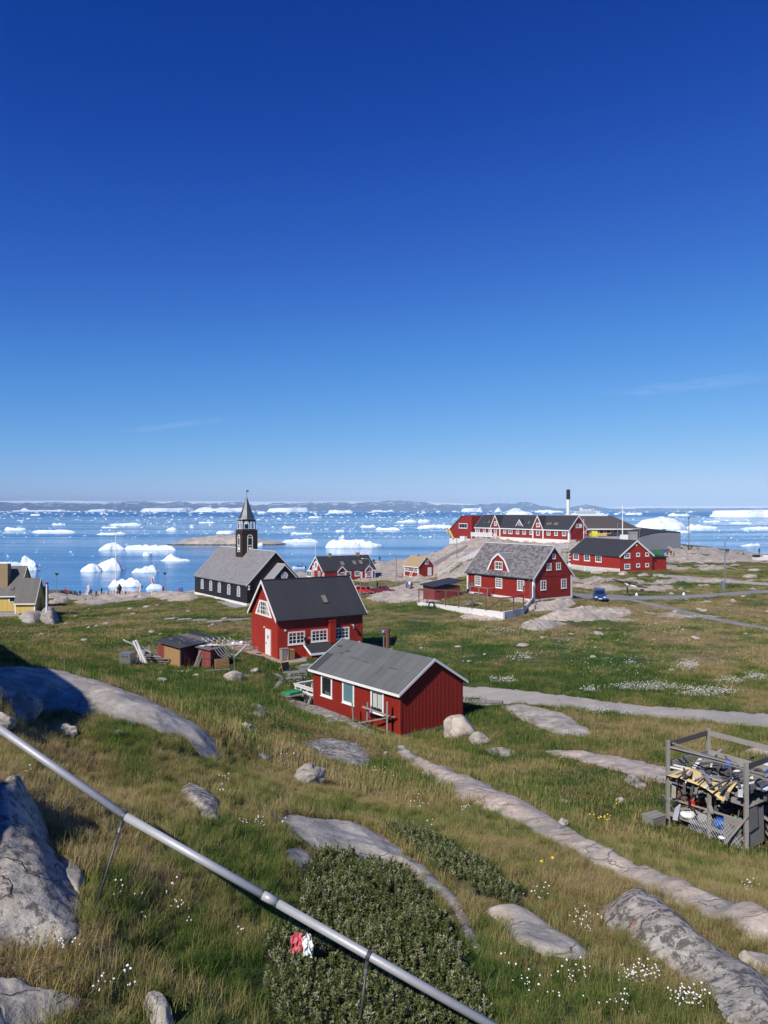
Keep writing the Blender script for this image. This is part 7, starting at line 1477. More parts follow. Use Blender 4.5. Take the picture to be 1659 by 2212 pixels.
# motor boat and ship
d = CH*F/(1228-HV); o = empty('motor_boat', ((646-CU)/F*d, d, 0), 0, 'small white motor boat with two people right of the church', 'boat'); secs = []
for i in range(9):
    a = i/8; x = -2.9+5.6*a; w = .95*(1-max(0,(.35-a)/.35)**2.2); z1 = .75+.35*max(0,.4-a); secs.append([(x,-w,z1),(x,-w*.75,-.1),(x,w*.75,-.1),(x,w,z1)])
MB().add([p for s_ in secs for p in s_], [(i*4+k, i*4+k+1, (i+1)*4+k+1, (i+1)*4+k) for i in range(8) for k in range(3)]+[(32,33,34,35),(0,3,2,1)]+[(i*4+3,i*4,(i+1)*4,(i+1)*4+3) for i in range(8)]).build('hull', MATS['plastic_white'], o)
MB().box((-1.0,-.8,.78),(1.6,.8,1.0)).build('deck_well', MATS['plastic_black'], o); MB().prism([(-1.0,-.7,.95),(-.7,-.7,1.5),(-.6,-.7,1.5),(-.8,-.7,.95)], (0,1.4,0)).build('windscreen', MATS['glass'], o); MB().box((2.7,-.3,.1),(3.2,.3,1.2)).build('outboard_motor', MATS['plastic_black'], o)
person('dark person sitting in the bow of the motor boat', Vector(o.location)+Vector((-.2,0,.55)), 1.5, 'jacket_black', pose='sit'); person('person in red standing at the stern of the motor boat', Vector(o.location)+Vector((1.4,0,.7)), 1.2, 'jacket_red', pose='stand')
d = CH*F/(1117-HV); s = d/F; o = empty('cruise_ship', ((1272-CU)*s, d, 0), 0, 'white expedition cruise ship far out behind the long red building', 'ship'); K = s
MB().prism([(-42*K,0,0),(-44*K,0,6*K),(40*K,0,6.5*K),(44*K,0,8*K),(38*K,0,0)], (0,9*K,0)).build('hull', MATS['plastic_white'], o)
for x0, x1, z0, z1 in ((-36,33,6,9),(-30,24,9,12),(-18,18,12,14.5),(-12,6,14.5,17)): MB().box((x0*K,1*K,z0*K),(x1*K,8*K,z1*K-.02*K)).build('superstructure', MATS['plastic_white'], o)
for z in (6.9,9.9,12.7): MB().box((-28*K,.9*K,z*K),(16*K,.99*K,(z+.8)*K)).build('window_band', MATS['glass'], o)
for x in (4,11): MB().lathe([(.3*K,14.5*K),(1.6*K,16*K),(1.6*K,17.3*K),(.4*K,18.6*K)], (x*K,4*K,0), 10).build('radar_dome', MATS['plastic_white'], o)
MB().box((-19*K,3*K,14*K),(-13*K,6*K,20*K)).build('funnel', MATS['white_worn'], o); MB().tube([(-15*K,4*K,17*K),(-15*K,4*K,22*K)], .4*K, 6).build('ship_mast', MATS['white_worn'], o); MB().box((-4*K,.8*K,3*K),(6*K,.98*K,5*K)).build('lifeboat', MATS['plastic_yellow'], o)
# tracked machine at the right edge
q = gp(1652,212); o = empty('tracked_machine', q, R(8), 'white tracked machine at the right edge near the shore', 'machine'); MB().box((-3,-1.1,.8),(3.5,1.1,1.7)).build('machine_deck', MATS['white_worn'], o)
MB().box((-2.8,-1.25,.1),(3.2,-.75,.75)).build('track', MATS['rubber'], o); MB().box((-2.8,.75,.1),(3.2,1.25,.75)).build('track', MATS['rubber'], o)
for i in range(5): MB().tube([(-2.3+i*1.1,-1.28,.38),(-2.3+i*1.1,-1.2,.38)], .3, 10).build('road_wheel', MATS['rust'], o)
MB().box((-3.05,-1,1.7),(-2.0,1,2.3)).build('engine_box', MATS['plastic_black'], o); MB().box((.2,-1,1.7),(1.8,1,2.2)).build('hatch', MATS['white_worn'], o); MB().box((2.6,-1,1.7),(3.4,1,4.3)).build('mast_box', MATS['white_paint'], o); MB().lathe([(.05,0),(.45,.15),(.5,.5),(.35,.85),(.05,1)], (2.5,-1.3,.9), 10).build('orange_float', MATS['plastic_red'], o, smooth=True)

# ------------------------------------------------------------------ fenced yard by the lodge
def yq(x, y): return ((1480+x/3.77)/1.649, (2040+y/3.77)/1.649)
ya, yb, yc = hit(*yq(28,440)), hit(*yq(1175,635)), hit(*yq(1455,560)); yd = Vector(bcorner('C', 0, -.1)); yd.z = 13.4
yw = empty('yard_wall', ya, 0, 'low white rust streaked concrete wall round the lodge yard', 'wall')
for a, b_, h0, h1 in ((ya,yb,.5,.95),(yb,yc,.95,.75),(yc,yd,.75,.6)):
    A_, B_ = a-ya, b_-ya; nrm = Vector((-(B_-A_).y,(B_-A_).x,0)).normalized()*.25
    MB().add([A_-Vector((0,0,.6)),B_-Vector((0,0,.6)),B_+Vector((0,0,h1)),A_+Vector((0,0,h0))]+[p+nrm for p in (A_-Vector((0,0,.6)),B_-Vector((0,0,.6)),B_+Vector((0,0,h1)),A_+Vector((0,0,h0)))], [(0,1,2,3),(7,6,5,4),(0,4,5,1),(1,5,6,2),(2,6,7,3),(3,7,4,0)]).build('wall_length', MATS['concrete_white'], yw)
yf = empty('yard_fence', ya, 0, 'open brown post and rail frame standing on the yard wall', 'fence'); tops = []
def ypost(p, zt, zb_): MB().box(tuple(Vector((p.x-.07,p.y-.07,zb_))-ya), tuple(Vector((p.x+.07,p.y+.07,zt))-ya)).build('post', MATS['wood_brownred'], yf)
def yrail(a, b_): MB().beam(a-ya, b_-ya, .09, .12).build('rail', MATS['wood_brownred'], yf)
front = []
for f, yt, yb0 in ((.02,205,395),(.13,230,410),(.37,235,450),(.53,255,475),(.68,300,490),(.83,320,515),(.985,345,540)):
    p = ya.lerp(yb, f); h_ = .5+.45*f; zb_ = p.z+h_-.1; hh = (yb0-yt)/6.217*p.y/F; ypost(p, zb_+hh, zb_); front.append(Vector((p.x,p.y,zb_+hh)))
side = [front[-1]]
for f, hh in ((.5,1.75),(.98,2.9)):
    p = yb.lerp(yc, f); ypost(p, p.z+.7+hh, p.z+.5); side.append(Vector((p.x,p.y,p.z+.7+hh*(.98 if f < .9 else .62))))
for L__ in (front, side):
    for a, b_ in zip(L__[:-1], L__[1:]): yrail(a, b_)
pe = Vector((yd.x-.6, yd.y-.9, 13.4)); ypost(pe, 13.4+3.2, 13.0); yrail(Vector((side[-1].x,side[-1].y,pe.z+3.0)), Vector((pe.x,pe.y,pe.z+3.15))); yrail(side[-1]-Vector((0,0,1.6)), Vector((pe.x,pe.y,pe.z+.1)))
yrail(front[-1]-Vector((0,0,.1)), front[-2]-Vector((0,0,1.6)))
for a, b_ in (((457,190),(640,215)),((640,215),(1000,240))):
    pass
bk = []
for u, d, hh in ((904,124,4.3),(918,122,4.0),(933,121,4.2),(951,119,4.0),(990,117,3.6)): p = gp(u, d); 
ys_ = hit(*yq(165,400)); shd = House(None, 'yard_shed', 'dull red shed with black felt roof in the fenced yard', 2.0, .01, 0, 0, 'shed', spec=(hit(*yq(262,395)).x, hit(*yq(262,395)).y+.8, hit(*yq(262,395)).z-.1, 62, 3.2, 4.4, 1))
shd.part('wall', MB().prism([shd.p(0,0,-.5), shd.p(shd.L,0,-.5), shd.p(shd.L,0,2.2), shd.p(0,0,2.2)], Vector(shd.p(0,shd.W,0))), 'red_dull')
for i in range(14): shd.part('wall_board', shd.fbox(MB(), 'S', i*shd.L/14+.01, (i+1)*shd.L/14-.01, -.3, 1.95, .001, .03), 'red_dull')
for i in range(18): shd.part('wall_board', shd.fbox(MB(), 'T', i*shd.W/18+.01, (i+1)*shd.W/18-.01, -.3, 1.95, .001, .03), 'red_dull')
shd.part('eave_band', shd.fbox(MB(), 'S', -.05, shd.L+.05, 1.96, 2.35, .001, .06), 'felt_black'); shd.part('roof_sheet', MB().prism([shd.p(-.4,-.4,2.2), shd.p(shd.L+.4,-.4,2.25), shd.p(shd.L+.4,shd.W+.4,3.0), shd.p(-.4,shd.W+.4,2.95)], (0,0,.12)), 'felt_black'); shd.part('blue_edge', MB().beam(shd.p(-.42,-.2,2.33), shd.p(-.42,shd.W*.8,2.93), .06, .1), 'plastic_blue')
q = hit(*yq(745,455)); o = empty('picnic_table', q, R(30), 'weathered grey picnic table inside the fenced yard', 'table')
for i in range(4): MB().box((-.9,-.35+i*.18,.70),(.9,-.35+i*.18+.16,.75)).build('table_plank', MATS['wood_grey'], o)
for y in (-.85,.6): MB().box((-.9,y,.42),(.9,y+.26,.46)).build('bench_plank', MATS['wood_grey'], o)
for x in (-.7,.65):
    for sg in (-1,1): MB().beam((x,sg*.8,0), (x,sg*.25,.7), .08, .06).build('leg', MATS['wood_grey'], o)
    MB().beam((x+.05,-.8,.4), (x+.05,.8,.4), .05, .08).build('brace', MATS['wood_grey'], o)
q = hit(*yq(215,480)); topthing('old_tyre','black tyre leaning on the white yard wall','tyre',MB().tube([(.42*math.cos(a),0,.42+.42*math.sin(a)) for a in [2*math.pi*k/14 for k in range(15)]], .11, 8),'rubber',q, .4)
# ------------------------------------------------------------------ yellow house at the left edge
q = Vector(G(33.8,1325,123)); yh = empty('yellow_house', q, R(4), 'yellow board house with grey felt roof at the left edge', 'house')
def yp(nm, mb, mt, par=None): return mb.build(nm, MATS[mt], par or yh)
def gblock(x0, x1, y0, y1, zb_, ze, zr, seams):
    yp('wall', MB().prism([(x0,y0,zb_),(x0,y1,zb_),(x0,y1,ze),(x0,(y0+y1)/2,zr),(x0,y0,ze)], (x1-x0,0,0)), 'yellow_paint'); ym = (y0+y1)/2; k = (zr-ze)/(ym-y0); oe = .35
    yp('roof_slope', MB().prism([(x0-.2,y0-oe,ze-k*oe),(x0-.2,ym,zr),(x0-.2,ym,zr+.12),(x0-.2,y0-oe,ze-k*oe+.12)], (x1-x0+.4,0,0)), 'roof_grey_old'); yp('roof_slope', MB().prism([(x0-.2,y1+oe,ze-k*oe),(x0-.2,ym,zr),(x0-.2,ym,zr+.12),(x0-.2,y1+oe,ze-k*oe+.12)], (x1-x0+.4,0,0)), 'roof_grey_old')
    n_ = int((x1-x0+.4)/.75)
    for i in range(n_): a = x0-.2+i*(x1-x0+.4)/n_; yp('roof_felt_strip', MB().prism([(a+.012,y0-oe,ze-k*oe+.121),(a+.012,ym,zr+.121),(a+.012,ym,zr+.14),(a+.012,y0-oe,ze-k*oe+.14)], ((x1-x0+.4)/n_-.02,0,0)), 'roof_grey_old')
    yp('fascia_board', MB().box((x0-.2,y0-oe-.03,ze-k*oe-.08),(x1+.2,y0-oe-.003,ze-k*oe+.12)), 'white_paint'); yp('barge_board', MB().prism([(x1+.2,y0-oe,ze-k*oe-.1),(x1+.2,ym,zr-.1),(x1+.2,ym,zr+.16),(x1+.2,y0-oe,ze-k*oe+.16)], (.04,0,0)), 'white_paint')
    n_ = int((x1-x0)/seams)
    for i in range(n_): a = x0+i*(x1-x0)/n_; yp('wall_board', MB().box((a+.015,y0-.03,zb_),(a+(x1-x0)/n_-.015,y0-.002,ze-.25)), 'yellow_paint')
gblock(0, 3.0, 0, 4.2, 0, 2.05, 5.35, .75); gblock(-7.5, .02, .9, 7.5, .2, 3.05, 7.2, .8)
yp('corner_board', MB().box((-.12,-.06,-.05),(.08,-.031,2.0)), 'white_paint'); yp('corner_board', MB().box((2.85,-.06,-.05),(3.05,-.031,1.9)), 'white_paint'); yp('chimney', MB().box((-3.6,1.6,4.0),(-1.9,3.0,7.8)), 'roof_tan'); yp('plinth', MB().box((-7.4,.95,-.7),(2.95,4.0,.19)), 'concrete')
w_ = yp('window', MB().box((-1.4,.82,1.7),(-.35,.868,2.75)), 'white_paint'); yp('pane', MB().box((-1.25,.80,1.82),(-.5,.819,2.63)), 'glass', w_); yp('roof_hatch', MB().prism([(-1.3,1.2,3.6),(-.8,1.2,3.6),(-.8,1.6,4.05),(-1.3,1.6,4.05)], (0,-.05,.12)), 'steel_dark'); yp('roof_patch', MB().prism([(.1,.75,2.85),(.65,.75,2.85),(.65,1.1,3.4),(.1,1.1,3.4)], (0,-.06,.15)), 'roof_tan')
yp('side_wall', MB().box((3.02,2.2,.2),(3.45,2.6,2.3)), 'yellow_paint')
q = Vector(G(66,1296,150)); q.z = gz(q.x,q.y); topthing('dark_shed','dark navy shed behind the yellow house','shed',MB().prism([(-.5,0,-.5),(2.2,0,-.5),(2.2,0,4.0),(-.5,0,3.6)],(0,3,0)),'jacket_navy',q)
# ------------------------------------------------------------------ skerry and icebergs
m, t, b = newmat('ice'); p = wpos(t)
oi = t.nodes.new('ShaderNodeObjectInfo'); n1 = noise(t, p, .12, 5, .65); n2 = noise(t, p, .7, 4, .6)
c = ramp(t, n1, [(.36, (.58,.72,.80)), (.46, (.80,.85,.88)), (.6, (.88,.88,.88))])
c = mixc(t, mth(t, 'MULTIPLY', ramp(t, n2, [(.58, (0,0,0)), (.72, (1,1,1))]), mth(t, 'GREATER_THAN', oi.outputs['Random'], .72)), c, (.52,.50,.47))
sz = t.nodes.new('ShaderNodeSeparateXYZ'); t.links.new(p, sz.inputs[0])
foot = ramp(t, sz.outputs[2], [(.0, (1,1,1)), (.45, (0,0,0))])
c = mixc(t, mth(t, 'MULTIPLY', foot, .75), c, (.30,.62,.70))
t.links.new(c, b.inputs['Base Color']); b.inputs['Roughness'].default_value = .55; b.inputs['Specular IOR Level'].default_value = .3
bump(t, b, mth(t, 'ADD', n1, n2), .5, .8)
def iceberg_mesh(seed, shape, nth=30, nr=11):
    """unit berg, about 1 wide and 1 high, irregular plan; shape: flat, dome, peak, table, ridge, block"""
    rs = np.random.RandomState(seed); th = np.linspace(0, 2*np.pi, nth, endpoint=False)
    plan = 1 + .22*np.cos(2*th+rs.rand()*6)*rs.rand() + sum(rs.randn()*.10/k**.6*np.cos(k*th+rs.rand()*6) for k in range(2, 9)); plan = np.clip(plan, .55, 1.5); plan /= plan.max()
    rr = np.linspace(0, 1, nr)[::-1]; pk = (rs.uniform(-.35,.35), rs.uniform(-.3,.3))
    r = np.repeat(rr, nth); aa = np.tile(th, nr); pl = np.tile(plan, nr)
    pl = pl*(1+.08*fbm(np.cos(aa)*3+seed, r*6+np.sin(aa)*3, 2, seed+7)); x = np.cos(aa)*r*pl*.5; y = np.sin(aa)*r*pl*.5; d = np.hypot(x-pk[0]*.5, y-pk[1]*.5)/.5; e = 1-r
    n = fbm(x*4+seed*3.1, y*4, 4, seed); n2 = fbm(x*11+seed, y*11, 3, seed+4); mn = lambda k: np.minimum(1, e*k)
    if shape == 'dome': z = (1-r**2.2)*(.8+.35*n)+.06*n2*mn(4)
    elif shape == 'flat': z = mn(5)*(.5+.55*n+.45*n2)
    elif shape == 'table': z = mn(7)*(.9+.12*n+.2*x)
    elif shape == 'peak': z = mn(3)*(.25+.2*n)+.75*np.maximum(0, 1-d*1.7)**1.2*(1+.5*n)
    elif shape == 'ridge': z = mn(3.5)*(.45+.55*np.maximum(0, 1-np.abs(y)*6)*(.6+1.0*n)+.3*x+.2*n2)
    else: z = mn(5)*(.6+.4*np.round(1.5+2*n)/2+.4*n2)
    z = np.maximum(z, .06*mn(9)); z[:nth] = -.25
    V = np.stack([x, y, z], 1)
    F_ = [(i*nth+k, i*nth+(k+1) % nth, (i+1)*nth+(k+1) % nth, (i+1)*nth+k) for i in range(nr-1) for k in range(nth)]
    A = np.array(V); A[:,2] *= np.where(A[:,2] > 0, 1/max(A[:,2].max(), .3), 1)
    me = bpy.data.meshes.new('iceberg'); me.from_pydata([tuple(q) for q in A], [], F_); me.polygons.foreach_set('use_smooth', [shape == 'dome']*len(me.polygons)); me.materials.append(MATS['ice'])
    return me
def berg(name, label, u, v, w, hpx, shape, seed, asp=.55, rz=None, group=None, cat='iceberg', me=None, q=(30,11)):
    """w, hpx: apparent width and height; v: where it meets the water"""
    d = CH*F/(v-HV); s = d/F; me = me or iceberg_mesh(seed, shape, *q); o = link(name, me, None, ((u-CU)*s, d+w*s*asp/2, 0))
    o.scale = (w*s*(1.28 if w > 19 else 1.1), w*s*asp*1.2, max(hpx*s, .4)); o.rotation_euler = (0, 0, rz if rz is not None else random.uniform(-.25,.25)); return tag(o, label, cat, group)
BIG = [(-2,1235,100,20,'dome','low rounded iceberg at the left edge behind the yellow house',.6),(55,1234,54,33,'peak','spiky white iceberg standing right of the yellow house roof',.6),
 (193,1236,52,18,'dome','left low lobe of the twin domed iceberg',.6),(228,1234,66,28,'dome','right tall lobe of the twin domed iceberg',.6),(309,1238,60,16,'ridge','jagged greyish bergy bit between flagpole and flag',.5),
 (267,1269,61,20,'ridge','bluish low iceberg directly behind the tall flagpole',.5),(237,1189,49,17,'dome','rounded white iceberg beyond the tall flagpole',.6),(316,1189,102,13,'flat','long dirty flat iceberg right of the flagpole top',.35),
 (375,1213,60,16,'peak','pointed low iceberg left of the church roof',.6),(316,1201,20,9,'block','small broken bergy bit below the dirty flat iceberg',.6),(332,1274,34,13,'dome','white rounded ice hump close behind the red and white flag',.6),
 (237,1155,66,8,'ridge','flat ridged floe behind the flagpole tip',.4),(109,1150,107,8,'flat','very long thin floe on the left',.25),(29,1145,49,8,'flat','ridged floe at the left edge of the bay',.4),(269,1135,72,8,'ridge','broad ridged floe with dark side on the left',.4),
 (235,1140,42,4,'flat','thin flat floe below the broad ridged floe',.4),(370,1145,26,8,'dome','small domed floe left of the skerry',.5),(75,1114,27,5,'table','little flat topped floe near the far left horizon',.5),(125,1134,27,6,'flat','short floe above the very long thin floe',.4),
 (357,1105.5,105,9,'table','wide flat iceberg on the horizon left of the steeple',.5),(215,1105.2,60,6,'block','low line of ice on the horizon at the left',.4),(90,1105,90,5,'flat','long low ice line on the far left horizon',.3),(40,1105,40,8,'peak','knobby iceberg on the far left horizon',.5),
 (470,1106.2,121,11,'ridge','broad horizon iceberg just left of the steeple',.45),(452,1106,10,15,'peak','thin ice spire rising from the broad horizon iceberg',.8),(621,1106.2,90,10,'table','broad white horizon iceberg right of the steeple',.5),(733,1109,51,8,'block','blocky horizon iceberg in the middle of the bay',.5),
 (565,1109,22,5,'flat','small ice block right of the steeple tip',.6),(680,1119,29,5,'table','clean tabular floe beyond the steeple',.5),(485,1153,47,9,'block','white floe right behind the church tower',.5),(445,1130,40,4,'flat','cluster of thin floes left of the steeple base',.5),
 (623,1141,42,8,'ridge','ridged floe right of the church tower',.5),(651,1154,52,5,'flat','flat bright floe above the small red water house',.4),(648,1172,81,9,'flat','long bright floe right of the skerry',.35),(755,1184,100,18,'block','large stepped iceberg beyond the small water house',.45),
 (812,1181,30,8,'flat','right shelf of the large stepped iceberg',.5),(730,1184,34,14,'peak','small blue footed peak on the left of the large stepped iceberg',.5),(735,1149,23,6,'table','rectangular floe above the large stepped iceberg',.5),(738,1163,17,8,'peak','small pointed floe above the stepped iceberg',.6),
 (795,1139,45,8,'ridge','ridged floe in mid bay',.4),(562,1179,13,7,'block','small bluish ice block at the right end of the skerry',.6),(880,1128,41,7,'flat','floe left of the red wing on the hill',.4),(916,1128,28,9,'block','knobby floe beside the red wing',.5),(944,1140,79,10,'flat','long bright floe left of the red wing',.35),
 (837,1145,55,8,'ridge','low ridged floe in the middle of the bay',.4),(913,1142,28,4,'flat','thin streak of ice under the long bright floe',.4),(868,1137,14,7,'peak','small pointed floe in mid bay',.6),(826,1105.5,46,5,'flat','low bright berg on the horizon near the centre',.5),(1020,1106,44,9,'table','flat backed horizon iceberg left of the long red roof',.5),
 (1036,1106,16,12,'peak','upright white pinnacle at the end of the flat backed iceberg',.7),(1077,1106,18,10,'peak','triangular horizon iceberg above the long red roof',.7),(1125,1112,64,12,'block','chunky iceberg above the ridge of the long red building',.5),(1115,1105.4,36,8,'dome','rounded iceberg behind the chunky iceberg',.5),
 (1190,1107,54,6,'flat','low horizon ice right of the chunky iceberg',.4),(1440,1143,130,27,'dome','huge smooth white iceberg behind the grey warehouse',.55),(1525,1142,80,14,'flat','sloping right tail of the huge smooth iceberg',.5),(1478,1151,36,7,'block','broken ice in front of the huge smooth iceberg',.5),
 (1640,1117,160,16,'table','tall tabular iceberg at the right edge of the horizon',.4),(1371,1112,40,7,'flat','low iceberg right of the flagpole near the horizon',.5),(1469,1115,46,7,'table','flat topped iceberg between mast and tabular iceberg',.5),(1640,1143,66,8,'ridge','dirty ridged floe at the right edge',.4),
 (1625,1180,46,6,'flat','thin flat floe near the right shore',.35),(1605,1131,60,5,'flat','string of floes at the right below the tabular iceberg',.4),(1540,1128,40,5,'flat','floe string right of the mast',.4)]
for i, (u, v, w, hp, sh_, lab, asp) in enumerate(BIG): berg('iceberg', lab, u, v, w*(.88 if 1110 < v < 1160 and w < 120 else 1), hp*(.72 if 1110 < v < 1160 and w < 120 else 1), sh_, 100+i, asp, q=(44,14) if w > 45 else (28,10))
# small floes nobody can tell apart
rs = random.Random(19); lib = [iceberg_mesh(300+i, ['flat','block','dome','flat','ridge','table','peak','flat'][i], 18, 7) for i in range(8)]
k = 0; tries = 0
while k < 290 and tries < 6000:
    tries += 1
    q = rs.random(); v = 1105.5+rs.random()**1.9*58 if q < .9 else 1160+rs.random()*85; u = rs.uniform(-40, 1700)
    if v > 1168 and (u > 640 and u < 1480): continue
    if v > 1150 and rs.random() < .45: continue
    if float(fbm(np.array(u*.008), np.array(v*.06), 3, 5)) < -.05 and rs.random() < .75: continue
    w = 3+11*rs.random()**1.9*(1.25 if v < 1112 else 1)*(.6 if v > 1165 else 1)
    if 350 < u < 615 and 1160 < v < 1182: continue
    berg('ice_floe', 'small white ice floe drifting among the larger floes of the bay', u, v, w, w*rs.uniform(.07,.24), None, 0, rs.uniform(.35,.7), rs.uniform(0,3), 'small ice floes scattered over the bay', 'ice floe', lib[k % 8]); k += 1
# brash ice: the countless small fragments between the floes
bc = bpy.data.collections.new('brash_pieces')
for i, me in enumerate(lib):
    o = bpy.data.objects.new('brash_%02d' % i, me); bc.objects.link(o)
rn = np.random.RandomState(23); bp, bs, bi, br = [], [], [], []
while len(bp) < 3400:
    v = 1104.6+rn.rand()**1.6*60 if rn.rand() < .93 else 1150+rn.rand()*90; u = rn.uniform(-60, 1720)
    if float(fbm(np.array(u*.006), np.array(v*.09), 3, 15)) < rn.uniform(-.5,.15): continue
    if v > 1165 and 640 < u < 1480: continue
    if 345 < u < 620 and 1158 < v < 1184: continue
    d = CH*F/(v-HV); s_ = d/F; w = (1.0+7.5*rn.rand()**2.6)*(1.5 if v < 1112 else 1)*s_; bp.append(((u-CU)*s_, d, 0)); bs.append((w, w*rn.uniform(.4,.9), max(.3, w*rn.uniform(.1,.28)))); bi.append(rn.randint(0, 8)); br.append((0, 0, rn.rand()*6.28))
me = bpy.data.meshes.new('brash_ice'); me.from_pydata(bp, [], [])
for nm, ty, fl, dat in (('sc','FLOAT_VECTOR','vector',np.array(bs, np.float32).ravel()),('rt','FLOAT_VECTOR','vector',np.array(br, np.float32).ravel()),('ix','INT','value',np.array(bi, np.int32))): me.attributes.new(nm, ty, 'POINT').data.foreach_set(fl, dat)
o = link('brash_ice', me); g = bpy.data.node_groups.new('brash', 'GeometryNodeTree'); g.interface.new_socket('Geometry', in_out='INPUT', socket_type='NodeSocketGeometry'); g.interface.new_socket('Geometry', in_out='OUTPUT', socket_type='NodeSocketGeometry')
N = g.nodes; i_ = N.new('NodeGroupInput'); o_ = N.new('NodeGroupOutput'); ip = N.new('GeometryNodeInstanceOnPoints'); ci = N.new('GeometryNodeCollectionInfo'); ci.inputs['Collection'].default_value = bc; ci.inputs['Separate Children'].default_value = True; ci.inputs['Reset Children'].default_value = True
def na_(nm, ty):
    n = N.new('GeometryNodeInputNamedAttribute'); n.data_type = ty; n.inputs['Name'].default_value = nm; return n.outputs['Attribute']
g.links.new(i_.outputs[0], ip.inputs['Points']); g.links.new(ci.outputs[0], ip.inputs['Instance']); ip.inputs['Pick Instance'].default_value = True; g.links.new(na_('ix','INT'), ip.inputs['Instance Index']); g.links.new(na_('sc','FLOAT_VECTOR'), ip.inputs['Scale'])
e2 = N.new('FunctionNodeEulerToRotation'); g.links.new(na_('rt','FLOAT_VECTOR'), e2.inputs[0]); g.links.new(e2.outputs[0], ip.inputs['Rotation']); g.links.new(ip.outputs[0], o_.inputs[0]); o.modifiers.new('scatter', 'NODES').node_group = g; tag(o, kind='stuff')
# skerry
rs = np.random.RandomState(4); nx, ny = 90, 26; vs = []
for i in range(nx):
    for j in range(ny):
        a, b_ = i/(nx-1)*2-1, j/(ny-1)*2-1; x, y = a*46, b_*16
        pr = max(0, 1-abs(a)**2.3)*max(0, 1-b_*b_); n = float(fbm(np.array(x*.07), np.array(y*.1), 4, 61)); n2 = abs(float(fbm(np.array(x*.3), np.array(y*.35), 3, 62)))
        vs.append((x, y, pr**.55*(6.6*(.75+.25*math.cos(a*2.2+.3))+2.4*n)+pr*1.6*n2-1.0))
mb = MB(); mb.add(vs, [(i*ny+j, (i+1)*ny+j, (i+1)*ny+j+1, i*ny+j+1) for i in range(nx-1) for j in range(ny-1)])
m, t, b = newmat('skerry_rock'); p = wpos(t); c, hh = rock_color(t, p, pink=.5, dark=.15, orange=0, s=.12); sz = t.nodes.new('ShaderNodeSeparateXYZ'); t.links.new(p, sz.inputs[0])
c = mixc(t, ramp(t, mth(t, 'ADD', sz.outputs[2], mth(t, 'MULTIPLY', noise(t, p, .4, 3), .8)), [(.75, (1,1,1)), (1.0, (0,0,0))]), c, (.035,.03,.025)); t.links.new(c, b.inputs['Base Color']); b.inputs['Roughness'].default_value = .85; bump(t, b, hh, .6, .3)
sk = mb.build('skerry', m, smooth=True); dS = CH*F/(1177-HV); sk.location = ((483-CU)/F*dS, dS+14, 0); tag(sk, 'low bare rock island in the bay behind the church tower', 'island')
# ------------------------------------------------------------------ turf, scrub and flowers
def leafy(name, stops, trans=.35, patch=True, seedcol=.12):
    m, t, b = newmat(name); t.nodes.remove(b); out = [n for n in t.nodes if n.type == 'OUTPUT_MATERIAL'][0]
    p = wpos(t); oi = t.nodes.new('ShaderNodeObjectInfo')
    f = mth(t, 'ADD', grass_patches(t, p), mth(t, 'MULTIPLY', mth(t, 'SUBTRACT', oi.outputs['Random'], .5), .55), True) if patch else oi.outputs['Random']
    c = ramp(t, f, stops)
    d = t.nodes.new('ShaderNodeBsdfDiffuse'); tr = t.nodes.new('ShaderNodeBsdfTranslucent'); mx = t.nodes.new('ShaderNodeMixShader'); mx.inputs[0].default_value = trans
    t.links.new(c, d.inputs[0]); t.links.new(c, tr.inputs[0]); t.links.new(d.outputs[0], mx.inputs[1]); t.links.new(tr.outputs[0], mx.inputs[2]); t.links.new(mx.outputs[0], out.inputs[0])
    return m
GR = [(0, (.062,.13,.026)), (.28, (.115,.185,.04)), (.5, (.215,.235,.064)), (.72, (.35,.295,.115)), (1, (.43,.33,.165))]
leafy('grass_blade', GR); leafy('grass_far', [(p, tuple(q*1.0 for q in c)) for p, c in GR], .25)
leafy('dry_blade', [(0, (.30,.28,.09)), (.5, (.44,.36,.15)), (1, (.50,.39,.21))], .3, False)
leafy('brown_moss', [(0, (.15,.095,.05)), (.5, (.24,.16,.08)), (1, (.32,.225,.115))], .1, False)
leafy('willow_leaf', [(0, (.06,.09,.022)), (.3, (.125,.165,.045)), (.6, (.21,.235,.09)), (.85, (.34,.34,.17)), (1, (.48,.48,.32))], .3, False)
simple('petal', (.86,.86,.84), .8, .03, 5); simple('petal_yellow', (.75,.52,.03), .7, .05, 5)
HID = bpy.data.collections.new('turf_pieces')            # sources for scattering, not part of the scene itself
def tuft(n, rad, h0, h1, w, mat, lean=.5, seed=0, seg=3, dry=0.0, dmat='dry_blade'):
    rs = random.Random(seed); mb = MB()
    for i in range(n):
        a = rs.uniform(0, 2*math.pi); r = rad*math.sqrt(rs.random()); x, y = r*math.cos(a), r*math.sin(a)
        hh = rs.uniform(h0, h1); dr = rs.uniform(0, 2*math.pi); ln = lean*rs.uniform(.2,1)*hh; isd = rs.random() < dry
        ww = w*rs.uniform(.7,1.3)*(.7 if isd else 1); hh *= 1.35 if isd else 1
        px, py = -math.sin(dr)*ww/2, math.cos(dr)*ww/2; vs = []
        for k in range(seg):
            q = k/seg; cx, cy_ = x+math.cos(dr)*ln*q*q, y+math.sin(dr)*ln*q*q; f = 1-q*.6
            vs += [(cx-px*f, cy_-py*f, hh*q-.02), (cx+px*f, cy_+py*f, hh*q-.02)]
        vs.append((x+math.cos(dr)*ln, y+math.sin(dr)*ln, hh*(1-.25*lean)))
        mb.add(vs, [(2*k, 2*k+1, 2*k+3, 2*k+2) for k in range(seg-1)] + [(2*seg-2, 2*seg-1, 2*seg)], 1 if isd else 0)
    me = mb.mesh('tuft', [MATS[mat], MATS[dmat]], fix=False); o = bpy.data.objects.new('tuft', me); return o
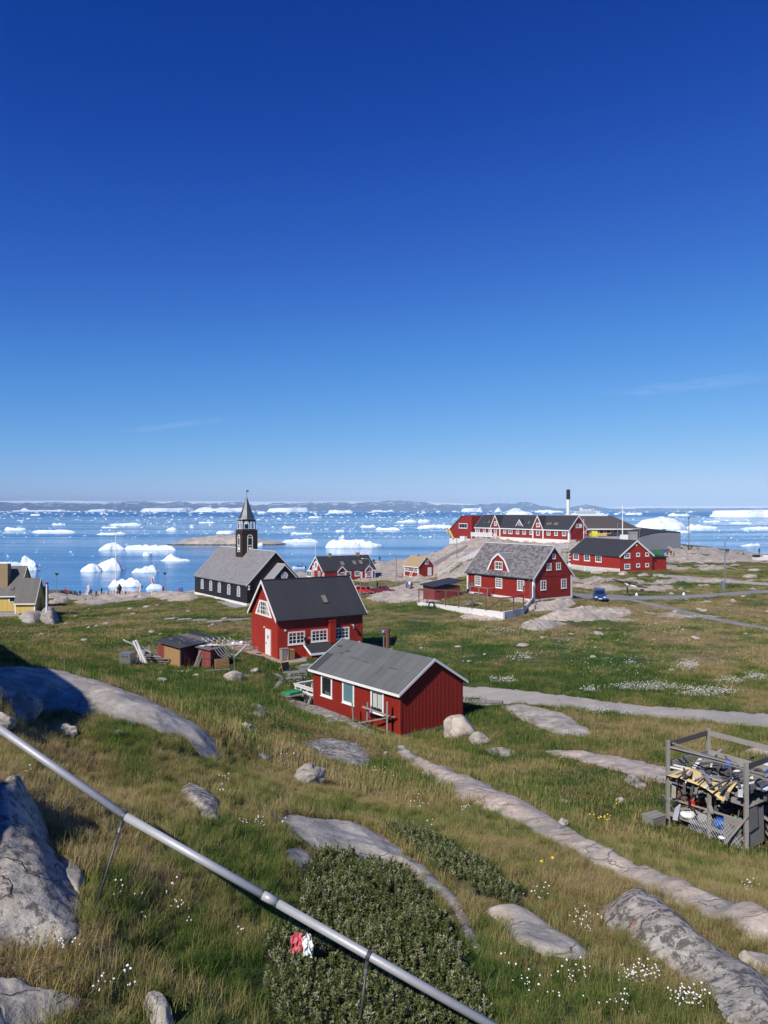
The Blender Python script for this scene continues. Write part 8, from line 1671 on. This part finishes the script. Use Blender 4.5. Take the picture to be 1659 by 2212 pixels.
def coll(name, objs):
    c = bpy.data.collections.new(name)
    for i, o in enumerate(objs): o.name = '%s_%02d' % (name, i); c.objects.link(o)
    return c
def scatter(name, pts, scl, rot, idx, collection, label=None):
    """one object whose points carry copies of the pieces (geometry nodes)"""
    me = bpy.data.meshes.new(name); me.from_pydata([tuple(p) for p in pts], [], [])
    me.attributes.new('sc', 'FLOAT', 'POINT').data.foreach_set('value', np.asarray(scl, np.float32))
    me.attributes.new('rt', 'FLOAT_VECTOR', 'POINT').data.foreach_set('vector', np.asarray(rot, np.float32).ravel())
    me.attributes.new('ix', 'INT', 'POINT').data.foreach_set('value', np.asarray(idx, np.int32))
    o = link(name, me); g = bpy.data.node_groups.new(name, 'GeometryNodeTree')
    g.interface.new_socket('Geometry', in_out='INPUT', socket_type='NodeSocketGeometry'); g.interface.new_socket('Geometry', in_out='OUTPUT', socket_type='NodeSocketGeometry')
    N = g.nodes; i_ = N.new('NodeGroupInput'); o_ = N.new('NodeGroupOutput'); ip = N.new('GeometryNodeInstanceOnPoints'); ci = N.new('GeometryNodeCollectionInfo')
    ci.inputs['Collection'].default_value = collection; ci.inputs['Separate Children'].default_value = True; ci.inputs['Reset Children'].default_value = True
    def na(nm, ty):
        n = N.new('GeometryNodeInputNamedAttribute'); n.data_type = ty; n.inputs['Name'].default_value = nm; return n.outputs['Attribute']
    g.links.new(i_.outputs[0], ip.inputs['Points']); g.links.new(ci.outputs[0], ip.inputs['Instance']); ip.inputs['Pick Instance'].default_value = True
    g.links.new(na('ix', 'INT'), ip.inputs['Instance Index']); g.links.new(na('sc', 'FLOAT'), ip.inputs['Scale'])
    e2r = N.new('FunctionNodeEulerToRotation'); g.links.new(na('rt', 'FLOAT_VECTOR'), e2r.inputs[0]); g.links.new(e2r.outputs[0], ip.inputs['Rotation'])
    g.links.new(ip.outputs[0], o_.inputs[0])
    md = o.modifiers.new('scatter', 'NODES'); md.node_group = g
    return tag(o, label, kind='stuff')
RS = np.random.RandomState(11)
def zone_pts(y0, y1, dens, k=.64, c=2.0):
    n = int(dens*(k*(y1*y1-y0*y0)+2*c*(y1-y0)))
    y = np.sqrt(RS.rand(n)*(y1*y1-y0*y0)+y0*y0); x = (RS.rand(n)*2-1)*(k*y+c); return x, y
def free(x, y, grow=0):
    ok = np.ones(x.shape, bool)
    for poly in NOGRASS:
        P = np.array(poly); bb = (x > P[:,0].min()) & (x < P[:,0].max()) & (y > P[:,1].min()) & (y < P[:,1].max()) & ok
        if bb.any(): ix_ = np.where(bb)[0]; ok[ix_[inpoly(x[ix_], y[ix_], poly)]] = False
    return ok
def dryness(x, y): return .5+.5*fbm(x*.09, y*.09, 3, 77)+.35*fbm(x*.5, y*.5, 3, 78)
WIL = []
for o in ([(640,1855),(700,1846),(760,1858),(830,1880),(890,1895),(945,1965),(1000,2055),(1040,2130),(1052,2212),(1030,2330),(600,2330),(575,2212),(545,2130),(590,2030),(640,1930)],
          [(812,1802),(860,1792),(930,1800),(1000,1850),(1080,1890),(1140,1945),(1125,1962),(1040,1958),(965,1905),(900,1862),(840,1815)], [(560,2110),(610,2080),(640,2120),(600,2180),(560,2160)]):
    WIL.append([(hit(*p).x, hit(*p).y) for p in o])
def inwil(x, y): return np.any([inpoly(x, y, w) for w in WIL], axis=0)
near = coll('turf_near', [tuft(52, .12, .10, .24, .0065, 'grass_blade', 1.1, 1, dry=.08), tuft(52, .13, .14, .32, .0065, 'grass_blade', 1.0, 2, dry=.10), tuft(60, .14, .05, .13, .006, 'grass_blade', .9, 3, dry=.15),
                         tuft(34, .10, .16, .36, .005, 'dry_blade', .8, 4), tuft(80, .15, .02, .06, .007, 'brown_moss', 1.2, 5), tuft(44, .12, .12, .26, .006, 'grass_blade', .9, 6, dry=.4)])
mid = coll('turf_mid', [tuft(95, .42, .10, .24, .013, 'grass_blade', .7, 11, 2, .08), tuft(95, .45, .06, .16, .013, 'grass_blade', .8, 12, 2, .2), tuft(80, .40, .14, .32, .012, 'grass_blade', .7, 13, 2, .1), tuft(90, .45, .04, .10, .014, 'brown_moss', 1.0, 14, 2, .1, 'dry_blade')])
farc = coll('turf_far', [tuft(80, 1.0, .08, .26, .045, 'grass_far', .9, 21, 2), tuft(80, 1.1, .06, .16, .05, 'grass_far', .9, 22, 2), tuft(70, .9, .05, .14, .05, 'brown_moss', 1.0, 23, 2)])
def turf(name, y0, y1, dens, c, pick, s0, s1):
    x, y = zone_pts(y0, y1, dens); ok = free(x, y) & ~inwil(x, y)
    if y1 > 60: ok &= (RS.rand(x.size) > rockmask(x, y)*1.05) & (y < coast(x/y)-12)
    x, y = x[ok], y[ok]; d = dryness(x, y); ix = pick(d, RS.rand(x.size)); z = np.array([gz(a, b_) for a, b_ in zip(x, y)])
    k = x.size; rot = np.stack([RS.randn(k)*.06, RS.randn(k)*.06, RS.rand(k)*6.283], 1)
    return scatter(name, np.stack([x, y, z], 1), s0+(s1-s0)*RS.rand(k), rot, ix, c)
def pick_near(d, r):
    ix = np.where(d < .42, np.where(r < .45, 0, np.where(r < .8, 1, 2)), np.where(d < .62, np.where(r < .3, 0, np.where(r < .55, 2, np.where(r < .85, 5, 3))), np.where(r < .35, 2, np.where(r < .6, 5, np.where(r < .78, 3, 4)))))
    return ix
turf('grass', 4.5, 22, 78, near, pick_near, .5, 1.0)
turf('grass', 21, 64, 7.5, mid, lambda d, r: np.where(d < .42, np.where(r < .6, 0, 2), np.where(d < .62, np.where(r < .5, 0, np.where(r < .85, 1, 2)), np.where(r < .65, 1, 3))), .45, 1.7)
turf('grass', 62, 190, 1.15, farc, lambda d, r: np.where(d < .5, np.where(r < .7, 0, 1), np.where(r < .7, 1, 2)), .6, 1.35)
# willow scrub: leafy sprigs through a low uneven cushion
def sprig(n, seed, L=.10, lw=.017, ll=.034):
    rs = random.Random(seed); mb = MB(); lean = (rs.uniform(-.03,.03), rs.uniform(-.03,.03))
    mb.tube([(0,0,-.05), (lean[0]*.5,lean[1]*.5,L*.5), (lean[0],lean[1],L)], .0025, 4, False, 1)
    for i in range(n):
        q = .15+.85*i/n; a = i*2.4+rs.uniform(-.4,.4); up = rs.uniform(.15,.8) if q < .8 else rs.uniform(.7,1.3)
        b0 = Vector((lean[0]*q, lean[1]*q, L*q)); d = Vector((math.cos(a)*math.cos(up), math.sin(a)*math.cos(up), math.sin(up))); s = Vector((-math.sin(a), math.cos(a), 0)); l = ll*rs.uniform(.7,1.25)
        nrm = d.cross(s)*.004
        mb.add([b0, b0+d*l*.45-s*lw/2+nrm, b0+d*l, b0+d*l*.45+s*lw/2+nrm], [(0,1,2,3)], 0)
    return bpy.data.objects.new('sprig', mb.mesh('sprig', [MATS['willow_leaf'], MATS['wood_dark']], fix=False))
wc = coll('willow_sprigs', [sprig(22, s, .10+.02*(s % 3)) for s in range(6)])
px_, py_, pz_ = [], [], []
for w in WIL:
    P = np.array(w); a0, b0 = P.min(0); a1, b1 = P.max(0); n = int((a1-a0)*(b1-b0)*520); x = a0+(a1-a0)*RS.rand(n); y = b0+(b1-b0)*RS.rand(n); k = inpoly(x, y, w); x, y = x[k], y[k]
    lump = fbm(x*2.0, y*2.0, 4, 91); edge = np.min([np.hypot(x-a_[0], y-a_[1]) for a_ in resample(list(w)+[w[0]], 90)], axis=0); keep = ((lump > -.42) | (RS.rand(x.size) < .25)) & (edge > .30*(.5+fbm(x*3, y*3, 3, 92))); lump = lump - .5*np.clip(.35-edge, 0, 1); x, y, lump = x[keep], y[keep], lump[keep]
    z = np.array([gz(a, b_) for a, b_ in zip(x, y)]) + (.015+.15*np.clip(lump+.45, 0, 1.2))*(.3+.7*RS.rand(x.size)**.5)
    px_ += list(x); py_ += list(y); pz_ += list(z)
k = len(px_); scatter('willow_scrub', np.stack([px_, py_, pz_], 1), .75+.6*RS.rand(k), np.stack([RS.randn(k)*.35, RS.randn(k)*.35, RS.rand(k)*6.283], 1), RS.randint(0, 6, k), wc)
# brown heath and peat along the upper rims of the rocks
rp, ri = [], []
for w in RIMS:
    P = np.array(w); c_ = P.mean(0)
    if c_[1] > 60: continue
    step = .11 if c_[1] < 24 else .3; L_ = np.sum(np.hypot(*(P-np.roll(P, 1, 0)).T))
    for x, y in resample(list(w)+[w[0]], max(6, int(L_/step))):
        up = (y-c_[1])/max(.3, np.ptp(P[:,1])/2); 
        if RS.rand() < .35+.55*up and float(fbm(np.array(x*1.1), np.array(y*1.1), 2, 14)) > -.25:
            for k in range(3): a_ = x+RS.randn()*.10, y+RS.randn()*.10+.03; rp.append((a_[0], a_[1], gz(*a_)+.02)); ri.append(RS.choice([4,4,4,3,2]) if c_[1] < 24 else 4)
k = len(rp); scatter('heath_fringe', rp, .7+.7*RS.rand(k), np.stack([RS.randn(k)*.2, RS.randn(k)*.2, RS.rand(k)*6.283], 1), ri, near)
# loose stones in the turf
def pebble(seed):
    bm = bmesh.new(); bmesh.ops.create_icosphere(bm, subdivisions=2, radius=1.0)
    for vv in bm.verts:
        c = vv.co; f = 1+.35*float(fbm(np.array(c.x*1.6+seed), np.array(c.y*1.6+c.z), 3, seed)); vv.co = Vector((c.x*f*.5, c.y*f*.38, c.z*f*.2))
    me = bpy.data.meshes.new('pebble'); bm.to_mesh(me); bm.free(); me.materials.append(MATS['rock_smooth']); return bpy.data.objects.new('pebble', me)
pc = coll('pebbles', [pebble(s) for s in range(5)]); x, y = zone_pts(14, 150, .028); ok = free(x, y) & (fbm(x*.07, y*.07, 2, 55) > -.1); x, y = x[ok], y[ok]; k = x.size
scatter('scattered_stones', np.stack([x, y, [gz(a, b_)+.05 for a, b_ in zip(x, y)]], 1), (.2+.75*RS.rand(k)**2)*(.7+y*.007), np.stack([RS.randn(k)*.15, RS.randn(k)*.15, RS.rand(k)*6.28], 1), RS.randint(0, 5, k), pc)
# white cotton flowers and a few yellow ones
def flower(seed, mat, r=.0085, hh=.20):
    rs = random.Random(seed); mb = MB().tube([(0,0,0), (rs.uniform(-.02,.02), rs.uniform(-.02,.02), hh*.6), (.02,.01,hh)], .0022, 4, False, 0)
    for i in range(5): mb.lathe([(.002,-r),(r*.8,-r*.5),(r,0),(r*.75,r*.55),(.002,r)], (.02+rs.uniform(-.5,.5)*r, .01+rs.uniform(-.5,.5)*r, hh+rs.uniform(-.3,.3)*r), 6, 1)
    return bpy.data.objects.new('flower', mb.mesh('flower', [MATS['grass_blade'], MATS[mat]], fix=False))
fc = coll('flower_pieces', [flower(1,'petal'), flower(2,'petal',.0075,.15), flower(3,'petal',.0095,.25), flower(4,'petal_yellow',.014,.15)])
CL = [(66,1684,10,5,7),(112,1778,5,4,5),(151,2066,28,14,20),(72,2060,8,5,6),(257,1947,14,8,9),(303,1962,6,6,5),(372,1947,16,14,14),(388,1983,20,14,18),(408,2013,6,10,6),(316,1999,12,6,6),(286,2155,18,14,16),(230,2145,14,14,12),(217,2165,10,8,8),
      (526,2036,16,6,8),(487,1694,12,10,12),(480,1730,8,14,14),(526,1793,10,10,9),(554,1800,26,10,30),(613,1801,8,6,10),(726,1821,18,6,12),(927,1791,14,10,18),(1261,2008,34,26,60),(1385,2126,54,26,170),(1481,2182,46,22,170),(1244,2128,34,18,40),
      (1165,1947,30,18,35),(1128,2140,22,14,14),(1618,1932,26,14,34),(1100,2090,16,20,14),(1180,2160,60,30,30),(1330,2190,60,20,40),(900,1746,28,18,40),(820,1690,30,20,40),(700,1545,36,9,120),(668,1535,14,6,25),(770,1640,10,8,12),(1010,1760,16,8,20),
      (1400,1492,90,7,520),(1530,1503,70,10,480),(1487,1446,26,11,260),(1575,1478,34,6,150),(1631,1470,26,6,160),(1275,1498,24,4,110),(1127,1427,32,10,120),(1095,1478,26,5,110),(1066,1478,10,3,40),(1291,1543,34,7,110),(1365,1545,30,8,90),(1075,1370,60,4,110),
      (1359,1438,12,4,45),(1200,1522,30,3,60),(1450,1360,90,14,60),(1240,1400,60,20,70),(930,1470,30,20,60),(400,1350,120,20,40),(640,1480,40,20,50),(600,1640,60,30,40),(1330,1450,120,30,120)]
fp, fs, fi = [], [], []
for u, v, ru, rv, n in CL:
    for _ in range(n):
        a = RS.rand()*6.283; r = math.sqrt(RS.rand())*(.6+.6*RS.rand()); q = hit(u+ru*r*math.cos(a), v+rv*r*math.sin(a))
        if q is None or q.y > 150 or (q.y < 40 and _ > n*.45): continue
        fp.append(q); fs.append((.6+.5*RS.rand())*(1+max(0, q.y-10)*.022)); fi.append(RS.randint(0, 3))
for u, v, n in ((1305,1782,9),(1275,1775,2),(1330,1748,2),(1190,1885,2)):
    for _ in range(n): fp.append(hit(u+RS.randn()*7, v+RS.randn()*3)); fs.append(1.6); fi.append(3)
_ok = free(np.array([q.x for q in fp]), np.array([q.y for q in fp])); fp = [q for q, o_ in zip(fp, _ok) if o_]; fs = [q for q, o_ in zip(fs, _ok) if o_]; fi = [q for q, o_ in zip(fi, _ok) if o_]
k = len(fp); scatter('wild_flowers', [tuple(q) for q in fp], fs, np.stack([RS.randn(k)*.1, RS.randn(k)*.1, RS.rand(k)*6.283], 1), fi, fc)
